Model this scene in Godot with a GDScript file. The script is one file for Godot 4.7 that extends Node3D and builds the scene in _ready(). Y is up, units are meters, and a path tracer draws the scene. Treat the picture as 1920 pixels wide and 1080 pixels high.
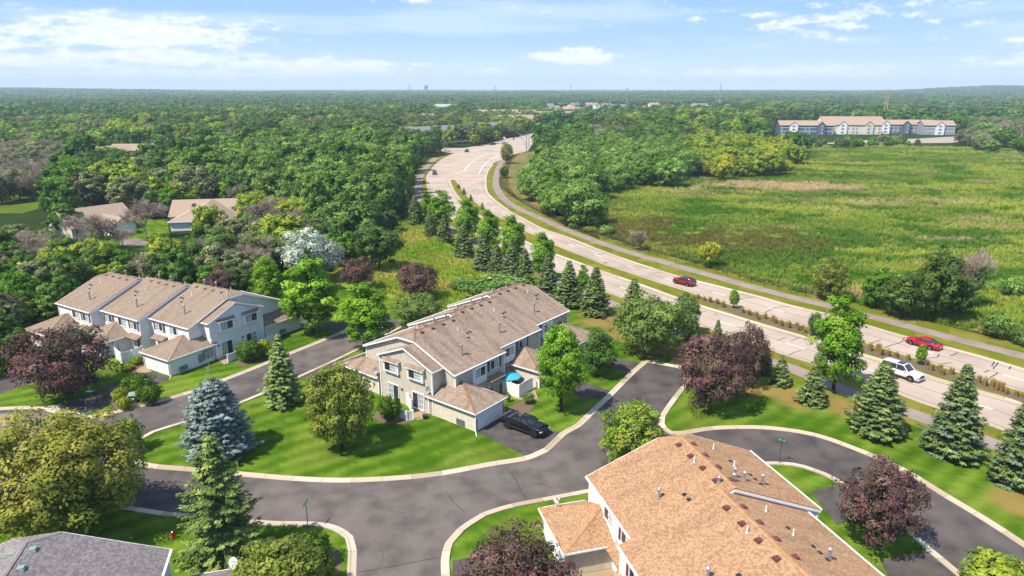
extends Node3D
# Aerial view of a townhouse estate beside a curving parkway. y is up, units are metres, the ground is y = 0.

var rng := RandomNumberGenerator.new()
var M := {}
var names := {}
var wood_noise := FastNoiseLite.new()
var patch_noise := FastNoiseLite.new()


class MB:
	# Collects triangles with one normal and one colour per vertex.
	var v := PackedVector3Array()
	var n := PackedVector3Array()
	var c := PackedColorArray()

	func face(p: Array, col := Color.WHITE, hint := Vector3.ZERO) -> void:
		var nn: Vector3 = (p[2] - p[0]).cross(p[1] - p[0])
		if nn.length_squared() < 1e-12 and p.size() > 3:
			nn = (p[3] - p[0]).cross(p[2] - p[0])
		nn = nn.normalized()
		var flip := hint != Vector3.ZERO and nn.dot(hint) < 0.0
		if flip:
			nn = -nn
		for i in range(1, p.size() - 1):
			v.append(p[0])
			v.append(p[i + 1] if flip else p[i])
			v.append(p[i] if flip else p[i + 1])
			for k in 3:
				n.append(nn)
				c.append(col)

	func box(at: Vector3, size: Vector3, b := Basis.IDENTITY, col := Color.WHITE) -> void:
		var s := size * 0.5
		for ax in 3:
			for sg in [-1.0, 1.0]:
				var a := Vector3.ZERO
				a[ax] = sg * s[ax]
				var u := Vector3.ZERO
				u[(ax + 1) % 3] = s[(ax + 1) % 3]
				var w := Vector3.ZERO
				w[(ax + 2) % 3] = s[(ax + 2) % 3]
				face([at + b * (a - u - w), at + b * (a + u - w), at + b * (a + u + w), at + b * (a - u + w)], col, b * a)

	func beam(p0: Vector3, p1: Vector3, w: float, h: float, col := Color.WHITE) -> void:
		var d := p1 - p0
		var x := d.normalized()
		var side := x.cross(Vector3.UP)
		if side.length() < 0.01:
			side = Vector3.RIGHT
		side = side.normalized()
		box((p0 + p1) * 0.5, Vector3(d.length(), h, w), Basis(x, side.cross(x).normalized(), side), col)

	func tube(p0: Vector3, p1: Vector3, r0: float, r1: float, k := 6, col := Color.WHITE, caps := true) -> void:
		var d := (p1 - p0).normalized()
		var a := d.cross(Vector3(0.31, 0.2, 0.93)).normalized()
		var b := d.cross(a)
		var ring0 := []
		var ring1 := []
		for i in k:
			var t := TAU * i / k
			var o := a * cos(t) + b * sin(t)
			ring0.append(p0 + o * r0)
			ring1.append(p1 + o * r1)
		for i in k:
			var j := (i + 1) % k
			var o: Vector3 = ring0[i] + ring0[j] - 2.0 * p0
			if r0 < r1:
				o = ring1[i] + ring1[j] - 2.0 * p1
			face([ring0[i], ring0[j], ring1[j], ring1[i]], col, o)
		if caps and k > 3:
			if r1 > 0.01:
				face(ring1, col, d)
			if r0 > 0.01:
				face(ring0, col, -d)

	func path(pts: Array, r: float, k := 5, col := Color.WHITE) -> void:
		for i in pts.size() - 1:
			tube(pts[i], pts[i + 1], r, r, k, col)

	func dome(at: Vector3, r: Vector3, rings := 5, seg := 10, col := Color.WHITE) -> void:
		for i in rings:
			for j in seg:
				var q := []
				for e in [[i, j], [i, j + 1], [i + 1, j + 1], [i + 1, j]]:
					var a: float = PI * 0.5 * e[0] / rings
					var t: float = TAU * e[1] / seg
					q.append(at + Vector3(cos(a) * cos(t) * r.x, sin(a) * r.y, cos(a) * sin(t) * r.z))
				face(q, col, q[0] + q[1] + q[2] + q[3] - 4.0 * at)

	func leaf(p: Vector3, nn: Vector3, spin: Vector3, s: float, asp: float, vn: Vector3, col: Color) -> void:
		var t := nn.cross(spin).normalized() * s
		var b := nn.cross(t).normalized() * s * asp
		var a0 := p - t
		var a1 := p + t
		var b0 := p - b
		var b1 := p + b
		if vn.dot(nn) < 0.0:
			v.append_array([a0, b0, a1, a0, a1, b1])
		else:
			v.append_array([a0, a1, b0, a0, b1, a1])
		for k in 6:
			n.append(vn)
			c.append(col)

	func mesh() -> ArrayMesh:
		var a := []
		a.resize(Mesh.ARRAY_MAX)
		a[Mesh.ARRAY_VERTEX] = v
		a[Mesh.ARRAY_NORMAL] = n
		a[Mesh.ARRAY_COLOR] = c
		var m := ArrayMesh.new()
		if v.size():
			m.add_surface_from_arrays(Mesh.PRIMITIVE_TRIANGLES, a)
		return m


func unique_name(called: String) -> String:
	if not names.has(called):
		names[called] = 0
		return called
	names[called] += 1
	return "%s_%03d" % [called, names[called]]


func part(called: String, mesh: Mesh, mat: Material, parent: Node3D) -> MeshInstance3D:
	var o := MeshInstance3D.new()
	o.mesh = mesh
	o.material_override = mat
	var k := 1
	var nm := called
	while parent.has_node(NodePath(nm)):
		nm = "%s_%03d" % [called, k]
		k += 1
	o.name = nm
	parent.add_child(o, true)
	return o


func build(called: String, mb: MB, mat: Material, parent: Node3D) -> MeshInstance3D:
	return part(called, mb.mesh(), mat, parent)


func tag(o: Node3D, label: String, category: String, group := "", kind := "") -> Node3D:
	if label:
		o.set_meta("label", label)
	if category:
		o.set_meta("category", category)
	if group:
		o.set_meta("group", group)
	if kind:
		o.set_meta("kind", kind)
	return o


func thing(called: String, label: String, category: String, at := Vector3.ZERO, turn := 0.0, group := "") -> Node3D:
	var o := Node3D.new()
	o.name = unique_name(called)
	add_child(o, true)
	o.position = at
	o.rotation.y = turn
	tag(o, label, category, group)
	return o


func ground_piece(called: String, mesh: Mesh, mat: Material, kind := "structure") -> MeshInstance3D:
	var o := MeshInstance3D.new()
	o.name = unique_name(called)
	o.mesh = mesh
	o.material_override = mat
	add_child(o, true)
	o.set_meta("kind", kind)
	return o


# ---------------------------------------------------------------- colours and materials
func srgb(r: float, g: float, b: float) -> Color:
	return Color(r / 255.0, g / 255.0, b / 255.0)


func lin(r: float, g: float, b: float, k := 1.0) -> Color:
	var c := srgb(r, g, b).srgb_to_linear()
	return Color(c.r * k, c.g * k, c.b * k)


func noise_tex(size: int, freq: float, seed_: int, ramp: Array, octaves := 4, kind := FastNoiseLite.TYPE_SIMPLEX_SMOOTH) -> NoiseTexture2D:
	var f := FastNoiseLite.new()
	f.noise_type = kind
	f.seed = seed_
	f.frequency = freq
	f.fractal_octaves = octaves
	var t := NoiseTexture2D.new()
	t.width = size
	t.height = size
	t.seamless = true
	t.noise = f
	var gr := Gradient.new()
	gr.offsets = PackedFloat32Array()
	gr.colors = PackedColorArray()
	var offs := PackedFloat32Array()
	var cols := PackedColorArray()
	for e in ramp:
		offs.append(e[0])
		cols.append(e[1])
	gr.offsets = offs
	gr.colors = cols
	t.color_ramp = gr
	return t


func grey(x: float) -> Color:
	return Color(x, x, x)


func mat(col: Color, rough := 0.8, metal := 0.0) -> StandardMaterial3D:
	var m := StandardMaterial3D.new()
	m.albedo_color = col.linear_to_srgb()
	m.roughness = rough
	m.metallic = metal
	if rough > 0.79:
		m.metallic_specular = 0.15
	return m


func vmat(rough := 0.85) -> StandardMaterial3D:
	var m := mat(Color.WHITE, rough)
	m.vertex_color_use_as_albedo = true
	return m


func tex_mat(col: Color, tex: Texture2D, metres: float, rough := 0.9, detail: Texture2D = null, detail_metres := 20.0, world := true) -> StandardMaterial3D:
	var m := mat(col, rough)
	m.albedo_texture = tex
	m.uv1_triplanar = true
	m.uv1_world_triplanar = world
	m.uv1_scale = Vector3.ONE / metres
	m.uv1_triplanar_sharpness = 4.0
	if detail:
		m.detail_enabled = true
		m.detail_blend_mode = BaseMaterial3D.BLEND_MODE_MUL
		m.detail_albedo = detail
		m.detail_uv_layer = BaseMaterial3D.DETAIL_UV_2
		m.uv2_triplanar = true
		m.uv2_world_triplanar = world
		m.uv2_scale = Vector3.ONE / detail_metres
	return m


func leaf_mat(back: Color, rough := 0.55) -> StandardMaterial3D:
	var m := vmat(rough)
	m.metallic_specular = 0.12
	m.backlight_enabled = true
	m.backlight = back.linear_to_srgb()
	return m


func _ready() -> void:
	rng.seed = 20240
	wood_noise.seed = 5
	wood_noise.frequency = 0.012
	patch_noise.seed = 9
	patch_noise.frequency = 0.02
	patch_noise.fractal_octaves = 4
	# camera
	var cam := Camera3D.new()
	cam.name = "camera"
	cam.position = Vector3(0, 38, 0)
	cam.rotation_degrees = Vector3(-16.21, 0, 0)
	cam.fov = 45.75
	cam.near = 0.5
	cam.far = 16000.0
	add_child(cam)
	cam.current = true
	# sky and air
	var env := Environment.new()
	env.background_mode = Environment.BG_SKY
	var sky := Sky.new()
	var pano := PanoramaSkyMaterial.new()
	pano.panorama = ImageTexture.create_from_image(sky_image())
	sky.sky_material = pano
	env.sky = sky
	env.tonemap_mode = Environment.TONE_MAPPER_LINEAR
	env.tonemap_exposure = 1.8
	env.sdfgi_enabled = true
	env.ssao_enabled = true
	env.ssil_enabled = true
	env.fog_enabled = true
	env.fog_density = 0.00014
	env.fog_light_color = Color(0.84, 0.93, 1.0)
	var we := WorldEnvironment.new()
	we.name = "environment"
	we.environment = env
	add_child(we)
	# sun: high, from the left and a little behind the camera
	var sun := DirectionalLight3D.new()
	sun.name = "sun"
	sun.light_color = Color(1.0, 0.96, 0.9)
	sun.light_energy = 1.5
	sun.light_angular_distance = 0.5
	sun.shadow_enabled = true
	var from := Vector3(-0.44, 0.83, 0.34).normalized()
	sun.look_at_from_position(from * 100.0, Vector3.ZERO, Vector3.UP)
	add_child(sun)

	make_materials()
	make_ground()
	make_street()
	make_parkway()
	make_houses()
	make_garden_things()
	make_vehicles()
	make_near_trees()
	make_parkway_trees()
	make_woods()
	make_far_country()


# ---------------------------------------------------------------- sky
# azimuth, height, width, depth (degrees) and density of the cloud banks
var banks := [[-27.3, 3.7, 9.0, 1.5, 1.0], [-36.0, 2.8, 3.2, 0.8, 0.9], [-26.0, 2.1, 7.0, 0.8, 1.0], [-15.0, 1.6, 8.0, 0.9, 1.1], [-24.0, 1.0, 14.0, 0.6, 0.8], [5.3, 2.4, 4.6, 0.75, 0.95], [-1.3, 1.5, 2.0, 0.4, 0.8], [-35.0, 7.0, 5.0, 0.9, 0.8], [9.0, 7.0, 6.0, 0.8, 0.5], [24.0, 4.6, 15.0, 2.6, 0.46], [22.0, 1.1, 13.0, 0.7, 0.8], [-33.0, 1.8, 8.0, 0.9, 0.9], [-8.0, 6.6, 4.0, 0.7, 0.5], [2.0, 6.0, 3.0, 0.5, 0.45]]
var cloud_a := FastNoiseLite.new()
var cloud_b := FastNoiseLite.new()


func sky_color(d: Vector3) -> Color:
	# air and clouds only: a blue that pales towards the horizon, a low layer of flat clouds and thin high veils
	var y := maxf(d.y, 0.0)
	var t := 1.0 - exp(-y * 13.0)
	var low := Color(0.55, 0.75, 0.97)
	var mid := Color(0.22, 0.45, 0.90)
	var top := Color(0.24, 0.40, 0.74)
	var c := low.lerp(mid, t)
	c = c.lerp(top, smoothstep(0.15, 1.0, y))
	if d.y > 0.0:
		# banks of flat-bottomed cumulus, ragged by noise; the same weather goes on all round
		var az := rad_to_deg(atan2(d.x, -d.z))
		var el := rad_to_deg(asin(clampf(d.y, -1.0, 1.0)))
		var bank := 0.0
		for b in (banks if el < 12.0 else []):
			for turn in [0.0, 73.0, 146.0, 219.0, 292.0]:
				var da: float = wrapf(az - b[0] - turn, -180.0, 180.0) / b[2]
				if absf(da) < 2.2:
					var de: float = (el - b[1]) / (b[3] * (1.0 if el > b[1] else 0.7))
					bank = maxf(bank, b[4] * exp(-da * da - de * de))
		var q := Vector3(az * 0.13, el * 0.75, 0.0)
		var n := cloud_a.get_noise_3d(az * 0.45, el * 2.2, 0.0) * 0.55 + cloud_b.get_noise_3d(az * 1.6, el * 5.0, 5.0) * 0.28
		var high := smoothstep(12.0, 40.0, el)
		n = lerpf(n, cloud_a.get_noise_3d(d.x * 3.0, d.z * 3.0, 4.0) * 0.7 + 0.22, high)
		var cover := smoothstep(0.34, 0.70, bank * 0.95 + n * 0.95 + 0.12 * high)
		var lit := clampf(0.66 + 1.1 * cloud_b.get_noise_3d(az * 0.8, el * 3.0, 9.0), 0.0, 1.0)
		c = c.lerp(Color(0.74, 0.82, 0.94).lerp(Color(0.98, 0.98, 1.0), lit), cover * 0.95)
		# thin high veils
		var w := cloud_b.get_noise_3d(az * 0.045 + 9.0, el * 0.5, 3.0) * 0.5 + 0.5
		c = c.lerp(Color(0.78, 0.87, 0.98), smoothstep(0.45, 0.75, w) * 0.4)
		var hz := exp(-el * 0.62)
		c = c.lerp(Color(0.90, 0.95, 1.0), hz * 0.9)
	else:
		c = Color(0.30, 0.36, 0.30)
	return c * 0.69


func sky_image() -> Image:
	cloud_a.seed = 33
	cloud_a.frequency = 0.62
	cloud_a.fractal_octaves = 5
	cloud_b.seed = 71
	cloud_b.frequency = 0.9
	cloud_b.fractal_octaves = 4
	var w := 4096
	var h := 2048
	var rough := Image.create_empty(512, 256, false, Image.FORMAT_RGBF)
	for j in 256:
		for i in 512:
			rough.set_pixel(i, j, sky_color(pano_dir((i + 0.5) / 512.0, (j + 0.5) / 256.0)))
	rough.resize(w, h, Image.INTERPOLATE_BILINEAR)
	# finer samples of the same sky, where the picture looks
	for j in range(930, 1026):
		for k in range(-470, 470):
			var i := posmod(k, w)
			rough.set_pixel(i, j, sky_color(pano_dir((i + 0.5) / w, (j + 0.5) / h)))
	return rough


func pano_dir(u: float, v: float) -> Vector3:
	var a := u * TAU
	var e := (0.5 - v) * PI
	return Vector3(sin(a) * cos(e), sin(e), -cos(a) * cos(e))


# ---------------------------------------------------------------- materials
func make_materials() -> void:
	var fine := noise_tex(512, 0.05, 1, [[0.0, grey(0.74)], [0.5, grey(0.9)], [1.0, grey(1.0)]], 5)
	var broad := noise_tex(512, 0.008, 2, [[0.0, grey(0.84)], [0.45, grey(0.94)], [1.0, grey(1.0)]], 5)
	var blades := noise_tex(512, 0.11, 3, [[0.0, grey(0.55)], [0.45, grey(0.82)], [1.0, grey(1.0)]], 3)
	var smooth := noise_tex(256, 0.05, 12, [[0.0, grey(0.90)], [1.0, grey(1.0)]], 4)
	M.lawn = tex_mat(Color.WHITE, blades, 7.0, 0.95, broad, 31.0)
	M.lawn.vertex_color_use_as_albedo = true
	M.meadow = tex_mat(Color.WHITE, noise_tex(512, 0.06, 4, [[0.0, grey(0.35)], [0.5, grey(0.75)], [1.0, grey(1.0)]], 5), 11.0, 0.95, broad, 53.0)
	M.meadow.vertex_color_use_as_albedo = true
	var streak := noise_tex(512, 0.009, 5, [[0.0, grey(0.76)], [0.45, grey(0.90)], [0.62, grey(0.95)], [1.0, grey(1.0)]], 6)
	M.asphalt = tex_mat(Color.WHITE, fine, 1.7, 0.9, streak, 17.0)
	M.asphalt.vertex_color_use_as_albedo = true
	M.hairline = mat(lin(104, 100, 98, 0.5), 0.9)
	M.asphalt_dark = tex_mat(lin(124, 117, 114, 0.58), fine, 1.9, 0.9, streak, 9.0)
	M.asphalt_old = tex_mat(lin(182, 166, 156, 0.62), fine, 1.7, 0.9, streak, 23.0)
	M.parkway = tex_mat(lin(226, 206, 188, 0.60), smooth, 2.3, 0.9, broad, 61.0)
	M.trail = tex_mat(lin(196, 178, 168, 0.62), fine, 2.1, 0.9, broad, 19.0)
	M.kerb = tex_mat(lin(232, 214, 188, 0.64), fine, 1.3, 0.9)
	M.kerb_b = tex_mat(lin(220, 200, 172, 0.60), fine, 1.3, 0.9)
	M.kerb_c = tex_mat(lin(238, 224, 202, 0.66), fine, 1.1, 0.9)
	M.slab = tex_mat(lin(232, 222, 206, 0.64), fine, 1.5, 0.9)
	M.patio = tex_mat(lin(206, 180, 150, 0.6), fine, 1.5, 0.9)
	M.seal = mat(lin(78, 72, 72, 0.5), 0.8)
	M.paint_line = tex_mat(lin(250, 248, 244, 0.88), fine, 1.1, 0.7)
	M.rock = tex_mat(lin(190, 165, 142, 0.62), noise_tex(256, 0.25, 6, [[0.0, grey(0.3)], [0.4, grey(0.7)], [1.0, grey(1.0)]], 2, FastNoiseLite.TYPE_CELLULAR), 1.4, 0.95)
	# lap siding: 128 rows of one board each, relief by height
	var im := Image.create_empty(32, 128, false, Image.FORMAT_RGB8)
	for j in 128:
		var f := (j % 16) / 15.0
		var g := 1.0 if f < 0.84 else 0.72
		im.fill_rect(Rect2i(0, j, 32, 1), grey(g))
	var lap := ImageTexture.create_from_image(im)
	for e in [["siding_beige", lin(216, 206, 190, 0.84)], ["siding_grey", lin(236, 235, 232, 0.98)], ["siding_white", lin(240, 240, 240, 0.95)], ["siding_tan", lin(232, 222, 204, 0.88)]]:
		var m := mat(e[1], 0.6)
		m.albedo_texture = lap
		m.uv1_triplanar = true
		m.uv1_scale = Vector3(0.8, 0.8, 0.8)
		m.detail_enabled = true
		m.detail_blend_mode = BaseMaterial3D.BLEND_MODE_MUL
		m.detail_albedo = smooth
		m.detail_uv_layer = BaseMaterial3D.DETAIL_UV_2
		m.uv2_triplanar = true
		m.uv2_scale = Vector3.ONE / 9.0
		M[e[0]] = m
	M.trim = mat(lin(246, 245, 243, 0.82), 0.5)
	M.vinyl = mat(lin(250, 250, 250, 0.80), 0.35)
	M.door_white = mat(lin(244, 245, 247, 0.80), 0.45)
	M.shingle = vmat(0.95)
	M.roof_base = tex_mat(lin(150, 120, 98, 0.5), fine, 1.0, 0.95)
	M.roof_tan = tex_mat(lin(222, 168, 112, 0.52), fine, 1.0, 0.95)
	M.roof_grey = tex_mat(lin(150, 142, 142, 0.5), fine, 1.0, 0.95)
	M.roof_far = tex_mat(lin(192, 170, 150, 0.72), fine, 4.0, 0.95)
	M.roof_slate = tex_mat(lin(165, 165, 170, 0.55), fine, 4.0, 0.95)
	M.glass = mat(Color(0.022, 0.03, 0.038), 0.05)
	M.glass.metallic_specular = 0.6
	M.blind = mat(lin(196, 206, 208, 0.5), 0.25)
	M.vent_red = mat(lin(120, 66, 56, 0.6), 0.6)
	M.vent_black = mat(Color(0.02, 0.02, 0.022), 0.6)
	M.galv = mat(Color(0.42, 0.43, 0.45), 0.35, 0.7)
	M.grey_metal = mat(Color(0.20, 0.21, 0.22), 0.5, 0.3)
	M.dark_metal = mat(Color(0.03, 0.03, 0.032), 0.5, 0.2)
	M.green_metal = mat(lin(52, 78, 70, 0.7), 0.5)
	M.green_top = mat(lin(150, 178, 160, 0.6), 0.5)
	M.sign_green = mat(Color(0.0, 0.14, 0.09), 0.45)
	M.teal = mat(lin(38, 92, 104, 0.7), 0.6)
	M.shutter_dark = mat(lin(84, 92, 98, 0.7), 0.6)
	M.shutter_red = mat(lin(128, 34, 44, 0.7), 0.6)
	M.aqua = mat(lin(72, 196, 218, 0.6), 0.7)
	M.aqua.backlight_enabled = true
	M.aqua.backlight = Color(0.3, 0.5, 0.5)
	M.blue_cloth = mat(lin(20, 130, 190, 0.6), 0.7)
	M.brick = mat(lin(170, 130, 110, 0.6), 0.9)
	M.wood = mat(lin(150, 120, 95, 0.6), 0.8)
	M.bark = tex_mat(Color(0.11, 0.085, 0.065), noise_tex(128, 0.06, 8, [[0.0, grey(0.4)], [1.0, grey(1.0)]], 3), 1.2, 0.95, null, 1.0, false)
	M.bark_pale = tex_mat(Color(0.26, 0.21, 0.18), noise_tex(128, 0.06, 9, [[0.0, grey(0.5)], [1.0, grey(1.0)]], 3), 1.2, 0.95, null, 1.0, false)
	M.twig = mat(Color(0.31, 0.25, 0.20), 0.9)
	M.leaf = leaf_mat(Color(0.6, 0.7, 0.3))
	M.leaf_red = leaf_mat(Color(0.34, 0.24, 0.24))
	M.needle = leaf_mat(Color(0.12, 0.14, 0.10), 0.6)
	M.reed = leaf_mat(Color(0.45, 0.5, 0.2), 0.8)
	M.plastic_blue = mat(lin(20, 140, 190, 0.6), 0.4)
	M.chrome = mat(Color(0.6, 0.6, 0.62), 0.15, 1.0)
	M.rubber = mat(Color(0.018, 0.018, 0.018), 0.85)
	M.tail = mat(Color(0.30, 0.012, 0.012), 0.25)
	M.lens = mat(Color(0.62, 0.64, 0.66), 0.12)
	for e in [["black", Color(0.006, 0.006, 0.008)], ["white", Color(0.62, 0.62, 0.62)], ["red", Color(0.36, 0.008, 0.018)], ["maroon", Color(0.20, 0.012, 0.024)], ["silver", Color(0.5, 0.52, 0.55)], ["navy", Color(0.05, 0.07, 0.11)]]:
		var m := mat(e[1], 0.3)
		m.metallic_specular = 0.3
		m.clearcoat_enabled = true
		m.clearcoat = 0.35
		m.clearcoat_roughness = 0.05
		M["paint_" + e[0]] = m
	M.tower = mat(Color(0.30, 0.30, 0.31), 0.5, 0.3)
	M.timber = mat(Color(0.36, 0.27, 0.16), 0.8)
	M.wire = mat(Color(0.34, 0.35, 0.37), 0.5, 0.3)
	M.sand = tex_mat(lin(200, 186, 170, 0.6), broad, 15.0, 0.95)


# ---------------------------------------------------------------- ground
func terrain_height(x: float, z: float) -> float:
	# level round the estate, low hills in the far distance
	var d := sqrt(x * x + z * z)
	var far := smoothstep(1500.0, 5200.0, d)
	if far <= 0.0:
		return 0.0
	var a := atan2(x, -z)
	var h := 12.0 + 9.0 * wood_noise.get_noise_2d(a * 420.0, d * 0.05)
	h += 22.0 * smoothstep(-0.35, -0.65, a) * smoothstep(3000.0, 6000.0, d)
	h += 34.0 * exp(-pow((a - 0.60) / 0.075, 2.0)) * smoothstep(3600.0, 5200.0, d)
	return h * far


func smooth_line(p: PackedVector2Array, step: float) -> PackedVector2Array:
	var out := PackedVector2Array()
	for i in p.size() - 1:
		var a := p[maxi(i - 1, 0)]
		var b := p[i]
		var c := p[i + 1]
		var d := p[mini(i + 2, p.size() - 1)]
		var k := maxi(1, int(b.distance_to(c) / step))
		for j in k:
			out.append(b.cubic_interpolate(c, a, d, float(j) / k))
	out.append(p[p.size() - 1])
	return out


func flat_mesh(poly: PackedVector2Array, y: float) -> ArrayMesh:
	var mb := MB.new()
	var idx := Geometry2D.triangulate_polygon(poly)
	for i in range(0, idx.size(), 3):
		mb.face([v3(poly[idx[i]], y), v3(poly[idx[i + 1]], y), v3(poly[idx[i + 2]], y)], Color.WHITE, Vector3.UP)
	return mb.mesh()


func v3(p: Vector2, y := 0.0) -> Vector3:
	return Vector3(p.x, y, p.y)


func sheet(poly: PackedVector2Array, y: float, cell: float, col: Callable) -> ArrayMesh:
	# a level sheet cut into cells so that its colour can vary from place to place
	var lo := poly[0]
	var hi := poly[0]
	for p in poly:
		lo = lo.min(p)
		hi = hi.max(p)
	var nx := int(ceil((hi.x - lo.x) / cell))
	var nz := int(ceil((hi.y - lo.y) / cell))
	var mb := MB.new()
	var inside := PackedByteArray()
	var cols := PackedColorArray()
	for j in nz + 1:
		for i in nx + 1:
			var p := lo + Vector2(i, j) * cell
			inside.append(1 if Geometry2D.is_point_in_polygon(p, poly) else 0)
			cols.append(col.call(p))
	for j in nz:
		for i in nx:
			var k := j * (nx + 1) + i
			var s := inside[k] + inside[k + 1] + inside[k + nx + 1] + inside[k + nx + 2]
			var p := lo + Vector2(i, j) * cell
			var q := PackedVector2Array([p, p + Vector2(cell, 0), p + Vector2(cell, cell), p + Vector2(0, cell)])
			if s == 4:
				var id := [k, k + 1, k + nx + 2, k + nx + 1]
				for e in [[0, 1, 2], [0, 2, 3]]:
					for f in e:
						mb.v.append(v3(q[f], y))
						mb.n.append(Vector3.UP)
						mb.c.append(cols[id[f]])
			else:
				for piece in Geometry2D.intersect_polygons(q, poly):
					var idx := Geometry2D.triangulate_polygon(piece)
					for f in idx:
						mb.v.append(v3(piece[f], y))
						mb.n.append(Vector3.UP)
						mb.c.append(cols[k])
	return mb.mesh()


var wet_spots: Array = []
var wetland := PackedVector2Array()
var lawn_poly := PackedVector2Array()
var keep_clear: Array = []


func lawn_color(p: Vector2) -> Color:
	var a := patch_noise.get_noise_2d(p.x * 2.2, p.y * 2.2)
	var b := patch_noise.get_noise_2d(p.x * 9.0 + 40.0, p.y * 9.0)
	var c := lin(86, 130, 24, 0.74).lerp(lin(142, 172, 58, 0.78), clampf(0.38 + a * 0.7 + b * 0.4 + 0.55 * patch_noise.get_noise_2d(p.x * 28.0, p.y * 28.0) + 0.4 * sin((p.x * 0.62 + p.y * 0.78) * 2.6 + 3.0 * a), 0.0, 1.0))
	c = c.lerp(lin(176, 178, 84, 0.74), smoothstep(0.12, 0.4, patch_noise.get_noise_2d(p.x * 4.0 - 50.0, p.y * 4.0)) * 0.22)
	# dry, yellowing turf towards the parkway verge and under its spruces
	var dry := 0.0
	for e in dry_spots:
		dry = maxf(dry, 1.0 - p.distance_to(Vector2(e.x, e.y)) / (e.z * 0.62))
	dry = clampf(dry * 1.8 + b * 0.7, 0.0, 1.0) * (1.0 if dry > 0.01 else 0.0)
	return c.lerp(lin(200, 166, 100, 0.66), dry * 0.85)


var dry_spots: Array = []


func verge_color(p: Vector2) -> Color:
	var b := patch_noise.get_noise_2d(p.x * 6.0, p.y * 6.0)
	return lin(140, 152, 40, 0.7).lerp(lin(178, 170, 80, 0.7), clampf(0.35 + b * 1.2, 0.0, 1.0))


func meadow_color(p: Vector2) -> Color:
	var a := patch_noise.get_noise_2d(p.x * 2.0 + 100.0, p.y * 2.0)
	var b := patch_noise.get_noise_2d(p.x * 5.0, p.y * 5.0 + 60.0)
	var c := lin(136, 166, 44, 1.0).lerp(lin(178, 178, 84, 1.0), clampf(0.5 + a * 1.5, 0.0, 1.0))
	return c.lerp(lin(196, 168, 112, 0.75), clampf(b * 2.0 - 0.35, 0.0, 0.8))


func wet_color(p: Vector2) -> Color:
	# beds of sedge, cattail and dry reed: long patches that lie across the view
	var a := patch_noise.get_noise_2d(p.x * 0.55, p.y * 1.1)
	var b := patch_noise.get_noise_2d(p.x * 1.5 + 300.0, p.y * 2.6)
	var d := patch_noise.get_noise_2d(p.x * 4.0, p.y * 6.0 + 90.0)
	var e := patch_noise.get_noise_2d(p.x * 0.8 - 150.0, p.y * 2.2 + 500.0)
	var c := lin(124, 146, 56, 0.92).lerp(lin(162, 170, 74, 0.96), clampf(0.5 + a * 1.6 + d * 0.5, 0.0, 1.0))
	c = c.lerp(lin(84, 122, 34, 1.0), smoothstep(0.02, 0.24, b + 0.25 * d))
	c = c.lerp(lin(200, 172, 134, 0.85), smoothstep(0.28, 0.46, e + 0.3 * d) * 0.6)
	for s in wet_spots:
		var q: Vector2 = (p - s[0]) / s[1]
		var f := 1.25 - q.length() + 0.9 * d + 0.8 * patch_noise.get_noise_2d(p.x * 1.2 + 7.0, p.y * 2.4)
		if f > 0.0:
			c = c.lerp(s[2], clampf(f * 2.2, 0.0, 1.0) * s[3])
	return c


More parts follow.
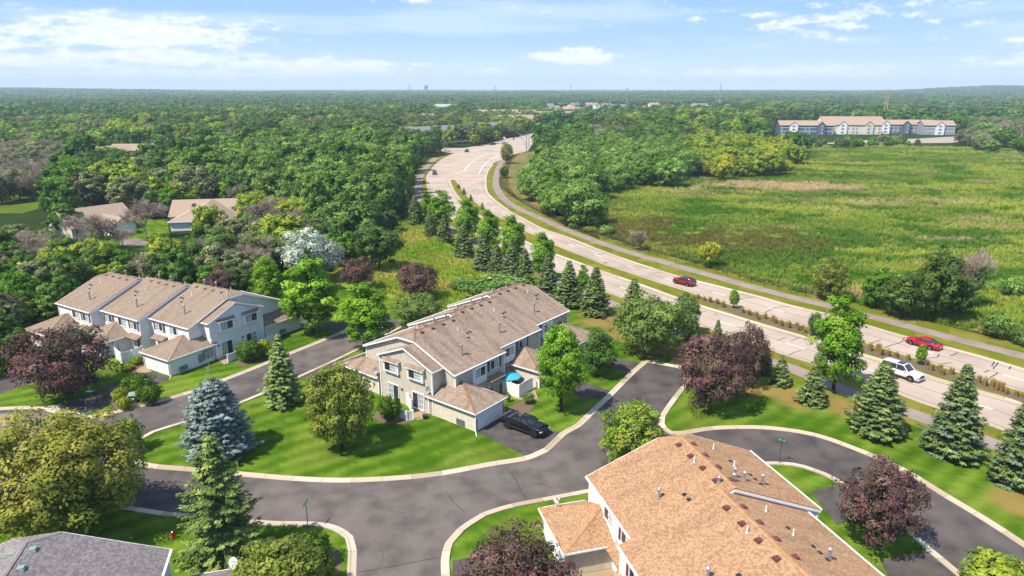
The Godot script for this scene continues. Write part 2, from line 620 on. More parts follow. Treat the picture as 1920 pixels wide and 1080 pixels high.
func make_ground() -> void:
	# one sheet of earth, weeds and woodland floor out to the horizon
	var mb := MB.new()
	var radii := [0.0, 60.0, 120.0, 200.0, 300.0, 420.0, 560.0, 720.0, 900.0, 1150.0, 1500.0, 1900.0, 2400.0, 3000.0, 3700.0, 4500.0, 5400.0, 6500.0, 8000.0, 10000.0]
	var seg := 180
	for i in radii.size() - 1:
		for j in seg:
			var q := []
			for e in [[i, j], [i, j + 1], [i + 1, j + 1], [i + 1, j]]:
				var a: float = TAU * e[1] / seg
				var r: float = radii[e[0]]
				var x := sin(a) * r
				var z := -cos(a) * r
				q.append(Vector3(x, terrain_height(x, z) - 0.02, z))
			var p: Vector3 = (q[0] + q[2]) * 0.5
			var t := clampf(0.5 + 1.3 * wood_noise.get_noise_2d(p.x * 0.6, p.z * 0.6), 0.0, 1.0)
			var c := lin(72, 98, 38, 0.7).lerp(lin(124, 150, 62, 0.8), t * smoothstep(350.0, 1200.0, radii[i]))
			mb.face(q if i else [q[0], q[2], q[3]], c, Vector3.UP)
	var base := ground_piece("ground", mb.mesh(), M.meadow)
	tag(base, "weedy earth and woodland floor out to the hazy horizon", "ground")

	var tan_reed := lin(206, 178, 146, 0.9)
	var deep := lin(86, 124, 42, 0.9)
	var olive := lin(122, 118, 62, 0.85)
	wet_spots = [[Vector2(107.5, -275.6), Vector2(26, 14), tan_reed, 0.9], [Vector2(126.9, -237.8), Vector2(34, 8), tan_reed, 0.45], [Vector2(110.1, -174.7), Vector2(12, 3), tan_reed, 0.8], [Vector2(131.5, -310.6), Vector2(44, 9), deep, 0.9], [Vector2(114.8, -252.7), Vector2(22, 10), deep, 0.7], [Vector2(88.2, -172.7), Vector2(26, 11), deep, 0.95], [Vector2(122.2, -182.9), Vector2(16, 5), deep, 0.9], [Vector2(215.8, -388.6), Vector2(90, 16), deep, 0.45], [Vector2(52.4, -172.7), Vector2(22, 16), olive, 0.9], [Vector2(33.2, -190.3), Vector2(16, 22), olive, 0.85], [Vector2(60.2, -152.8), Vector2(20, 9), deep, 0.7], [Vector2(94.43, -138.81), Vector2(14, 7), deep, 0.7]]
	wetland = PackedVector2Array([Vector2(22.3, -214.4), Vector2(38.0, -287.0), Vector2(70.1, -322.8), Vector2(101.6, -345.4), Vector2(132.8, -365.7), Vector2(164.4, -394.7), Vector2(209.1, -486.6), Vector2(278.9, -491.3), Vector2(313.0, -468.5), Vector2(395.7, -468.5), Vector2(81.82, -88.11), Vector2(79.64, -99.54), Vector2(76.20, -104.38), Vector2(71.28, -110.78), Vector2(66.43, -116.37), Vector2(60.42, -123.18), Vector2(56.83, -126.68), Vector2(51.61, -133.47), Vector2(48.45, -138.81), Vector2(44.91, -143.64), Vector2(40.2, -152.3), Vector2(33.8, -162.5), Vector2(25.3, -178.7), Vector2(21.7, -185.8)])
	tag(ground_piece("wetland", sheet(wetland, 0.0, 2.5, wet_color), M.meadow), "green and straw coloured wetland meadow right of the parkway", "field")

	var meadow := PackedVector2Array([Vector2(-52.4, -163.6), Vector2(-50.3, -198.3), Vector2(-47.4, -232.0), Vector2(-33.1, -221.3), Vector2(-18.2, -176.0), Vector2(-8.6, -152.8), Vector2(4.04, -123.52), Vector2(10.74, -108.30), Vector2(3.35, -100.71), Vector2(-8.75, -105.66), Vector2(-14.66, -111.06), Vector2(-26.25, -123.52), Vector2(-40.47, -138.81)])
	tag(ground_piece("meadow", sheet(meadow, 0.0, 1.5, meadow_color), M.meadow), "yellow-green weedy meadow behind the beige townhouses", "field")
	var glade := PackedVector2Array([Vector2(-223.6, -287.0), Vector2(-194.1, -287.0), Vector2(-157.2, -232.0), Vector2(-156.9, -216.3), Vector2(-170.6, -216.3)])
	tag(ground_piece("clearing", sheet(glade, 0.0, 3.0, func(p): return lin(118, 156, 40, 0.8).lerp(lin(160, 160, 70, 0.8), clampf(0.4 + patch_noise.get_noise_2d(p.x * 2.0, p.y * 2.0), 0.0, 1.0))), M.meadow), "bright grass clearing at the left edge of the woods", "field")

	var bank_side := PackedVector2Array([Vector2(-6.1, -302.9), Vector2(-2.9, -379.7), Vector2(0.7, -436.0), Vector2(14.7, -443.7), Vector2(14.5, -360.4), Vector2(8.9, -287.0), Vector2(17.8, -226.6), Vector2(25.6, -216.3), Vector2(23.2, -176.0), Vector2(15.9, -194.2), Vector2(6.6, -225.5), Vector2(-1.6, -259.5)])
	tag(ground_piece("dry_grass", sheet(bank_side, 0.004, 2.0, func(p): return lin(196, 172, 116, 0.72).lerp(lin(150, 162, 64, 0.72), clampf(0.4 + 1.5 * patch_noise.get_noise_2d(p.x * 3.0, p.y * 3.0), 0.0, 1.0))), M.meadow), "dry tan grass between the trail and the willows", "verge")
	dry_spots = [Vector3(Vector2(15.57, -111.06).x, Vector2(15.57, -111.06).y, 9.0), Vector3(Vector2(21.94, -97.27).x, Vector2(21.94, -97.27).y, 7.0), Vector3(Vector2(26.28, -95.09).x, Vector2(26.28, -95.09).y, 8.0), Vector3(Vector2(32.68, -83.66).x, Vector2(32.68, -83.66).y, 6.0), Vector3(Vector2(37.03, -80.37).x, Vector2(37.03, -80.37).y, 7.0), Vector3(Vector2(41.44, -78.06).x, Vector2(41.44, -78.06).y, 6.0), Vector3(Vector2(48.18, -57.28).x, Vector2(48.18, -57.28).y, 5.0), Vector3(Vector2(19.05, -104.38).x, Vector2(19.05, -104.38).y, 9.0), Vector3(Vector2(4.69, -113.95).x, Vector2(4.69, -113.95).y, 6.0), Vector3(Vector2(-13.1, -163.6).x, Vector2(-13.1, -163.6).y, 4.0), Vector3(Vector2(-7.05, -145.48).x, Vector2(-7.05, -145.48).y, 5.0)]
	lawn_poly = PackedVector2Array([Vector2(-44.33, -31.77), Vector2(-93.72, -88.11), Vector2(-73.13, -97.27), Vector2(-63.72, -100.71), Vector2(-40.38, -123.52), Vector2(-31.91, -130.75), Vector2(-22.21, -123.52), Vector2(-15.18, -115.45), Vector2(-6.06, -123.52), Vector2(3.94, -120.17), Vector2(7.45, -130.75), Vector2(-3.58, -147.84), Vector2(-18.6, -179.4), Vector2(-26.7, -211.5), Vector2(-21.9, -200.8), Vector2(-16.3, -186.5), Vector2(-9.6, -169.6), Vector2(0.00, -149.29), Vector2(6.80, -140.10), Vector2(18.43, -118.24), Vector2(29.78, -100.47), Vector2(39.42, -88.67), Vector2(42.80, -82.48), Vector2(48.29, -75.01), Vector2(52.64, -68.52), Vector2(55.89, -63.46), Vector2(59.20, -58.18), Vector2(43.04, -31.77)])
	tag(ground_piece("lawn", sheet(lawn_poly, 0.004, 0.62, lawn_color), M.lawn), "mown green lawn round the townhouses", "lawn")


func curve(pts: PackedVector2Array, step := 1.5) -> PackedVector2Array:
	return smooth_line(pts, step)


func offset_line(p: PackedVector2Array, d: float) -> PackedVector2Array:
	var out := PackedVector2Array()
	for i in p.size():
		var t := (p[mini(i + 1, p.size() - 1)] - p[maxi(i - 1, 0)]).normalized()
		out.append(p[i] + Vector2(-t.y, t.x) * d)
	return out


func strip_mesh(a: PackedVector2Array, b: PackedVector2Array, y: float) -> ArrayMesh:
	# between two lines with the same number of points
	var mb := MB.new()
	for i in a.size() - 1:
		mb.face([v3(a[i], y), v3(a[i + 1], y), v3(b[i + 1], y), v3(b[i], y)], Color.WHITE, Vector3.UP)
	return mb.mesh()


func resample(p: PackedVector2Array, n: int) -> PackedVector2Array:
	var total := 0.0
	for i in p.size() - 1:
		total += p[i].distance_to(p[i + 1])
	var out := PackedVector2Array()
	var at := 0
	var gone := 0.0
	for k in n:
		var want := total * k / (n - 1)
		while at < p.size() - 2 and gone + p[at].distance_to(p[at + 1]) < want:
			gone += p[at].distance_to(p[at + 1])
			at += 1
		var l := p[at].distance_to(p[at + 1])
		out.append(p[at].lerp(p[at + 1], clampf((want - gone) / maxf(l, 1e-6), 0.0, 1.0)))
	return out


func line_length(p: PackedVector2Array) -> float:
	var total := 0.0
	for i in p.size() - 1:
		total += p[i].distance_to(p[i + 1])
	return total


func kerb(line: PackedVector2Array, side: float, label: String, width := 0.72, height := 0.13, piece := 3.0) -> void:
	# concrete kerb and gutter cast in sections; side says on which hand of the line the road lies
	var top := Node3D.new()
	top.name = unique_name("kerb")
	add_child(top, true)
	tag(top, label, "kerb", "", "structure")
	var n := maxi(1, int(round(line_length(line) / piece)))
	var pts := resample(line, n * 3 + 1)
	var prof := [Vector2(0.0, 0.0), Vector2(0.0, height), Vector2(0.16, height), Vector2(0.30, 0.055), Vector2(width, 0.03), Vector2(width, 0.0)]
	var rows := []
	for q in prof:
		rows.append(offset_line(pts, side * q.x))
	for k in n:
		var mb := MB.new()
		for s in range(k * 3, k * 3 + 3):
			var f0 := 0.035 / piece * 3.0 if s == k * 3 else 0.0
			for e in prof.size() - 1:
				var a0: Vector2 = rows[e][s].lerp(rows[e][s + 1], f0)
				var b0: Vector2 = rows[e + 1][s].lerp(rows[e + 1][s + 1], f0)
				mb.face([v3(a0, prof[e].y), v3(rows[e][s + 1], prof[e].y), v3(rows[e + 1][s + 1], prof[e + 1].y), v3(b0, prof[e + 1].y)], Color.WHITE, Vector3.UP + v3(b0 - a0) * 0.001)
		build("kerb_section", mb, [M.kerb, M.kerb_b, M.kerb, M.kerb_c][rng.randi() % 4], top)


func seal_line(parent: Node3D, pts: Array, w: float, y: float, m: Material, called := "crack_seal") -> void:
	var line := PackedVector2Array(pts)
	var sm := smooth_line(line, 0.8)
	var l := PackedVector2Array()
	for p in sm:
		l.append(p + Vector2(rng.randf_range(-1, 1), rng.randf_range(-1, 1)) * w * 0.5)
	build_mesh(called, strip_mesh(offset_line(l, w * 0.5), offset_line(l, -w * 0.5), y), m, parent)


func build_mesh(called: String, m: Mesh, mt: Material, parent: Node3D) -> MeshInstance3D:
	return part(called, m, mt, parent)


func street_color(p: Vector2) -> Color:
	# worn grey at the junction, newer and darker seal coat on the loop and the dead end, tyre-polished streaks
	var fresh := 0.55 * smoothstep(2.0, 13.0, p.x) + 0.30 * smoothstep(-24.0, -34.0, p.x)
	var n := patch_noise.get_noise_2d(p.x * 3.0 + 11.0, p.y * 3.0) * 0.7 + patch_noise.get_noise_2d(p.x * 12.0, p.y * 4.0 + 30.0) * 0.5
	return lin(150, 141, 136, 0.60).lerp(lin(104, 99, 100, 0.56), clampf(fresh + n * 0.55, 0.0, 1.0))


# ---------------------------------------------------------------- the estate's own streets
func make_street() -> void:
	var k_upper := curve(PackedVector2Array([Vector2(-70.41, -75.86), Vector2(-63.63, -77.31), Vector2(-59.39, -77.61), Vector2(-57.24, -77.16), Vector2(-54.02, -75.71), Vector2(-51.24, -74.87), Vector2(-49.55, -75.86), Vector2(-46.66, -78.06), Vector2(-44.29, -80.06), Vector2(-42.36, -81.99), Vector2(-38.01, -88.29), Vector2(-33.22, -96.17), Vector2(-27.89, -105.14), Vector2(-22.72, -115.15)]))
	var k_island := curve(PackedVector2Array([Vector2(-17.83, -107.76), Vector2(-22.26, -98.85), Vector2(-25.08, -93.41), Vector2(-29.11, -86.46), Vector2(-32.09, -81.34), Vector2(-35.50, -76.58), Vector2(-38.81, -73.08), Vector2(-41.17, -70.86), Vector2(-42.02, -68.40), Vector2(-41.31, -66.30), Vector2(-38.78, -64.20), Vector2(-33.05, -63.25), Vector2(-26.77, -62.22), Vector2(-21.77, -61.51), Vector2(-17.35, -61.21), Vector2(-11.99, -61.61), Vector2(-7.34, -62.52), Vector2(-2.09, -64.42), Vector2(1.55, -65.51), Vector2(3.52, -67.22), Vector2(5.66, -70.99), Vector2(7.49, -72.82), Vector2(9.91, -77.02), Vector2(11.67, -79.90), Vector2(16.47, -88.29), Vector2(19.20, -92.59)]))
	var k_spur := PackedVector2Array([Vector2(19.40, -92.79), Vector2(21.60, -91.78), Vector2(24.20, -90.40)])
	var k_loop := curve(PackedVector2Array([Vector2(27.24, -90.40), Vector2(24.73, -85.92), Vector2(21.93, -81.17), Vector2(19.72, -77.16), Vector2(18.47, -74.73), Vector2(17.91, -72.42), Vector2(18.37, -71.12), Vector2(19.72, -71.12), Vector2(22.66, -72.16), Vector2(26.34, -72.55), Vector2(30.45, -72.29), Vector2(34.92, -70.61), Vector2(38.28, -67.10), Vector2(40.96, -63.04), Vector2(42.58, -58.18), Vector2(43.77, -54.73), Vector2(44.75, -51.09), Vector2(45.53, -47.31), Vector2(46.07, -43.79)]))
	var k_orange := curve(PackedVector2Array([Vector2(36.86, -42.95), Vector2(36.14, -46.79), Vector2(35.55, -49.94), Vector2(35.18, -52.59), Vector2(34.32, -56.24), Vector2(32.83, -60.33), Vector2(31.79, -62.01), Vector2(30.06, -63.56), Vector2(27.94, -63.88), Vector2(23.48, -63.46), Vector2(18.79, -62.63), Vector2(12.89, -60.53), Vector2(7.68, -58.64), Vector2(2.71, -57.02), Vector2(-0.35, -55.98), Vector2(-2.32, -54.89), Vector2(-4.17, -52.89), Vector2(-5.23, -50.65), Vector2(-5.28, -48.56), Vector2(-4.91, -45.86), Vector2(-4.30, -41.08)]))
	var k_lower := curve(PackedVector2Array([Vector2(-52.96, -55.56), Vector2(-40.99, -56.41), Vector2(-32.65, -54.89), Vector2(-30.90, -54.65), Vector2(-25.80, -53.84), Vector2(-21.11, -53.36), Vector2(-18.60, -53.36), Vector2(-17.21, -53.21), Vector2(-15.75, -52.59), Vector2(-14.71, -51.60), Vector2(-14.01, -49.80), Vector2(-13.48, -47.11), Vector2(-12.32, -41.08)]))
	# asphalt: everything between the kerbs
	var poly := PackedVector2Array()
	poly.append_array(k_upper)
	poly.append_array(k_island)
	poly.append_array(k_spur)
	poly.append_array(k_loop)
	poly.append_array(k_orange)
	k_lower.reverse()
	poly.append_array(k_lower)
	var road := ground_piece("street", sheet(poly, 0.012, 0.9, street_color), M.asphalt)
	tag(road, "dark asphalt estate street winding between the townhouses", "street")
	keep_clear.append(poly)
	k_lower.reverse()
	kerb(k_upper, 1.0, "pale concrete kerb along the lawn of the white townhouses")
	kerb(k_island, 1.0, "pale concrete kerb round the beige townhouses' lawn")
	kerb(k_spur, 1.0, "concrete kerb across the end of the short dead-end street")
	kerb(k_loop, 1.0, "long curved concrete kerb beside the spruce lawn")
	kerb(k_orange, 1.0, "concrete kerb round the lawn of the orange-roofed townhouses")
	kerb(k_lower, -1.0, "concrete kerb round the grassy corner at the bottom")
	# paler, older asphalt of the turning circle
	var circle := PackedVector2Array([Vector2(-63.87, -72.42), Vector2(-62.59, -75.86), Vector2(-58.51, -76.29), Vector2(-54.96, -75.15), Vector2(-50.72, -72.42), Vector2(-47.22, -68.64), Vector2(-45.10, -64.10), Vector2(-48.65, -61.02), Vector2(-55.14, -61.02)])
	tag(ground_piece("turning_circle", flat_mesh(circle, 0.016), M.asphalt_old), "pale worn asphalt of the turning circle at the left edge", "street")
	tag(ground_piece("apron", flat_mesh(PackedVector2Array([Vector2(-57.99, -77.61), Vector2(-57.09, -77.76), Vector2(-51.94, -75.29), Vector2(-50.88, -74.59), Vector2(-51.70, -74.03), Vector2(-54.71, -75.57)]), 0.135), M.slab), "white concrete apron where a driveway meets the turning circle", "pavement")
	# sealed cracks and tyre-worn joints
	for c in [[Vector2(-0.56, -63.35), Vector2(0.38, -61.02), Vector2(0.79, -59.29), Vector2(1.39, -57.64)], [Vector2(-6.45, -58.82), Vector2(-5.62, -57.11), Vector2(-4.66, -55.73)], [Vector2(-12.55, -47.24), Vector2(-9.74, -47.96), Vector2(-7.61, -48.63), Vector2(-6.17, -49.03)], [Vector2(-34.41, -87.18), Vector2(-35.38, -85.21)], [Vector2(6.67, -66.30), Vector2(8.55, -64.96)], [Vector2(2.15, -60.53), Vector2(4.23, -59.48)]]:
		seal_line(road, c, 0.07, 0.0165, M.seal)
	# fine hairline cracks wander across the lanes
	for c in [[Vector2(-28.04, -58.18), Vector2(-25.18, -57.46), Vector2(-21.93, -58.55)], [Vector2(-13.16, -56.41), Vector2(-9.97, -55.39), Vector2(-8.10, -56.41)], [Vector2(-21.19, -59.57), Vector2(-16.73, -58.64), Vector2(-12.66, -59.29)], [Vector2(-4.30, -60.53), Vector2(-1.08, -61.02), Vector2(2.22, -63.04)], [Vector2(8.27, -73.76), Vector2(9.79, -70.48), Vector2(11.36, -68.64)], [Vector2(13.03, -80.37), Vector2(14.91, -77.31), Vector2(16.62, -75.86)], [Vector2(25.49, -69.86), Vector2(29.38, -68.88), Vector2(32.49, -66.30)], [Vector2(35.57, -63.04), Vector2(37.64, -58.64), Vector2(38.73, -55.14)], [Vector2(39.72, -53.52), Vector2(40.41, -50.87)], [Vector2(-12.22, -51.60), Vector2(-10.89, -49.45), Vector2(-11.13, -47.11)], [Vector2(-44.81, -73.08), Vector2(-41.55, -76.87), Vector2(-37.36, -81.17)], [Vector2(-34.81, -83.66), Vector2(-31.42, -88.67), Vector2(-28.49, -94.45)], [Vector2(-9.63, -53.13), Vector2(-7.56, -51.98), Vector2(-6.50, -53.13)], [Vector2(16.36, -88.11), Vector2(19.64, -85.92), Vector2(22.48, -87.18)], [Vector2(6.67, -63.04), Vector2(10.68, -63.88), Vector2(15.09, -66.30)]]:
		seal_line(road, c, 0.05, 0.0162, M.hairline)
	keep_clear.append(PackedVector2Array([Vector2(-6.7, -287.0), Vector2(-6.6, -388.6), Vector2(-4.2, -550.1), Vector2(22.1, -674.0), Vector2(26.9, -550.1), Vector2(15.6, -388.6), Vector2(5.6, -287.0)]))
	keep_clear.append(PackedVector2Array([Vector2(-34.6, -428.5), Vector2(-42.0, -447.6), Vector2(-48.3, -391.6), Vector2(-45.5, -304.8), Vector2(-38.2, -247.5), Vector2(-27.8, -220.3), Vector2(-29.0, -250.1), Vector2(-38.6, -314.6)]))
	# driveways
	for d in [
		["driveway", PackedVector2Array([Vector2(-4.00, -70.99), Vector2(1.44, -65.74), Vector2(3.53, -67.33), Vector2(5.53, -70.86), Vector2(-0.78, -75.86)]), "dark driveway with the black pickup on it"],
		["driveway", PackedVector2Array([Vector2(6.37, -83.32), Vector2(8.98, -80.37), Vector2(11.35, -79.59), Vector2(12.96, -82.32), Vector2(10.32, -84.51), Vector2(8.09, -87.00)]), "short shaded driveway left of the dead end, behind the bright maple"],
		["driveway", PackedVector2Array([Vector2(12.02, -95.73), Vector2(15.95, -93.20), Vector2(18.51, -91.78), Vector2(16.58, -88.48), Vector2(13.42, -90.01), Vector2(10.43, -91.98)]), "farthest short driveway left of the dead end"],
		["driveway", PackedVector2Array([Vector2(-51.38, -89.24), Vector2(-46.67, -86.46), Vector2(-49.72, -81.01), Vector2(-51.73, -75.15), Vector2(-57.20, -77.61), Vector2(-54.22, -82.81), Vector2(-52.10, -87.74)]), "driveway in front of the white garage, running down to the apron"],
		["driveway", PackedVector2Array([Vector2(-69.59, -79.90), Vector2(-66.65, -81.50), Vector2(-64.74, -84.51), Vector2(-65.20, -90.01), Vector2(-72.32, -97.27), Vector2(-74.16, -96.17), Vector2(-70.12, -90.01), Vector2(-70.09, -86.28), Vector2(-72.60, -83.83)]), "driveway left of the wide burgundy tree"],
		["driveway", PackedVector2Array([Vector2(30.89, -48.63), Vector2(35.55, -49.87), Vector2(36.15, -46.67), Vector2(36.86, -42.95), Vector2(30.03, -43.79)]), "dark driveway right of the orange roof, at the bottom edge"],
		["driveway", PackedVector2Array([Vector2(29.39, -58.91), Vector2(32.89, -60.24), Vector2(34.28, -56.15), Vector2(29.55, -53.52)]), "driveway half hidden under the burgundy tree by the orange roof"],
		["driveway", PackedVector2Array([Vector2(-29.31, -86.64), Vector2(-25.13, -93.62), Vector2(-21.83, -90.01), Vector2(-25.53, -83.49)]), "driveway behind the beige townhouses, left of their low roof"],
		["driveway", PackedVector2Array([Vector2(-38.09, -112.20), Vector2(-33.97, -113.36), Vector2(-26.74, -107.76), Vector2(-27.89, -105.14), Vector2(-34.31, -107.76)]), "driveway at the right end of the white townhouses"],
		["driveway", PackedVector2Array([Vector2(-5.01, -48.63), Vector2(-2.50, -49.45), Vector2(0.00, -46.79), Vector2(0.00, -42.67), Vector2(-4.35, -42.67)]), "driveway under the burgundy tree at the bottom edge"]]:
		tag(ground_piece(d[0], flat_mesh(d[1], 0.02), M.asphalt_dark), d[2], "driveway")
		keep_clear.append(d[1])
	# beds of rounded rock and slabs of path
	for d in [
		[PackedVector2Array([Vector2(-0.92, -76.87), Vector2(1.71, -79.90), Vector2(2.89, -78.51), Vector2(1.54, -74.31), Vector2(0.39, -75.86)]), "rock bed between the pickup and the white fence"],
		[PackedVector2Array([Vector2(-16.89, -74.87), Vector2(-15.73, -73.49), Vector2(-13.53, -72.82), Vector2(-11.77, -73.76), Vector2(-12.24, -75.71), Vector2(-14.51, -76.87), Vector2(-16.64, -76.29)]), "rock bed round the dark bush by the beige patio"],
		[PackedVector2Array([Vector2(-51.16, -79.28), Vector2(-49.47, -81.17), Vector2(-45.50, -80.85), Vector2(-46.34, -78.21), Vector2(-49.14, -76.87)]), "rock bed round the green utility box"],
		[PackedVector2Array([Vector2(-54.73, -90.01), Vector2(-54.33, -93.62), Vector2(-51.55, -90.01), Vector2(-51.53, -87.37), Vector2(-53.56, -88.11)]), "rock bed left of the white garage door"],
		[PackedVector2Array([Vector2(-40.50, -91.98), Vector2(-38.47, -93.62), Vector2(-36.45, -95.73), Vector2(-36.12, -93.62), Vector2(-38.43, -90.40)]), "rock bed under the round bushes by the white end wall"],
		[PackedVector2Array([Vector2(-16.06, -49.10), Vector2(-15.74, -50.29), Vector2(-14.91, -49.94), Vector2(-14.20, -48.09), Vector2(-13.93, -45.55), Vector2(-15.29, -45.55)]), "rock bed with tufts of grass at the bottom corner"],
		[PackedVector2Array([Vector2(-44.89, -67.69), Vector2(-41.12, -68.16), Vector2(-40.16, -66.76), Vector2(-42.48, -64.96)]), "bare bed under the bright green shrub by the street"]]:
		tag(ground_piece("rock_bed", flat_mesh(d[0], 0.018), M.rock), d[1], "rock bed")
	var po := Vector2(6.66, -52.71)
	var pu := Vector2(0.27, 0.963)
	var pv := Vector2(0.96, -0.28)
	for d in [
		[PackedVector2Array([po + pu * 5.25 - pv * 3.4, po + pu * 9.2 - pv * 3.4, po + pu * 9.2 - pv * 0.8, po + pu * 5.25 + pv * 0.3]), M.patio, "tan patio beside the garage of the orange-roofed townhouses"],
		[PackedVector2Array([Vector2(-12.48, -75.15), Vector2(-11.58, -77.16), Vector2(-10.29, -76.29), Vector2(-10.58, -74.45), Vector2(-11.49, -74.03)]), M.patio, "tan concrete patio at the beige end wall"],
		[PackedVector2Array([Vector2(-43.58, -93.62), Vector2(-42.68, -95.30), Vector2(-40.51, -92.79), Vector2(-41.41, -91.18)]), M.patio, "small patio at the white end wall"],
		[PackedVector2Array([Vector2(-53.26, -89.24), Vector2(-52.56, -90.79), Vector2(-50.57, -88.67), Vector2(-51.82, -87.92)]), M.patio, "tan slab path beside the white garage"],
		[PackedVector2Array([Vector2(-0.69, -80.85), Vector2(2.86, -84.17), Vector2(3.39, -79.28), Vector2(1.02, -79.59)]), M.patio, "patio behind the white fence with the turquoise parasol"],
		[PackedVector2Array([Vector2(-62.40, -98.39), Vector2(-60.88, -101.67), Vector2(-55.27, -95.73), Vector2(-56.81, -91.98)]), M.patio, "patio behind the long white fence"]]:
		tag(ground_piece("patio", flat_mesh(d[0], 0.022), d[1]), d[2], "patio")


# ---------------------------------------------------------------- the parkway
func make_parkway() -> void:
	var fe := curve(PackedVector2Array([Vector2(-6.5, -412), Vector2(-6.8, -385.6), Vector2(-9.7, -371.2), Vector2(-11.1, -340.6), Vector2(-11.5, -314.6), Vector2(-10.5, -283.6), Vector2(-9.0, -260.9), Vector2(-6.3, -245.0), Vector2(-3.7, -233.2), Vector2(0.0, -218.3), Vector2(4.5, -204.3), Vector2(8.5, -191.8), Vector2(14.7, -180.4), Vector2(19.4, -169.6), Vector2(23.8, -160.2), Vector2(27.8, -152.3), Vector2(31.56, -145.95), Vector2(35.10, -139.88), Vector2(40.17, -133.67), Vector2(44.09, -128.87), Vector2(47.75, -124.38), Vector2(50.87, -119.36), Vector2(54.85, -115.45), Vector2(59.85, -108.03), Vector2(63.11, -102.64), Vector2(67.04, -97.94), Vector2(70.02, -93.82), Vector2(72.50, -89.62), Vector2(75.44, -83.83), Vector2(78.35, -77.46)]), 3.0)
	var mf := curve(PackedVector2Array([Vector2(-24.9, -299.2), Vector2(-20.9, -275.6), Vector2(-17.4, -255.4), Vector2(-13.6, -240.1), Vector2(-7.8, -220.3), Vector2(-0.3, -198.3), Vector2(6.5, -180.1), Vector2(11.4, -168.1), Vector2(17.0, -156.7), Vector2(21.19, -148.56), Vector2(25.89, -140.97), Vector2(30.11, -133.87), Vector2(34.14, -128.13), Vector2(36.64, -123.86), Vector2(40.25, -118.88), Vector2(43.43, -114.25), Vector2(46.98, -109.39), Vector2(49.97, -106.44), Vector2(54.00, -101.43), Vector2(57.68, -95.73), Vector2(60.85, -90.59), Vector2(63.50, -85.92), Vector2(66.07, -82.65), Vector2(69.28, -77.76), Vector2(71.95, -73.08)]), 3.0)
	var mn := curve(PackedVector2Array([Vector2(-26.8, -297.4), Vector2(-23.5, -274.1), Vector2(-19.8, -252.7), Vector2(-16.3, -235.4), Vector2(-12.1, -219.3), Vector2(-3.8, -194.2), Vector2(3.5, -174.7), Vector2(10.1, -160.8), Vector2(15.5, -151.3), Vector2(20.42, -142.74), Vector2(24.95, -135.48), Vector2(27.66, -130.75), Vector2(32.89, -121.82), Vector2(36.90, -116.06), Vector2(41.21, -110.22), Vector2(45.23, -104.89), Vector2(48.04, -101.31), Vector2(54.37, -92.79), Vector2(57.49, -87.46), Vector2(61.25, -82.48), Vector2(63.91, -79.59), Vector2(66.70, -74.45), Vector2(69.19, -69.86)]), 3.0)
	var ne := curve(PackedVector2Array([Vector2(-35.6, -430.4), Vector2(-39.6, -394.7), Vector2(-40.4, -355.3), Vector2(-39.3, -318.6), Vector2(-36.4, -290.4), Vector2(-32.0, -260.9), Vector2(-24.8, -228.7), Vector2(-18.5, -206.9), Vector2(-16.1, -199.9), Vector2(-10.7, -185.0), Vector2(-8.6, -179.4), Vector2(0.0, -161.3), Vector2(7.15, -147.84), Vector2(13.30, -136.71), Vector2(18.38, -127.40), Vector2(20.50, -124.21), Vector2(25.68, -115.75), Vector2(31.37, -107.76), Vector2(32.71, -106.17), Vector2(36.28, -101.43), Vector2(38.93, -96.61), Vector2(42.74, -91.98), Vector2(46.60, -86.01), Vector2(50.03, -81.58), Vector2(51.76, -78.21), Vector2(55.54, -73.76), Vector2(56.52, -72.02), Vector2(59.06, -67.69), Vector2(62.48, -62.01)]), 3.0)
	# concrete carriageways; before the junction both run together
	var far_poly := PackedVector2Array()
	far_poly.append_array(resample(fe, 120))
	var back := resample(mf, 110)
	back.reverse()
	far_poly.append_array(back)
	far_poly.append_array(PackedVector2Array([Vector2(-26.1, -300.2)]))
	var near_poly := PackedVector2Array([Vector2(-26.1, -300.2)])
	near_poly.append_array(resample(mn, 110))
	back = resample(ne, 120)
	back.reverse()
	near_poly.append_array(back)
	near_poly.append_array(PackedVector2Array([Vector2(-24.9, -432.2), Vector2(-9.7, -371.2), Vector2(-11.1, -340.6), Vector2(-11.5, -314.6), Vector2(-19.1, -306.7)]))
	var junction := PackedVector2Array([Vector2(-35.5, -429.3), Vector2(-40.9, -436.0), Vector2(-49.0, -455.8), Vector2(-49.9, -470.7), Vector2(-32.5, -470.7), Vector2(-24.0, -488.9), Vector2(-15.0, -516.4), Vector2(-6.0, -556.1), Vector2(5.4, -588.4), Vector2(20.9, -636.2), Vector2(18.9, -562.3), Vector2(16.0, -521.8), Vector2(10.3, -447.6), Vector2(5.7, -434.1), Vector2(1.3, -424.9), Vector2(-6.8, -385.0), Vector2(-9.7, -370.6), Vector2(-24.9, -431.1)])
	var west := PackedVector2Array([Vector2(20.9, -636.2), Vector2(29.0, -678.5), Vector2(41.8, -731.9), Vector2(61.4, -806.8), Vector2(87.9, -890.6), Vector2(107.0, -939.4), Vector2(108.3, -914.4), Vector2(90.1, -846.7), Vector2(68.8, -753.4), Vector2(50.1, -656.7), Vector2(32.2, -602.3), Vector2(18.9, -562.3)])
	var out := [
		["far_carriageway", far_poly, 0.012, "far carriageway of the curving pale concrete parkway"],
		["near_carriageway", near_poly, 0.016, "near carriageway of the curving pale concrete parkway"],
		["junction", junction, 0.020, "concrete junction with traffic signals at the far end of the curve"],
		["road", west, 0.024, "stretch of the parkway showing between trees beyond the junction"]]
	var roads := []
	for e in out:
		var r := ground_piece(e[0], flat_mesh(e[1], e[2]), M.parkway)
		tag(r, e[3], "road")
		roads.append(r)
		keep_clear.append(e[1])
	# median and verges
	var med := PackedVector2Array()
	med.append_array(resample(mf, 100))
	back = resample(mn, 100)
	back.reverse()
	med.append_array(back)
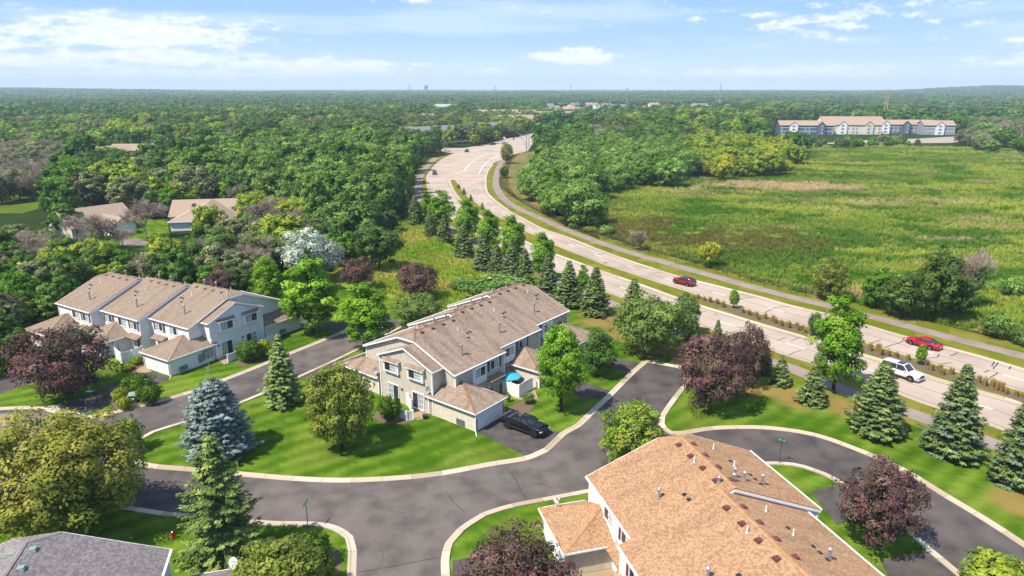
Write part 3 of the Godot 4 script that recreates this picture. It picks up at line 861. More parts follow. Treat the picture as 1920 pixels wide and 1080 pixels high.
	tag(ground_piece("median", sheet(med, 0.10, 2.0, verge_color), M.lawn), "narrow grass median between the two carriageways", "verge")
	keep_clear.append(med)
	kerb(mf, -1.0, "concrete kerb on the far side of the median", 0.5, 0.12, 12.0)
	kerb(mn, 1.0, "concrete kerb on the near side of the median", 0.5, 0.12, 12.0)
	kerb(fe, 1.0, "concrete kerb along the far verge of the parkway", 0.5, 0.12, 12.0)
	kerb(ne, -1.0, "concrete kerb along the near verge of the parkway", 0.5, 0.12, 12.0)
	# mulch bed in the near half of the median
	var bed_a := PackedVector2Array([Vector2(34.68, -124.91), Vector2(36.97, -122.16), Vector2(39.86, -117.61), Vector2(43.12, -113.36), Vector2(46.66, -108.57), Vector2(49.68, -105.14), Vector2(54.41, -98.85), Vector2(57.87, -93.20), Vector2(60.99, -88.11), Vector2(63.57, -84.17), Vector2(67.19, -78.51)])
	var bed_b := PackedVector2Array([Vector2(33.92, -123.52), Vector2(36.23, -120.17), Vector2(38.81, -115.15), Vector2(41.86, -110.78), Vector2(45.28, -105.91), Vector2(48.17, -102.39), Vector2(52.98, -96.61), Vector2(56.33, -90.98), Vector2(59.58, -86.28), Vector2(62.28, -82.65), Vector2(65.91, -77.16)])
	bed_b.reverse()
	bed_a.append_array(bed_b)
	tag(ground_piece("mulch_bed", flat_mesh(bed_a, 0.108), M.rock), "pale mulch strip along the middle of the median", "bed")
	var trail_far := curve(PackedVector2Array([Vector2(0.0, -432.2), Vector2(-3.7, -401.1), Vector2(-5.8, -376.8), Vector2(-6.9, -340.6), Vector2(-7.1, -314.6), Vector2(-6.7, -287.0), Vector2(-5.2, -263.7), Vector2(-1.9, -241.3), Vector2(2.1, -225.5), Vector2(6.3, -214.4), Vector2(13.4, -194.2), Vector2(16.3, -186.5), Vector2(22.2, -174.0), Vector2(27.5, -163.6), Vector2(32.5, -155.4), Vector2(37.06, -148.32), Vector2(42.07, -140.53), Vector2(47.18, -132.88), Vector2(51.84, -126.32), Vector2(56.39, -120.83), Vector2(60.07, -116.06), Vector2(63.50, -111.63), Vector2(67.68, -105.66), Vector2(71.55, -100.24), Vector2(75.15, -95.52), Vector2(78.84, -90.01), Vector2(81.73, -84.51)]), 3.0)
	var trail_near := curve(PackedVector2Array([Vector2(-43.9, -401.1), Vector2(-43.7, -352.7), Vector2(-41.8, -314.6), Vector2(-38.9, -283.6), Vector2(-34.4, -252.7), Vector2(-28.3, -224.4), Vector2(-22.3, -204.3), Vector2(-16.6, -189.5), Vector2(-9.8, -172.7), Vector2(0.0, -151.3), Vector2(6.88, -141.85), Vector2(18.66, -119.85), Vector2(30.10, -101.67), Vector2(39.80, -89.62), Vector2(43.18, -83.32), Vector2(48.76, -75.86), Vector2(53.12, -69.24), Vector2(56.45, -64.20), Vector2(59.83, -58.91)]), 3.0)
	# grass verge on both sides, reaching past the trails
	var va := offset_line(resample(fe, 140), 0.0)
	var vb := offset_line(resample(trail_far, 140), -5.5)
	tag(ground_piece("verge", sheet_between(va, vb, 0.004, 8, verge_color), M.lawn), "yellow-green grass verge on the wetland side of the parkway", "verge")
	var ua := resample(ne, 140)
	var ub := offset_line(resample(trail_near, 140), 3.0)
	tag(ground_piece("verge", sheet_between(ua, ub, 0.008, 7, verge_color), M.lawn), "yellow-green grass verge on the estate side of the parkway", "verge")
	for e in [[va, vb], [ua, ub]]:
		var strip := PackedVector2Array(e[0])
		var other := PackedVector2Array(e[1])
		other.reverse()
		strip.append_array(other)
		keep_clear.append(strip)
	for e in [[trail_far, "pale asphalt trail along the wetland fence"], [trail_near, "shaded asphalt trail between the spruces and the parkway"]]:
		tag(ground_piece("trail", strip_mesh(offset_line(e[0], 1.45), offset_line(e[0], -1.45), 0.017), M.trail), e[1], "path")
		var poly2 := offset_line(e[0], 2.0)
		var o2 := offset_line(e[0], -2.0)
		o2.reverse()
		poly2.append_array(o2)
		keep_clear.append(poly2)
	# joints along the lanes and sealed cracks
	var c_far := mid_line(fe, mf, 0.5)
	var c_near := mid_line(mn, ne, 0.5)
	for e in [[mid_line(fe, mf, 0.14), roads[0], 0.05], [mid_line(fe, mf, 0.5), roads[0], 0.04], [mid_line(fe, mf, 0.88), roads[0], 0.05]]:
		build_mesh("lane_joint", strip_mesh(offset_line(e[0], e[2]), offset_line(e[0], -e[2]), 0.0165), M.seal, e[1])
	for e in [[mid_line(mn, ne, 0.13), roads[1], 0.05], [mid_line(mn, ne, 0.5), roads[1], 0.04], [mid_line(mn, ne, 0.9), roads[1], 0.04]]:
		build_mesh("lane_joint", strip_mesh(offset_line(e[0], e[2]), offset_line(e[0], -e[2]), 0.0205), M.seal, e[1])
	for e in [[c_far, roads[0], 0.021], [c_near, roads[1], 0.025]]:
		var line: PackedVector2Array = resample(e[0], 400)
		var gone := 0.0
		for i in range(0, line.size() - 1):
			gone += line[i].distance_to(line[i + 1])
			if gone > 12.2:
				gone = 0.0
				var d := (line[i + 1] - line[i]).normalized() * 1.6
				var s := Vector2(-d.y, d.x).normalized() * 0.09
				var q := line[i]
				if q.y > -420.0 and not (q.y < -300.0 and e[2] > 0.023 and q.x > -20.0):
					var mb := MB.new()
					mb.face([v3(q - d - s, e[2]), v3(q + d - s, e[2]), v3(q + d + s, e[2]), v3(q - d + s, e[2])], Color.WHITE, Vector3.UP)
					build("lane_dash", mb, M.paint_line, e[1])
	for l in [[Vector2(-23.5, -333.7), Vector2(-22.5, -363.1), Vector2(-19.6, -397.9), Vector2(-15.2, -428.5)], [Vector2(-15.4, -320.7), Vector2(-15.2, -350.2), Vector2(-12.8, -385.6), Vector2(-8.1, -421.3)]]:
		var sl := smooth_line(PackedVector2Array(l), 3.0)
		build_mesh("lane_line", strip_mesh(offset_line(sl, 0.14), offset_line(sl, -0.14), 0.026), M.paint_line, roads[1])
	var sl2 := smooth_line(PackedVector2Array([Vector2(-25.9, -308.6), Vector2(-28.3, -331.5), Vector2(-29.2, -371.2), Vector2(-26.4, -407.6), Vector2(-23.1, -428.5)]), 3.0)
	build_mesh("lane_line", strip_mesh(offset_line(sl2, 0.12), offset_line(sl2, -0.12), 0.026), mat(lin(226, 190, 90, 0.6), 0.8), roads[1])
	for c in [[Vector2(44.67, -114.85), Vector2(48.15, -118.08), Vector2(50.56, -118.56)], [Vector2(41.76, -121.49), Vector2(43.51, -123.52), Vector2(46.08, -124.56)], [Vector2(55.87, -99.77), Vector2(58.39, -101.43)], [Vector2(56.99, -97.94), Vector2(59.73, -99.54), Vector2(62.76, -101.55)], [Vector2(61.76, -101.43), Vector2(62.72, -102.39)], [Vector2(65.06, -94.45), Vector2(67.18, -95.95)], [Vector2(61.01, -93.62), Vector2(62.83, -94.03), Vector2(63.94, -95.09)], [Vector2(62.01, -91.38), Vector2(63.76, -91.98)], [Vector2(66.08, -88.48), Vector2(67.21, -89.05)], [Vector2(65.44, -87.18), Vector2(65.13, -86.28), Vector2(67.97, -88.29)], [Vector2(68.62, -90.59), Vector2(70.22, -92.38)], [Vector2(68.19, -89.62), Vector2(70.49, -91.98)], [Vector2(70.25, -89.43), Vector2(71.44, -90.59)], [Vector2(29.82, -141.85), Vector2(33.65, -143.64)], [Vector2(27.41, -147.84), Vector2(30.03, -145.95)], [Vector2(20.4, -159.1), Vector2(24.7, -162.5)]]:
		seal_line(roads[0], c, 0.16, 0.0172, M.seal)
	for c in [[Vector2(37.62, -106.96), Vector2(39.97, -107.36)], [Vector2(41.12, -94.77), Vector2(42.54, -95.95), Vector2(43.86, -96.83)], [Vector2(41.85, -101.19), Vector2(43.66, -102.39)], [Vector2(43.94, -100.95), Vector2(45.95, -102.39)], [Vector2(39.93, -107.23), Vector2(40.46, -106.70)], [Vector2(32.03, -114.55), Vector2(34.72, -115.75)], [Vector2(35.55, -113.66), Vector2(36.04, -114.40)], [Vector2(57.39, -76.58), Vector2(59.03, -77.76)]]:
		seal_line(roads[1], c, 0.14, 0.0212, M.seal)
	make_wetland_fence()
	# brown ironwork of a drain in the far carriageway
	var mb := MB.new()
	var dp := Vector2(21.3, -151.3)
	mb.box(Vector3(dp.x, 0.03, dp.y), Vector3(0.9, 0.02, 0.6))
	build("drain_cover", mb, M.vent_red, roads[0])


func mid_line(a: PackedVector2Array, b: PackedVector2Array, t: float) -> PackedVector2Array:
	# runs between two lines that are walked in the same direction, by nearest points
	var ra := resample(a, 220)
	var out := PackedVector2Array()
	for p in ra:
		var best := p
		var dist := 1e9
		for i in b.size() - 1:
			var q := Geometry2D.get_closest_point_to_segment(p, b[i], b[i + 1])
			if q.distance_to(p) < dist:
				dist = q.distance_to(p)
				best = q
		if dist < 14.0 and p.y > -330.0:
			out.append(p.lerp(best, t))
	return out


func sheet_between(a: PackedVector2Array, b: PackedVector2Array, y: float, k: int, col: Callable) -> ArrayMesh:
	var mb := MB.new()
	for i in a.size() - 1:
		for j in k:
			var q := []
			for e in [[i, j], [i + 1, j], [i + 1, j + 1], [i, j + 1]]:
				q.append(a[e[0]].lerp(b[e[0]], float(e[1]) / k))
			mb.face([v3(q[0], y), v3(q[1], y), v3(q[2], y), v3(q[3], y)], col.call((q[0] + q[2]) * 0.5), Vector3.UP)
	return mb.mesh()


func make_wetland_fence() -> void:
	var line := smooth_line(PackedVector2Array([Vector2(-5.8, -308.6), Vector2(-4.9, -278.8), Vector2(-1.6, -259.5), Vector2(1.5, -245.0), Vector2(6.6, -226.6), Vector2(11.6, -209.7), Vector2(15.9, -194.2), Vector2(21.3, -182.2), Vector2(24.9, -175.3), Vector2(30.3, -164.8), Vector2(33.3, -159.7), Vector2(36.3, -154.3), Vector2(39.57, -149.77), Vector2(41.41, -146.65), Vector2(44.33, -141.63), Vector2(47.71, -136.50), Vector2(50.91, -131.52), Vector2(52.90, -129.43), Vector2(56.31, -124.21), Vector2(58.28, -122.67)]), 2.0)
	var n := int(line_length(line) / 3.0)
	var pts := resample(line, n + 1)
	var f := thing("chain_link_fence", "dark chain-link fence with posts between the trail and the wetland", "fence")
	var post := MB.new()
	post.tube(Vector3.ZERO, Vector3(0, 1.5, 0), 0.05, 0.05, 6)
	var pm := post.mesh()
	var wires := MB.new()
	for i in n + 1:
		var p := part("post", pm, M.dark_metal, f)
		p.position = v3(pts[i])
		if i < n:
			var a := v3(pts[i])
			var b := v3(pts[i + 1])
			var r := MB.new()
			r.beam(a + Vector3(0, 1.45, 0), b + Vector3(0, 1.45, 0), 0.045, 0.045)
			build("rail", r, M.dark_metal, f)
			var k := 9
			for j in k:
				for s in [0, 1]:
					var p0 := a.lerp(b, float(j) / k)
					var p1 := a.lerp(b, float(j + 1) / k)
					for h in 3:
						var y0 := 0.08 + 0.45 * h
						if s:
							wires.beam(p0 + Vector3(0, y0, 0), p1 + Vector3(0, y0 + 0.45, 0), 0.012, 0.012)
						else:
							wires.beam(p0 + Vector3(0, y0 + 0.45, 0), p1 + Vector3(0, y0, 0), 0.012, 0.012)
	var w := build("mesh_wire", wires, M.dark_metal, f)
	w.set_meta("kind", "stuff")


# ---------------------------------------------------------------- houses
const EAVE := 5.35
const SLOPE := 0.41
const DEPTH := 16.4
const UNITS := [[0.0, 9.3], [9.3, 19.3], [19.3, 28.6]]


func shingle_tabs(mb: MB, poly: Array, up: Vector3, tones: Array, seed_: int, tab := 0.33, course := 0.17, streak := 0.0) -> void:
	# courses of overlapping tabs laid over one roof plane; poly is a flat polygon in space, up its line of fall pointing uphill
	var r := RandomNumberGenerator.new()
	r.seed = seed_
	var o: Vector3 = poly[0]
	var nn := Vector3.ZERO
	for i in range(1, poly.size() - 1):
		nn += (poly[i] - o).cross(poly[i + 1] - o)
	nn = nn.normalized()
	if nn.y < 0.0:
		nn = -nn
	var ey := (up - nn * up.dot(nn)).normalized()
	var ex := ey.cross(nn).normalized()
	var p2 := PackedVector2Array()
	var lo := Vector2(1e9, 1e9)
	var hi := -lo
	for p in poly:
		var q := Vector2((p - o).dot(ex), (p - o).dot(ey))
		p2.append(q)
		lo = lo.min(q)
		hi = hi.max(q)
	var rows := int(ceil((hi.y - lo.y) / course))
	var wash := FastNoiseLite.new()
	wash.seed = seed_
	wash.frequency = 0.5
	for j in rows:
		var y0 := lo.y + j * course
		var x := lo.x - r.randf() * tab
		while x < hi.x:
			var w := tab * r.randf_range(0.85, 1.15)
			var x1 := minf(x + w - 0.012, hi.x)
			var x0 := maxf(x, lo.x)
			x += w
			if x1 - x0 < 0.05:
				continue
			var mid := Vector2((x0 + x1) * 0.5, y0 + course * 0.5)
			if not Geometry2D.is_point_in_polygon(mid, p2):
				continue
			var y1 := minf(y0 + course + 0.03, hi.y)
			var c: Color = tones[r.randi() % tones.size()]
			var k := r.randf_range(0.93, 1.07)
			if streak > 0.0:
				k *= 1.0 - streak * clampf(wash.get_noise_2d(mid.x * 1.3, mid.y * 0.25) * 1.6 + 0.15, 0.0, 1.0)
			c = Color(c.r * k, c.g * k, c.b * k)
			var lift := r.randf_range(0.014, 0.022)
			var a := o + ex * x0 + ey * y0 + nn * lift
			var b := o + ex * x1 + ey * y0 + nn * lift
			var d := o + ex * x1 + ey * y1 + nn * 0.006
			var e := o + ex * x0 + ey * y1 + nn * 0.006
			mb.face([a, b, d, e], c, nn)
			mb.face([a - nn * lift, b - nn * lift, b, a], c, -ey)


func roof_slab(mb: MB, poly: Array, thick := 0.14) -> void:
	mb.face(poly, Color.WHITE, Vector3.UP)
	var low := []
	var mid := Vector3.ZERO
	for p in poly:
		low.append(p - Vector3(0, thick, 0))
		mid += p / poly.size()
	mb.face(low, Color.WHITE, Vector3.DOWN)
	for i in poly.size():
		var j := (i + 1) % poly.size()
		mb.face([poly[i], poly[j], low[j], low[i]], Color.WHITE, (poly[i] + poly[j]) * 0.5 - mid)


class Frame:
	# the house's own axes: u along the row, y up, v across it (from the front eave to the rear one)
	var s := 1.0

	func p(u: float, y: float, v: float) -> Vector3:
		return Vector3(u, y, v * s)


func cap_line(mb: MB, a: Vector3, b: Vector3, col: Color, seed_: int) -> void:
	# ridge and hip caps: one bent tab after another
	var r := RandomNumberGenerator.new()
	r.seed = seed_
	var n := maxi(1, int(a.distance_to(b) / 0.28))
	var side := (b - a).cross(Vector3.UP).normalized() * 0.16
	for i in n:
		var p := a.lerp(b, float(i) / n)
		var q := a.lerp(b, float(i + 1) / n)
		var k := r.randf_range(0.88, 1.1)
		var c := Color(col.r * k, col.g * k, col.b * k)
		var up := Vector3(0, 0.045, 0)
		var dn := Vector3(0, -0.02, 0)
		mb.face([p + up, q + up * 0.6, q + side + dn, p + side + dn], c, Vector3.UP)
		mb.face([p + up, q + up * 0.6, q - side + dn, p - side + dn], c, Vector3.UP)


func wall_window(parent: Node3D, at: Vector3, along: Vector3, out: Vector3, w: float, h: float, blind_side := 1, shutters: StandardMaterial3D = null, called := "window") -> MeshInstance3D:
	# a two-leaf window: frame, two panes, bars in one leaf; set proud of the wall
	var f := MB.new()
	var t := 0.09
	var b := Basis(along, Vector3.UP, out)
	f.box(at + Vector3(0, h * 0.5, 0) + out * 0.03, Vector3(w + t, t, 0.12), b)
	f.box(at - Vector3(0, h * 0.5, 0) + out * 0.03, Vector3(w + t + 0.06, t, 0.14), b)
	f.box(at + along * (w * 0.5) + out * 0.03, Vector3(t, h - t, 0.12), b)
	f.box(at - along * (w * 0.5) + out * 0.03, Vector3(t, h - t, 0.12), b)
	f.box(at + out * 0.03, Vector3(0.06, h - t, 0.10), b)
	for k in [1, 2]:
		f.box(at + along * (blind_side * w * 0.25) + Vector3(0, h * (k / 3.0 - 0.5), 0) + out * 0.026, Vector3(w * 0.5 - 0.08, 0.03, 0.06), b)
	f.box(at + along * (blind_side * w * 0.25) + out * 0.024, Vector3(0.03, h - t, 0.06), b)
	var win := build(called, f, M.trim, parent)
	for s in [-1, 1]:
		var g := MB.new()
		g.box(at + along * (s * w * 0.25) + out * 0.012, Vector3(w * 0.5 - 0.05, h - t + 0.01, 0.03), b)
		build("pane", g, M.blind if s == blind_side else M.glass, win)
	if shutters:
		for s in [-1, 1]:
			var sh := MB.new()
			var c: Vector3 = at + along * (s * (w * 0.5 + 0.3)) + out * 0.03
			sh.box(c, Vector3(0.42, h + 0.1, 0.05), b)
			for k in 9:
				sh.box(c + Vector3(0, (k - 4) * h / 9.5, 0) + out * 0.028, Vector3(0.34, h / 14.0, 0.03), b)
			build("shutter", sh, shutters, parent)
	return win


func patio_door(parent: Node3D, at: Vector3, along: Vector3, out: Vector3, blind_side: int) -> void:
	var d := wall_window(parent, at + Vector3(0, 1.12, 0), along, out, 1.9, 2.1, blind_side, null, "patio_door")
	var s := MB.new()
	s.box(at + Vector3(0, 0.03, 0) + out * 0.12, Vector3(2.1, 0.06, 0.24), Basis(along, Vector3.UP, out))
	build("sill", s, M.slab, d)


func garage_door(parent: Node3D, a: Vector3, b: Vector3, out: Vector3, h := 2.1) -> void:
	# four hinged leaves in a white surround, from ground point a to b
	var along := (b - a).normalized()
	var w := a.distance_to(b)
	var bs := Basis(along, Vector3.UP, out)
	var mid := (a + b) * 0.5
	var f := MB.new()
	f.box(mid + Vector3(0, h + 0.08, 0) + out * 0.03, Vector3(w + 0.3, 0.16, 0.09), bs)
	for s in [-1, 1]:
		f.box(mid + along * (s * (w * 0.5 + 0.08)) + Vector3(0, h * 0.5, 0) + out * 0.03, Vector3(0.15, h, 0.09), bs)
	var d := build("garage_door", f, M.trim, parent)
	for k in 4:
		var p := MB.new()
		p.box(mid + Vector3(0, h * (k + 0.5) / 4.0, 0) + out * 0.012, Vector3(w - 0.02, h / 4.0 - 0.03, 0.05), bs)
		for j in 8:
			p.box(mid + along * (w * ((j + 0.5) / 8.0 - 0.5)) + Vector3(0, h * (k + 0.5) / 4.0, 0) + out * 0.042, Vector3(w / 8.0 - 0.12, h / 4.0 - 0.16, 0.014), bs)
		build("panel", p, M.door_white, d)
	var hd := MB.new()
	hd.box(mid + Vector3(0, h * 0.38, 0) + out * 0.06, Vector3(0.14, 0.05, 0.05), bs)
	build("handle", hd, M.dark_metal, d)


func downspout(parent: Node3D, top: Vector3, ground: Vector3, out: Vector3) -> void:
	var mb := MB.new()
	var p0 := Vector3(ground.x, top.y, ground.z)
	mb.path([top, p0 + Vector3(0, -0.25, 0), ground + Vector3(0, 0.22, 0), ground + out * 0.25 + Vector3(0, 0.10, 0), ground + out * 1.1 + Vector3(0, 0.06, 0)], 0.05, 4)
	build("downspout", mb, M.trim, parent)


func dish(parent: Node3D, at: Vector3, aim: Vector3, m: Material, pole := 0.7) -> void:
	var mb := MB.new()
	mb.tube(at, at + Vector3(0, pole, 0), 0.025, 0.025, 5)
	var c := at + Vector3(0, pole, 0)
	var z := aim.normalized()
	var x := z.cross(Vector3.UP).normalized()
	var b := Basis(x, z, x.cross(z))
	for i in 3:
		for j in 12:
			var q := []
			for e in [[i, j], [i, j + 1], [i + 1, j + 1], [i + 1, j]]:
				var r: float = 0.36 * e[0] / 3.0
				var t: float = TAU * e[1] / 12.0
				q.append(c + b * Vector3(cos(t) * r, r * r * 0.6, sin(t) * r * 1.15))
			mb.face(q, Color.WHITE, z)
	mb.tube(c - b.z * 0.3, c + z * 0.45, 0.014, 0.014, 4)
	mb.box(c + z * 0.45, Vector3(0.09, 0.09, 0.12), b)
	build("satellite_dish", mb, m, parent)


func flue(parent: Node3D, at: Vector3, h := 1.0, r := 0.11, m: Material = null) -> void:
	var mb := MB.new()
	mb.tube(at - Vector3(0, 0.25, 0), at + Vector3(0, 0.12, 0), r * 1.9, r * 1.5, 10)
	mb.tube(at + Vector3(0, 0.12, 0), at + Vector3(0, h, 0), r, r, 10)
	mb.tube(at + Vector3(0, h, 0), at + Vector3(0, h + 0.07, 0), r * 1.7, r * 1.7, 10)
	mb.tube(at + Vector3(0, h + 0.07, 0), at + Vector3(0, h + 0.17, 0), r * 1.7, r * 0.5, 10)
	build("flue_pipe", mb, m if m else M.galv, parent)


func thin_pipe(parent: Node3D, at: Vector3, h := 0.5) -> void:
	var mb := MB.new()
	mb.tube(at - Vector3(0, 0.1, 0), at + Vector3(0, 0.05, 0), 0.12, 0.09, 8)
	mb.tube(at + Vector3(0, 0.05, 0), at + Vector3(0, h, 0), 0.05, 0.05, 8)
	build("vent_pipe", mb, M.vinyl, parent)


func roof_vent(parent: Node3D, at: Vector3, fall: Vector3, m: Material, s := 0.5) -> void:
	# a low slanted hood with an open lower face; fall points down the roof
	var y := Vector3.UP
	var z := Vector3(fall.x, 0, fall.z).normalized()
	var x := y.cross(z)
	var sl := Vector3(0, -SLOPE, 0) + z
	var mb := MB.new()
	var b0 := at - sl * s * 0.5
	var f0 := at + sl * s * 0.5
	var up := Vector3(0, 0.22 * s / 0.5, 0)
	var hx := x * s * 0.5
	mb.face([b0 - hx, b0 + hx, f0 + hx * 0.9 + up, f0 - hx * 0.9 + up], Color.WHITE, y)
	mb.face([f0 - hx * 0.9 + up, f0 + hx * 0.9 + up, f0 + hx, f0 - hx], Color.WHITE, z)
	mb.face([b0 - hx, f0 - hx * 0.9 + up, f0 - hx], Color.WHITE, -x)
	mb.face([b0 + hx, f0 + hx * 0.9 + up, f0 + hx], Color.WHITE, x)
	mb.box(at - y * 0.06, Vector3(s * 1.25, 0.10, s * 1.25), Basis(x, y, z))
	build("roof_vent", mb, m, parent)


func rowhouse(o: Vector2, u_dir: Vector2, hand: float, stagger: float, look: Dictionary, label: String) -> Node3D:
	var h := thing("townhouse_row", label, "townhouses")
	var x := Vector3(u_dir.x, 0, u_dir.y).normalized()
	h.transform = Transform3D(Basis(x, Vector3.UP, x.cross(Vector3.UP)), Vector3(o.x, 0, o.y))
	var F := Frame.new()
	F.s = hand
	var ox := Vector3.RIGHT
	var oz := Vector3(0, 0, hand)
	var ridge_v := DEPTH * 0.5
	var ridge_y := EAVE + SLOPE * ridge_v
	var top := func(v: float) -> float: return EAVE + SLOPE * minf(v, DEPTH - v)
	var roofs := []
	for i in 3:
		var ua: float = UNITS[i][0]
		var ub: float = UNITS[i][1]
		var of := stagger * i
		var first: bool = i == 0
		var last: bool = i == 2
		# walls of this dwelling pair
		var w := MB.new()
		var v0 := of + 0.2
		var v1 := of + DEPTH - 0.2
		w.face([F.p(ua, 0, v0), F.p(ub, 0, v0), F.p(ub, EAVE, v0), F.p(ua, EAVE, v0)], Color.WHITE, -oz)
		w.face([F.p(ua, 0, v1), F.p(ub, 0, v1), F.p(ub, EAVE, v1), F.p(ua, EAVE, v1)], Color.WHITE, oz)
		for e in [[ua, -1.0, first], [ub, 1.0, last]]:
			var u: float = e[0]
			var pts := [F.p(u, 0, v0), F.p(u, top.call(0.2) - 0.1, v0)]
			if e[2]:
				pts.append(F.p(u, top.call(6.7) - 0.1, of + 6.7))
				pts.append(F.p(u, top.call(6.7) - 0.1, of + DEPTH - 6.7))
			else:
				pts.append(F.p(u, ridge_y - 0.1, of + ridge_v))
			pts.append(F.p(u, top.call(0.2) - 0.1, v1))
			pts.append(F.p(u, 0, v1))
			w.face(pts, Color.WHITE, ox * e[1])
		build("wall", w, look.siding, h)
		# roof planes with clipped gables at the two ends of the row
		var a := ua - (0.35 if first else 0.12)
		var b := ub + (0.35 if last else 0.12)
		var front := [F.p(a, EAVE, of)]
		front.append(F.p(b, EAVE, of))
		var rear := [F.p(a, EAVE, of + DEPTH), F.p(b, EAVE, of + DEPTH)]
		var cy: float = top.call(6.7)
		var ra := ua + 1.3 if first else a
		var rb := ub - 1.3 if last else b
		var hips := []
		if last:
			front.append(F.p(b, cy, of + 6.7))
			rear.append(F.p(b, cy, of + DEPTH - 6.7))
			hips.append([F.p(b, cy, of + 6.7), F.p(b, cy, of + DEPTH - 6.7), F.p(rb, ridge_y, of + ridge_v)])
		front.append(F.p(rb, ridge_y, of + ridge_v))
		rear.append(F.p(rb, ridge_y, of + ridge_v))
		front.append(F.p(ra, ridge_y, of + ridge_v))
		rear.append(F.p(ra, ridge_y, of + ridge_v))
		if first:
			front.append(F.p(a, cy, of + 6.7))
			rear.append(F.p(a, cy, of + DEPTH - 6.7))
			hips.append([F.p(a, cy, of + 6.7), F.p(a, cy, of + DEPTH - 6.7), F.p(ra, ridge_y, of + ridge_v)])
		var rm := MB.new()
		roof_slab(rm, front)
		roof_slab(rm, rear)
		for e in hips:
			roof_slab(rm, e)
		var roof := build("roof", rm, look.base, h)
		roofs.append(roof)
		var sm := MB.new()
		shingle_tabs(sm, front, oz + Vector3.UP, look.tones, 11 + i, look.tab, look.course, look.streak)
		shingle_tabs(sm, rear, -oz + Vector3.UP, look.tones, 21 + i, look.tab, look.course, look.streak)
		for e in hips:
			shingle_tabs(sm, e, (e[2] - (e[0] + e[1]) * 0.5), look.tones, 31 + i, look.tab, look.course, look.streak)
		var sh := build("shingles", sm, M.shingle, roof)
		sh.set_meta("kind", "stuff")
		var cm := MB.new()
		cap_line(cm, F.p(ra, ridge_y + 0.02, of + ridge_v), F.p(rb, ridge_y + 0.02, of + ridge_v), look.cap, 5 + i)
		for e in hips:
			cap_line(cm, e[0] + Vector3(0, 0.02, 0), e[2] + Vector3(0, 0.02, 0), look.cap, 6 + i)
			cap_line(cm, e[1] + Vector3(0, 0.02, 0), e[2] + Vector3(0, 0.02, 0), look.cap, 7 + i)
		build("ridge_cap", cm, M.shingle, roof)
		# white fascias, rakes and gutters
		var fm := MB.new()
		for e in [of - 0.03, of + DEPTH + 0.03]:
			fm.beam(F.p(a, EAVE - 0.10, e), F.p(b, EAVE - 0.10, e), 0.05, 0.2)
		for e in [[first, a, -1.0], [last, b, 1.0], [not first, a, -1.0], [not last, b, 1.0]]:
			if not e[0]:
				continue
			var u: float = e[1] + e[2] * 0.03
			var lines := [[F.p(u, EAVE, of), F.p(u, ridge_y, of + ridge_v)], [F.p(u, EAVE, of + DEPTH), F.p(u, ridge_y, of + ridge_v)]]
			if (e[2] < 0.0 and first) or (e[2] > 0.0 and last):
				lines = [[F.p(u, EAVE, of), F.p(u, cy, of + 6.7)], [F.p(u, cy, of + 6.7), F.p(u, cy, of + DEPTH - 6.7)], [F.p(u, cy, of + DEPTH - 6.7), F.p(u, EAVE, of + DEPTH)]]
			for l in lines:
				var drop := 0.11 if lines.size() == 3 else 0.19
				fm.beam(l[0] - Vector3(0, drop, 0), l[1] - Vector3(0, drop, 0), 0.05, 0.2)
		build("fascia", fm, M.trim, roof)
		for e in [of - 0.11, of + DEPTH + 0.11]:
			var gm := MB.new()
			gm.beam(F.p(a, EAVE - 0.05, e), F.p(b, EAVE - 0.05, e), 0.12, 0.1)
			build("gutter", gm, M.trim, roof)
		for e in [[ua, v0], [ub, v0], [ua, v1], [ub, v1]]:
			var cb := MB.new()
			cb.box(F.p(e[0], EAVE * 0.5, e[1]), Vector3(0.16, EAVE - 0.1, 0.16))
			build("corner_board", cb, M.trim, h)
		# upper front windows: a white oriel and a shuttered window
		for e in look.front[i]:
			var c: Vector3 = F.p(ua + e[0], 4.28, of + 0.2)
			if e[1] == "oriel":
				var bm := MB.new()
				bm.box(F.p(ua + e[0], 3.95, of + 0.10), Vector3(2.6, 2.3, 0.5))
				build("oriel", bm, look.oriel, h)
				wall_window(h, F.p(ua + e[0], 4.33, of - 0.15), ox, -oz, 1.9, 1.25, e[2])
			else:
				wall_window(h, c, ox, -oz, 1.7, 1.25, e[2], look.shutters if e[1] == "shutters" else null)
		for e in look.ground[i]:
			patio_door(h, F.p(ua + e[0], 0.0, of + 0.2), ox, -oz, e[1])
			# small skirt roof over the entrance
			var pl := [F.p(ua + e[0] - 1.5, 2.55, of - 0.75), F.p(ua + e[0] + 1.5, 2.55, of - 0.75), F.p(ua + e[0] + 1.5, 2.98, of + 0.2), F.p(ua + e[0] - 1.5, 2.98, of + 0.2)]
			var em := MB.new()
			roof_slab(em, pl, 0.12)
			var er := build("entrance_roof", em, look.base, h)
			var et := MB.new()
			shingle_tabs(et, pl, oz + Vector3.UP, look.tones, 51 + i, look.tab, look.course, look.streak)
			build("shingles", et, M.shingle, er).set_meta("kind", "stuff")
	# two-storey bay with its own gable on the near end
	if look.bay:
		bay(h, F, look)
	for g in look.garages:
		garage(h, F, look, g)
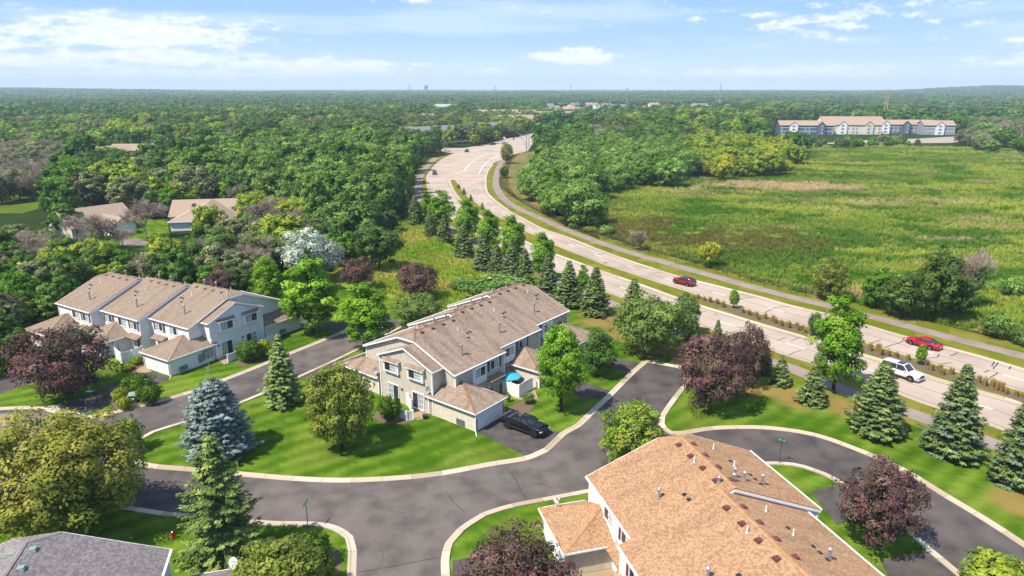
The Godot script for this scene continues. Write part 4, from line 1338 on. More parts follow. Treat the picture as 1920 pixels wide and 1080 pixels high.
	# pipes and vents on the roofs
	for i in 3:
		var of := stagger * i
		var ua: float = UNITS[i][0]
		for e in look.flues.slice(0, 2 if i and look.flues.size() > 4 else 9):
			flue(roofs[i], F.p(ua + e.x, top.call(e.y), of + e.y), e.z)
		for e in look.pipes:
			thin_pipe(roofs[i], F.p(ua + e.x, top.call(e.y), of + e.y))
		for k in 4:
			var u := ua + 1.9 + k * 1.95
			roof_vent(roofs[i], F.p(u, top.call(ridge_v - 0.6) + 0.03, of + ridge_v - 0.6), -oz, look.vents, 0.42)
			roof_vent(roofs[i], F.p(u + 0.2, top.call(ridge_v - 0.6) + 0.03, of + ridge_v + 0.6), oz, look.vents, 0.42)
		for e in look.black:
			roof_vent(roofs[i], F.p(ua + e.x, top.call(e.y) + 0.02, of + e.y), -oz if e.y < ridge_v else oz, M.vent_black, 0.28)
	return h


func bay(h: Node3D, F: Frame, look: Dictionary) -> void:
	var u := -1.8
	var ox := Vector3.RIGHT
	var oz := Vector3(0, 0, F.s)
	var va := 2.3
	var vb := 11.5
	var ey := 5.9
	var pk := (va + vb) * 0.5
	var py := 7.75
	var w := MB.new()
	w.face([F.p(u, 0, va), F.p(u, ey, va), F.p(u, py - 0.1, pk), F.p(u, ey, vb), F.p(u, 0, vb)], Color.WHITE, -ox)
	w.face([F.p(u, 0, va), F.p(0, 0, va), F.p(0, ey, va), F.p(u, ey, va)], Color.WHITE, -oz)
	w.face([F.p(u, 0, vb), F.p(0, 0, vb), F.p(0, ey, vb), F.p(u, ey, vb)], Color.WHITE, oz)
	build("bay_wall", w, look.siding, h)
	var sl := (py - ey) / (pk - va)
	var e0 := va - 0.3
	var e1 := vb + 0.3
	var ye := ey - 0.3 * sl
	var lo := [F.p(u - 0.25, ye, e0), F.p(-0.01, ye, e0), F.p(-0.01, py, pk), F.p(u - 0.25, py, pk)]
	var hi := [F.p(u - 0.25, ye, e1), F.p(-0.01, ye, e1), F.p(-0.01, py, pk), F.p(u - 0.25, py, pk)]
	var rm := MB.new()
	roof_slab(rm, lo)
	roof_slab(rm, hi)
	var roof := build("bay_roof", rm, look.base, h)
	var sm := MB.new()
	shingle_tabs(sm, lo, oz + Vector3.UP, look.tones, 71, look.tab, look.course, look.streak)
	shingle_tabs(sm, hi, -oz + Vector3.UP, look.tones, 72, look.tab, look.course, look.streak)
	build("shingles", sm, M.shingle, roof).set_meta("kind", "stuff")
	var fm := MB.new()
	fm.beam(F.p(u - 0.28, ye - 0.1, e0), F.p(u - 0.28, py - 0.1, pk), 0.05, 0.2)
	fm.beam(F.p(u - 0.28, ye - 0.1, e1), F.p(u - 0.28, py - 0.1, pk), 0.05, 0.2)
	fm.beam(F.p(u - 0.25, ye - 0.08, e0 - 0.05), F.p(0, ye - 0.08, e0 - 0.05), 0.1, 0.14)
	fm.beam(F.p(u - 0.25, ye - 0.08, e1 + 0.05), F.p(0, ye - 0.08, e1 + 0.05), 0.1, 0.14)
	for v in [va, vb]:
		fm.box(F.p(u, ey * 0.5, v), Vector3(0.15, ey - 0.05, 0.15))
	build("fascia", fm, M.trim, roof)
	for e in [[4.95, 4.72], [9.25, 4.66]]:
		var v: float = e[0]
		var y: float = e[1]
		# boxed-out window with a little roof
		var bx := MB.new()
		bx.box(F.p(u - 0.16, y, v), Vector3(0.32, 1.65, 2.65))
		var ow := build("window_box", bx, M.trim, h)
		wall_window(h, F.p(u - 0.32, y + 0.02, v), oz, -ox, 2.1, 1.22, -1)
		var pl := [F.p(u - 0.62, y + 0.80, v - 1.55), F.p(u - 0.62, y + 0.80, v + 1.55), F.p(u, y + 1.12, v + 1.55), F.p(u, y + 1.12, v - 1.55)]
		var am := MB.new()
		roof_slab(am, pl, 0.1)
		var aw := build("awning", am, M.trim, h)
		var at := MB.new()
		shingle_tabs(at, pl, ox + Vector3.UP, look.tones, 81, look.tab, look.course, look.streak)
		build("shingles", at, M.shingle, aw).set_meta("kind", "stuff")
	patio_door(h, F.p(u, 0.1, 4.8), oz, -ox, -1)
	patio_door(h, F.p(u, 0.1, 9.2), oz, -ox, 1)
	for v in [3.4, 7.6]:
		var lm := MB.new()
		lm.box(F.p(u - 0.1, 2.0, v), Vector3(0.16, 0.26, 0.14))
		build("wall_lamp", lm, M.dark_metal, h)
	downspout(h, F.p(u - 0.1, ye - 0.1, e0), F.p(u - 0.1, 3.2, va - 0.1), -ox * 0.3)


func garage(h: Node3D, F: Frame, look: Dictionary, g: Dictionary) -> void:
	# hip-roofed garage set against the front (side 1) or rear (side -1) wall
	var ua: float = g.u0
	var ub: float = g.u1
	var va: float = g.v0
	var vb: float = g.v1
	var dv := signf(vb - va)
	var ox := Vector3.RIGHT
	var oz := Vector3(0, 0, F.s) * dv
	var hy := 2.55
	var w := MB.new()
	w.face([F.p(ua, 0, va), F.p(ub, 0, va), F.p(ub, hy, va), F.p(ua, hy, va)], Color.WHITE, -oz)
	w.face([F.p(ua, 0, va), F.p(ua, 0, vb), F.p(ua, hy, vb), F.p(ua, hy, va)], Color.WHITE, -ox)
	w.face([F.p(ub, 0, va), F.p(ub, 0, vb), F.p(ub, hy, vb), F.p(ub, hy, va)], Color.WHITE, ox)
	w.face([F.p(ua, 0, vb), F.p(ub, 0, vb), F.p(ub, hy, vb), F.p(ua, hy, vb)], Color.WHITE, oz)
	build("garage_wall", w, look.garage_siding, h)
	var pu := lerpf(ua, ub, 0.5)
	var pv := va + dv * 4.2
	var py := 4.1
	var e := 0.35
	var ye := hy - 0.06
	var fl := F.p(ua - e, ye, va - dv * e)
	var fr := F.p(ub + e, ye, va - dv * e)
	var pk := F.p(pu, py, pv)
	var planes := []
	var wv: float = g.wall
	planes.append([[fl, fr, pk], oz])
	if g.wrap:
		# the roof runs on past the corner of the house along its end wall
		var k := (py - ye) / (pu - ua + e)
		planes.append([[fl, F.p(ua - e, ye, vb + dv * 0.2), F.p(-0.02, ye + k * (-ua + e - 0.02), vb + dv * 0.2), F.p(-0.02, ye + k * (-ua + e - 0.02), wv), F.p(pu, py, wv), pk], ox])
	else:
		planes.append([[fl, F.p(ua - e, ye, wv), F.p(pu, py, wv), pk], ox])
	planes.append([[fr, F.p(ub + e, ye, wv), F.p(pu, py, wv), pk], -ox])
	var rm := MB.new()
	var sm := MB.new()
	var n := 0
	for pl in planes:
		roof_slab(rm, pl[0], 0.1)
		shingle_tabs(sm, pl[0], pl[1] + Vector3.UP * 0.4, look.tones, 91 + n + int(ua * 7.0), look.tab, look.course, look.streak)
		n += 1
	var roof := build("garage_roof", rm, look.base, h)
	build("shingles", sm, M.shingle, roof).set_meta("kind", "stuff")
	var cm := MB.new()
	cap_line(cm, fl + Vector3(0, 0.02, 0), pk + Vector3(0, 0.02, 0), look.cap, 3)
	cap_line(cm, fr + Vector3(0, 0.02, 0), pk + Vector3(0, 0.02, 0), look.cap, 4)
	if absf(wv - pv) > 0.3 and (wv - pv) * dv > 0.0:
		cap_line(cm, pk + Vector3(0, 0.02, 0), F.p(pu, py + 0.02, wv), look.cap, 5)
	build("ridge_cap", cm, M.shingle, roof)
	var fm := MB.new()
	fm.beam(fl - oz * 0.04 - Vector3(0, 0.07, 0), fr - oz * 0.04 - Vector3(0, 0.07, 0), 0.1, 0.14)
	var lend: float = vb + dv * 0.2 if g.wrap else wv
	fm.beam(fl - ox * 0.04 - Vector3(0, 0.07, 0), F.p(ua - e - 0.04, ye - 0.07, lend), 0.1, 0.14)
	fm.beam(fr + ox * 0.04 - Vector3(0, 0.07, 0), F.p(ub + e + 0.04, ye - 0.07, wv), 0.1, 0.14)
	build("gutter", fm, M.trim, roof)
	for q in [[ua, va], [ub, va], [ua, vb]]:
		var cb := MB.new()
		cb.box(F.p(q[0], hy * 0.5, q[1]), Vector3(0.14, hy - 0.1, 0.14))
		build("corner_board", cb, M.trim, h)
	for u in [ua + 0.16, ub - 0.16]:
		var pm := MB.new()
		pm.box(F.p(u, 0.75, va - dv * 0.03), Vector3(0.3, 1.5, 0.1))
		build("brick_pier", pm, M.brick, h)
	garage_door(h, F.p(ua + 0.42, 0.02, va - dv * 0.01), F.p(ub - 0.42, 0.02, va - dv * 0.01), -oz)
	if g.spout:
		downspout(h, fl + Vector3(0.05, -0.1, 0), F.p(ua - 0.12, 0, va - dv * 0.12), -oz * 0.7 - ox * 0.7)
	if g.vent:
		roof_vent(roof, F.p(pu + 0.5, py - 0.25, pv + dv * 0.2), ox, look.vents, 0.45)


func gas_meters(parent: Node3D, at: Vector3, along: Vector3, out: Vector3) -> void:
	var mb := MB.new()
	for k in 3:
		var c: Vector3 = at + along * (k * 0.42) + out * 0.18
		mb.box(c + Vector3(0, 0.62, 0), Vector3(0.24, 0.26, 0.18), Basis(along, Vector3.UP, out))
		mb.tube(c + Vector3(0, 0.75, 0), c + Vector3(0, 0.98, 0), 0.09, 0.09, 8)
		mb.path([c + Vector3(-0.0, 0.1, 0) + along * 0.14, c + along * 0.14 + Vector3(0, 0.95, 0), c + Vector3(0, 0.95, 0) - along * 0.14, c - along * 0.14 + Vector3(0, 0.35, 0)], 0.025, 5)
	mb.path([at + out * 0.12 + Vector3(0, 0.3, 0) - along * 0.2, at + out * 0.12 + along * 1.1 + Vector3(0, 0.3, 0)], 0.03, 5)
	build("gas_meters", mb, M.grey_metal, parent)


func make_houses() -> void:
	var brown := [lin(182, 160, 142, 0.60), lin(174, 152, 134, 0.60), lin(188, 168, 148, 0.60), lin(168, 146, 128, 0.59), lin(180, 160, 142, 0.60)]
	var taupe := [lin(188, 168, 148, 0.5), lin(182, 162, 143, 0.49), lin(194, 174, 154, 0.5), lin(176, 156, 138, 0.49), lin(188, 165, 146, 0.5)]
	var orange := [lin(226, 184, 146, 0.47), lin(222, 180, 140, 0.47), lin(208, 160, 120, 0.45), lin(228, 190, 152, 0.47), lin(214, 168, 128, 0.46)]
	var slate := [lin(160, 152, 150, 0.6), lin(148, 140, 140, 0.6), lin(170, 162, 160, 0.6), lin(140, 133, 134, 0.6)]
	var flues := [Vector3(3.4, 2.2, 1.35), Vector3(8.0, 9.1, 0.8), Vector3(6.9, 10.3, 0.8)]
	var pipes := [Vector2(6.8, 5.9), Vector2(4.6, 11.2)]
	var black := [Vector2(6.9, 4.2), Vector2(7.5, 4.9), Vector2(8.1, 4.95), Vector2(6.0, 12.0), Vector2(6.7, 12.0)]
	# beige townhouses in the middle
	var look := {
		"siding": M.siding_beige, "garage_siding": M.siding_tan, "oriel": M.siding_white, "base": M.roof_base, "tones": brown, "cap": lin(160, 126, 108, 0.6), "tab": 0.22, "course": 0.15, "streak": 0.30,
		"shutters": M.teal, "vents": M.vent_red, "bay": true, "flues": flues, "pipes": pipes, "black": black,
		"front": [[[4.15, "oriel", -1], [7.35, "shutters", 1]], [[2.55, "oriel", 1], [5.9, "shutters", 1], [0.75, "plain", 1]], [[1.0, "shutters", 1], [3.6, "oriel", 1]]],
		"ground": [[[7.0, 1]], [[0.9, 1]], [[1.6, 1]]],
		"garages": [
			{"u0": -1.8, "u1": 3.4, "v0": -4.45, "v1": 3.0, "wall": 0.19, "wrap": true, "spout": true, "vent": false},
			{"u0": 12.4, "u1": 17.6, "v0": -3.3, "v1": 1.62, "wall": 1.63, "wrap": false, "spout": false, "vent": true},
			{"u0": 23.9, "u1": 29.1, "v0": -1.7, "v1": 3.08, "wall": 3.09, "wrap": false, "spout": false, "vent": true},
			{"u0": -1.8, "u1": 3.4, "v0": 19.6, "v1": 12.0, "wall": 16.21, "wrap": true, "spout": false, "vent": false}]}
	var h := rowhouse(Vector2(-6.61, -75.28), Vector2(0.613, -0.790), -1.0, 1.45, look, "beige-sided two-storey townhouse row with a brown shingle roof and teal shutters")
	var F := Frame.new()
	F.s = -1.0
	gas_meters(h, F.p(-1.8, 0, -2.6), Vector3(0, 0, -1.0), Vector3.LEFT)
	dish(h, F.p(-1.9, 2.6, 2.9), Vector3(-0.9, 0.4, 0.5), M.grey_metal)
	dish(h, F.p(-2.0, 2.7, 12.2), Vector3(-0.9, 0.5, 0.5), M.grey_metal)
	# white townhouses on the left
	look = look.duplicate()
	look.merge({
		"siding": M.siding_grey, "garage_siding": M.siding_grey, "base": M.roof_base, "tones": taupe, "cap": lin(188, 164, 142, 0.54), "streak": 0.16, "shutters": M.shutter_dark, "vents": M.wood,
		"front": [[[3.6, "plain", 1], [7.0, "shutters", 1]], [[1.5, "shutters", 1], [4.6, "plain", -1], [8.0, "shutters", 1]], [[1.5, "shutters", -1], [4.4, "plain", -1]]],
		"ground": [[[6.8, 1]], [[1.3, 1]], [[1.3, 1]]],
		"garages": [
			{"u0": -1.8, "u1": 4.2, "v0": -4.35, "v1": 2.9, "wall": 0.19, "wrap": true, "spout": true, "vent": true},
			{"u0": 12.6, "u1": 18.2, "v0": -5.7, "v1": -1.42, "wall": -1.41, "wrap": false, "spout": false, "vent": true},
			{"u0": 23.2, "u1": 28.6, "v0": -7.9, "v1": -3.02, "wall": -3.01, "wrap": false, "spout": false, "vent": true},
			{"u0": -1.8, "u1": 3.4, "v0": 18.6, "v1": 11.9, "wall": 16.21, "wrap": true, "spout": true, "vent": false}]}, true)
	h = rowhouse(Vector2(-46.3, -91.68), Vector2(-0.858, -0.514), 1.0, -1.6, look, "white and pale grey townhouse row with a light brown roof and dark shutters")
	F.s = 1.0
	# hand 1 puts the rear on the side of the local z axis
	gas_meters(h, F.p(-1.8, 0, -2.9), Vector3(0, 0, 1.0), Vector3.LEFT)
	gas_meters(h, F.p(-1.8, 0, 14.6), Vector3(0, 0, 1.0), Vector3.LEFT)
	var em := MB.new()
	em.box(F.p(-1.88, 1.35, 1.5), Vector3(0.14, 1.25, 1.5))
	em.box(F.p(-1.88, 1.1, 0.35), Vector3(0.12, 1.1, 0.7))
	var eb := build("meter_board", em, M.grey_metal, h)
	for k in 6:
		var dm := MB.new()
		dm.tube(F.p(-1.95, 0.95 + 0.4 * (k % 3), 1.15 + 0.6 * (k / 3)), F.p(-2.05, 0.95 + 0.4 * (k % 3), 1.15 + 0.6 * (k / 3)), 0.1, 0.09, 10)
		build("meter", dm, M.lens, eb)
	# orange-roofed townhouses in the foreground
	look = look.duplicate()
	look.merge({
		"siding": M.siding_white, "garage_siding": M.siding_tan, "base": M.roof_tan, "tones": orange, "cap": lin(220, 170, 124, 0.5), "streak": 0.16, "tab": 0.17, "course": 0.14, "shutters": M.shutter_red, "vents": M.vent_red,
		"front": [[[4.2, "plain", 1], [7.6, "shutters", 1]], [[2.4, "shutters", 1], [6.0, "plain", 1]], [[2.0, "shutters", 1]]],
		"ground": [[[7.3, 1]], [[1.2, 1]], [[1.2, 1]]],
		"flues": [Vector3(6.4, 3.4, 0.85), Vector3(7.2, 12.3, 0.8), Vector3(8.0, 9.0, 0.55), Vector3(7.1, 9.7, 0.7), Vector3(7.4, 10.4, 0.7), Vector3(8.1, 7.6, 0.5)],
		"pipes": [Vector2(4.7, 7.4), Vector2(4.8, 11.2), Vector2(1.9, 11.0)], "black": [Vector2(5.9, 12.0), Vector2(6.6, 12.0), Vector2(7.35, 12.0), Vector2(7.4, 5.1), Vector2(8.1, 5.1), Vector2(3.9, 11.4)],
		"garages": [
			{"u0": -0.6, "u1": 5.2, "v0": -3.85, "v1": 0.18, "wall": 0.19, "wrap": false, "spout": false, "vent": true},
			{"u0": 13.2, "u1": 18.6, "v0": -5.2, "v1": -1.07, "wall": -1.06, "wrap": false, "spout": false, "vent": true}], "bay": false}, true)
	h = rowhouse(Vector2(6.66, -52.71), Vector2(0.27, 0.963), -1.0, -1.25, look, "white townhouse row under a wide orange-tan shingle roof, in the foreground")
	F.s = -1.0
	dish(h, F.p(0.1, 2.6, -3.0), Vector3(-0.4, 0.3, -0.8), M.vinyl, 0.9)
	# grey-roofed townhouses at the lower left corner
	look = look.duplicate()
	look.merge({"siding": M.siding_white, "garage_siding": M.siding_white, "base": M.roof_grey, "tones": slate, "cap": lin(158, 150, 148, 0.6), "streak": 0.12, "shutters": M.shutter_dark, "vents": M.green_top, "flues": [], "pipes": [], "black": [],
		"front": [[], [], []], "ground": [[], [], []],
		"garages": [{"u0": -0.4, "u1": 5.4, "v0": -4.2, "v1": 0.18, "wall": 0.19, "wrap": false, "spout": false, "vent": false}]}, true)
	h = rowhouse(Vector2(-25.2, -42.75), Vector2(0.26, 0.966), 1.0, -1.25, look, "grey-shingled townhouse row at the bottom left corner")
	F.s = 1.0
	dish(h, F.p(-0.3, 2.8, -4.2), Vector3(0.8, 0.4, 0.3), M.vinyl, 0.6)


# ---------------------------------------------------------------- fences, signs, boxes, parasols
func vinyl_fence(pts: Array, height: float, label: String) -> void:
	var f := thing("privacy_fence", label, "fence")
	var bw := 0.2
	var board := MB.new()
	board.box(Vector3(0, height * 0.5, 0), Vector3(bw - 0.02, height - 0.16, 0.035))
	var bm := board.mesh()
	var post := MB.new()
	post.box(Vector3(0, height * 0.5 + 0.03, 0), Vector3(0.13, height + 0.06, 0.13))
	post.box(Vector3(0, height + 0.09, 0), Vector3(0.17, 0.05, 0.17))
	var pm := post.mesh()
	for i in pts.size():
		var p := part("post", pm, M.vinyl, f)
		p.position = v3(pts[i])
		if i == pts.size() - 1:
			continue
		var a: Vector2 = pts[i]
		var b: Vector2 = pts[i + 1]
		var d := (b - a).normalized()
		var turn := -d.angle()
		p.rotation.y = turn
		for y in [0.08, height - 0.05]:
			var r := MB.new()
			r.beam(v3(a, y), v3(b, y), 0.06, 0.12)
			build("rail", r, M.vinyl, f)
		var l := a.distance_to(b)
		var n := int(l / bw)
		for k in n:
			var o := part("board", bm, M.vinyl, f)
			o.position = v3(a.lerp(b, (k + 0.5) / n))
			o.rotation.y = turn


func street_sign(at: Vector2, turn: float, label: String, two := true) -> void:
	var s := thing("street_sign", label, "street sign", v3(at), turn, "")
	var pm := MB.new()
	pm.tube(Vector3.ZERO, Vector3(0, 2.6, 0), 0.035, 0.035, 8)
	build("post", pm, M.green_metal, s)
	var bm := MB.new()
	bm.box(Vector3(0, 2.74, 0), Vector3(0.95, 0.2, 0.03))
	build("blade", bm, M.sign_green, s)
	if two:
		var b2 := MB.new()
		b2.box(Vector3(0, 2.97, 0), Vector3(0.03, 0.2, 0.85))
		build("blade", b2, M.sign_green, s)
	var em := MB.new()
	for z in [-0.017, 0.017]:
		em.box(Vector3(0, 2.74, z), Vector3(0.62, 0.035, 0.004))
	build("marking", em, M.trim, s)


func utility_box(at: Vector2, turn: float, size: Vector3, label: String) -> void:
	var u := thing("utility_box", label, "utility box", v3(at), turn)
	var b := MB.new()
	b.box(Vector3(0, size.y * 0.45, 0), Vector3(size.x, size.y * 0.9, size.z))
	b.box(Vector3(0, 0.04, 0), Vector3(size.x + 0.25, 0.08, size.z + 0.25))
	build("body", b, M.green_metal, u)
	var l := MB.new()
	l.face([Vector3(-size.x * 0.56, size.y * 0.9, size.z * 0.58), Vector3(size.x * 0.56, size.y * 0.9, size.z * 0.58), Vector3(size.x * 0.56, size.y * 1.04, -size.z * 0.58), Vector3(-size.x * 0.56, size.y * 1.04, -size.z * 0.58)], Color.WHITE, Vector3.UP)
	l.box(Vector3(0, size.y * 0.9, 0), Vector3(size.x * 1.1, 0.07, size.z * 1.12))
	build("lid", l, M.green_top, u)
	var s := MB.new()
	s.box(Vector3(size.x * 0.1, size.y * 0.55, size.z * 0.5 + 0.008), Vector3(size.x * 0.24, size.x * 0.26, 0.012))
	build("label_plate", s, M.trim, u)


func parasol(at: Vector2, open: bool, m: Material, label: String) -> void:
	var p := thing("parasol", label, "parasol", v3(at))
	var pm := MB.new()
	pm.tube(Vector3.ZERO, Vector3(0, 2.5, 0), 0.025, 0.025, 6)
	build("pole", pm, M.trim, p)
	var bm := MB.new()
	bm.tube(Vector3.ZERO, Vector3(0, 0.12, 0), 0.28, 0.22, 12)
	build("base", bm, M.grey_metal, p)
	var c := MB.new()
	var n := 8
	for i in n:
		var a0 := TAU * i / n
		var a1 := TAU * (i + 1) / n
		var r := 1.55 if open else 0.16
		var y0 := 2.45
		var y1 := 2.0 if open else 1.0
		var e0 := Vector3(cos(a0) * r, y1, sin(a0) * r)
		var e1 := Vector3(cos(a1) * r, y1, sin(a1) * r)
		c.face([Vector3(0, y0, 0), e0, e1], Color.WHITE, e0 + e1 + Vector3(0, 1, 0))
		c.face([e0, e1, e1 - Vector3(0, 0.12, 0), e0 - Vector3(0, 0.12, 0)], Color.WHITE, Vector3(e0.x + e1.x, 0, e0.z + e1.z))
	build("canopy", c, m, p)
	if open:
		for i in n:
			var a := TAU * i / n
			var rb := MB.new()
			rb.tube(Vector3(0, 2.41, 0), Vector3(cos(a) * 1.5, 1.98, sin(a) * 1.5), 0.012, 0.01, 4)
			build("rib", rb, M.trim, p)


func garden_chair(at: Vector2, turn: float, label: String, group := "") -> void:
	var c := thing("garden_chair", label, "chair", v3(at), turn, group)
	var s := MB.new()
	s.box(Vector3(0, 0.43, 0), Vector3(0.5, 0.05, 0.5))
	build("seat", s, M.dark_metal, c)
	var b := MB.new()
	b.box(Vector3(0, 0.72, -0.25), Vector3(0.5, 0.55, 0.05))
	build("backrest", b, M.dark_metal, c)
	for x in [-0.22, 0.22]:
		for z in [-0.22, 0.22]:
			var l := MB.new()
			l.tube(Vector3(x, 0, z), Vector3(x, 0.42, z), 0.02, 0.02, 5)
			build("leg", l, M.dark_metal, c)


func make_garden_things() -> void:
	vinyl_fence([Vector2(-1.18, -81.66), Vector2(-0.14, -81.01), Vector2(0.89, -80.22), Vector2(1.67, -81.50), Vector2(2.68, -82.81)], 1.75, "tall white vinyl privacy fence round the patio with the open turquoise parasol")
	vinyl_fence([Vector2(-13.96, -79.28), Vector2(-12.90, -77.61), Vector2(-12.26, -75.86)], 1.7, "white vinyl divider between the two beige patio doors")
	vinyl_fence([Vector2(-13.36, -74.59), Vector2(-12.55, -73.90), Vector2(-11.83, -74.17)], 1.2, "short white vinyl fence behind the round dark bush")
	vinyl_fence([Vector2(-58.14, -93.41), Vector2(-56.09, -91.38), Vector2(-55.09, -92.38), Vector2(-54.55, -94.03)], 1.75, "long white vinyl privacy fence left of the white garage")
	vinyl_fence([Vector2(-41.12, -91.98), Vector2(-40.43, -93.20), Vector2(-39.65, -94.03)], 1.2, "low white vinyl fence left of the round bushes by the white end wall")
	vinyl_fence([Vector2(-41.43, -96.61), Vector2(-41.03, -97.27), Vector2(-40.38, -97.27)], 1.7, "white vinyl divider between the two patio doors of the pale grey end wall")
	vinyl_fence([Vector2(-38.26, -97.94), Vector2(-37.91, -99.54), Vector2(-37.56, -100.71)], 1.2, "low white vinyl fence right of the round bushes by the white end wall")
	street_sign(Vector2(-51.37, -76.29), 0.35, "green street sign on a thin post beside the driveway of the white garage")
	street_sign(Vector2(28.28, -64.20), -0.5, "green street sign on a thin post beside the curved street behind the orange roof")
	street_sign(Vector2(-18.35, -52.97), 1.45, "green street sign seen edge-on at the grassy bottom corner", false)
	utility_box(Vector2(-47.88, -78.97), 0.25, Vector3(0.95, 1.15, 0.9), "dark green utility box with a pale lid among round shrubs")
	utility_box(Vector2(-16.58, -48.36), 0.9, Vector3(0.9, 1.2, 0.9), "pale green utility box behind the olive tree at the bottom corner")
	parasol(Vector2(-0.28, -82.65), true, M.aqua, "open turquoise parasol on the fenced patio")
	parasol(Vector2(-58.25, -94.45), false, M.blue_cloth, "folded blue parasol against the white garage wall")
	# the turquoise parasol's table and chairs
	var t := thing("garden_table", "round dark garden table under the open turquoise parasol", "table", v3(Vector2(-0.28, -82.65)))
	var tm := MB.new()
	tm.tube(Vector3(0, 0.69, 0), Vector3(0, 0.73, 0), 0.6, 0.6, 16)
	build("table_top", tm, M.dark_metal, t)
	for k in 4:
		var lm := MB.new()
		var a := TAU * (k + 0.5) / 4.0
		lm.tube(Vector3(cos(a) * 0.45, 0, sin(a) * 0.45), Vector3(cos(a) * 0.4, 0.69, sin(a) * 0.4), 0.02, 0.02, 5)
		build("leg", lm, M.dark_metal, t)
	var gp := Vector2(-0.28, -82.65)
	garden_chair(gp + Vector2(1.0, 0.3), -PI * 0.55, "dark garden chair right of the table under the turquoise parasol")
	garden_chair(gp + Vector2(-0.9, 0.4), PI * 0.6, "dark garden chair left of the table under the turquoise parasol")
	# hydrant glimpsed between the two big trees at the lower left
	var hy := thing("fire_hydrant", "small red fire hydrant on the shaded lawn beside the ragged spruce", "hydrant", v3(Vector2(-29.84, -51.60)))
	var hm := MB.new()
	hm.tube(Vector3.ZERO, Vector3(0, 0.08, 0), 0.18, 0.18, 10)
	hm.tube(Vector3(0, 0.08, 0), Vector3(0, 0.6, 0), 0.11, 0.10, 10)
	hm.dome(Vector3(0, 0.6, 0), Vector3(0.14, 0.16, 0.14), 4, 10)
	build("barrel", hm, M.tail, hy)
	for s in [-1, 1]:
		var cm := MB.new()
		cm.tube(Vector3(s * 0.09, 0.45, 0), Vector3(s * 0.2, 0.45, 0), 0.06, 0.055, 8)
		build("outlet", cm, M.tail, hy)
	# planter by the beige patio door
	var pot := thing("planter", "dark round planter beside the beige garage wall", "planter", v3(Vector2(-10.45, -74.45)))
	var pm := MB.new()
	pm.tube(Vector3.ZERO, Vector3(0, 0.5, 0), 0.26, 0.34, 12)
	build("pot", pm, M.dark_metal, pot)
	# brown litter bench in the median
	var lb := thing("sign_board", "low brown board standing in the median plants", "board", v3(Vector2(64.59, -83.15)), -0.6)
	var bm2 := MB.new()
	bm2.box(Vector3(0, 0.75, 0), Vector3(1.1, 0.3, 0.06))
	build("panel", bm2, M.wood, lb)
	for x in [-0.4, 0.4]:
		var pp := MB.new()
		pp.box(Vector3(x, 0.35, 0), Vector3(0.07, 0.7, 0.07))
		build("post", pp, M.wood, lb)
	make_signals()


func mast_arm(at: Vector2, height: float, arm_to: Vector2, heads: int, label: String, lamp: bool) -> void:
	var t := thing("traffic_signal", label, "traffic signal", v3(at))
	var pm := MB.new()
	pm.tube(Vector3.ZERO, Vector3(0, height, 0), 0.26, 0.18, 8)
	build("mast", pm, M.grey_metal, t)
	var d := v3(arm_to - at)
	var am := MB.new()
	am.tube(Vector3(0, 5.6, 0), d + Vector3(0, 6.3, 0), 0.22, 0.13, 6)
	build("arm", am, M.grey_metal, t)
	for k in heads:
		var f := 1.0 - 0.35 * k
		var c := d * f + Vector3(0, 5.9, 0)
		var hm := MB.new()
		hm.box(c, Vector3(0.45, 1.15, 0.35))
		var hd := build("signal_head", hm, M.dark_metal, t)
		for j in 3:
			var lm := MB.new()
			lm.tube(c + Vector3(0, 0.36 - 0.36 * j, 0.17), c + Vector3(0, 0.36 - 0.36 * j, 0.21), 0.13, 0.13, 8)
			build("lens", lm, [M.tail, M.timber, M.sign_green][j], hd)
	if lamp:
		var lm := MB.new()
		lm.path([Vector3(0, height, 0), d.normalized() * 1.2 + Vector3(0, height + 0.7, 0), d.normalized() * 2.6 + Vector3(0, height + 0.8, 0)], 0.06, 5)
		lm.box(d.normalized() * 2.9 + Vector3(0, height + 0.78, 0), Vector3(0.8, 0.14, 0.35))
		build("street_light_arm", lm, M.grey_metal, t)


func make_signals() -> void:
	mast_arm(Vector2(-43.2, -443.7), 11.0, Vector2(-27.5, -447.6), 3, "traffic signal with a long mast arm on the left of the junction", true)
	mast_arm(Vector2(9.0, -432.2), 11.5, Vector2(5.8, -506.1), 2, "traffic signal on a tall pole right of the junction", true)
	mast_arm(Vector2(11.7, -477.4), 11.0, Vector2(3.3, -544.2), 2, "farther traffic signal pole beyond the right corner of the junction", true)
	for e in [[Vector2(-6.3, -550.1), "white cabinet sign on the grass left of the road beyond the junction", 2.0], [Vector2(1.3, -550.1), "dark bin-like cabinet left of the road beyond the junction", 1.5]]:
		var s := thing("roadside_cabinet", e[1], "cabinet", v3(e[0]))
		var b := MB.new()
		b.box(Vector3(0, e[2] * 0.5, 0), Vector3(2.2 if e[2] > 1.8 else 1.2, e[2], 0.8))
		b.box(Vector3(0, e[2] + 0.04, 0), Vector3(2.4 if e[2] > 1.8 else 1.4, 0.08, 1.0))
		build("body", b, M.trim if e[2] > 1.8 else M.dark_metal, s)
	for e in [[Vector2(-9.8, -333.7), "small white road sign on a post by the inner verge of the curve"], [Vector2(-22.2, -424.9), "small sign on a thin post at the nose of the junction"]]:
		var s := thing("road_sign", e[1], "road sign", v3(e[0]))
		var p := MB.new()
		p.tube(Vector3.ZERO, Vector3(0, 2.4, 0), 0.05, 0.05, 6)
		build("post", p, M.grey_metal, s)
		var b := MB.new()
		b.box(Vector3(0, 2.6, 0.06), Vector3(0.75, 0.9, 0.03))
		build("plate", b, M.trim, s)


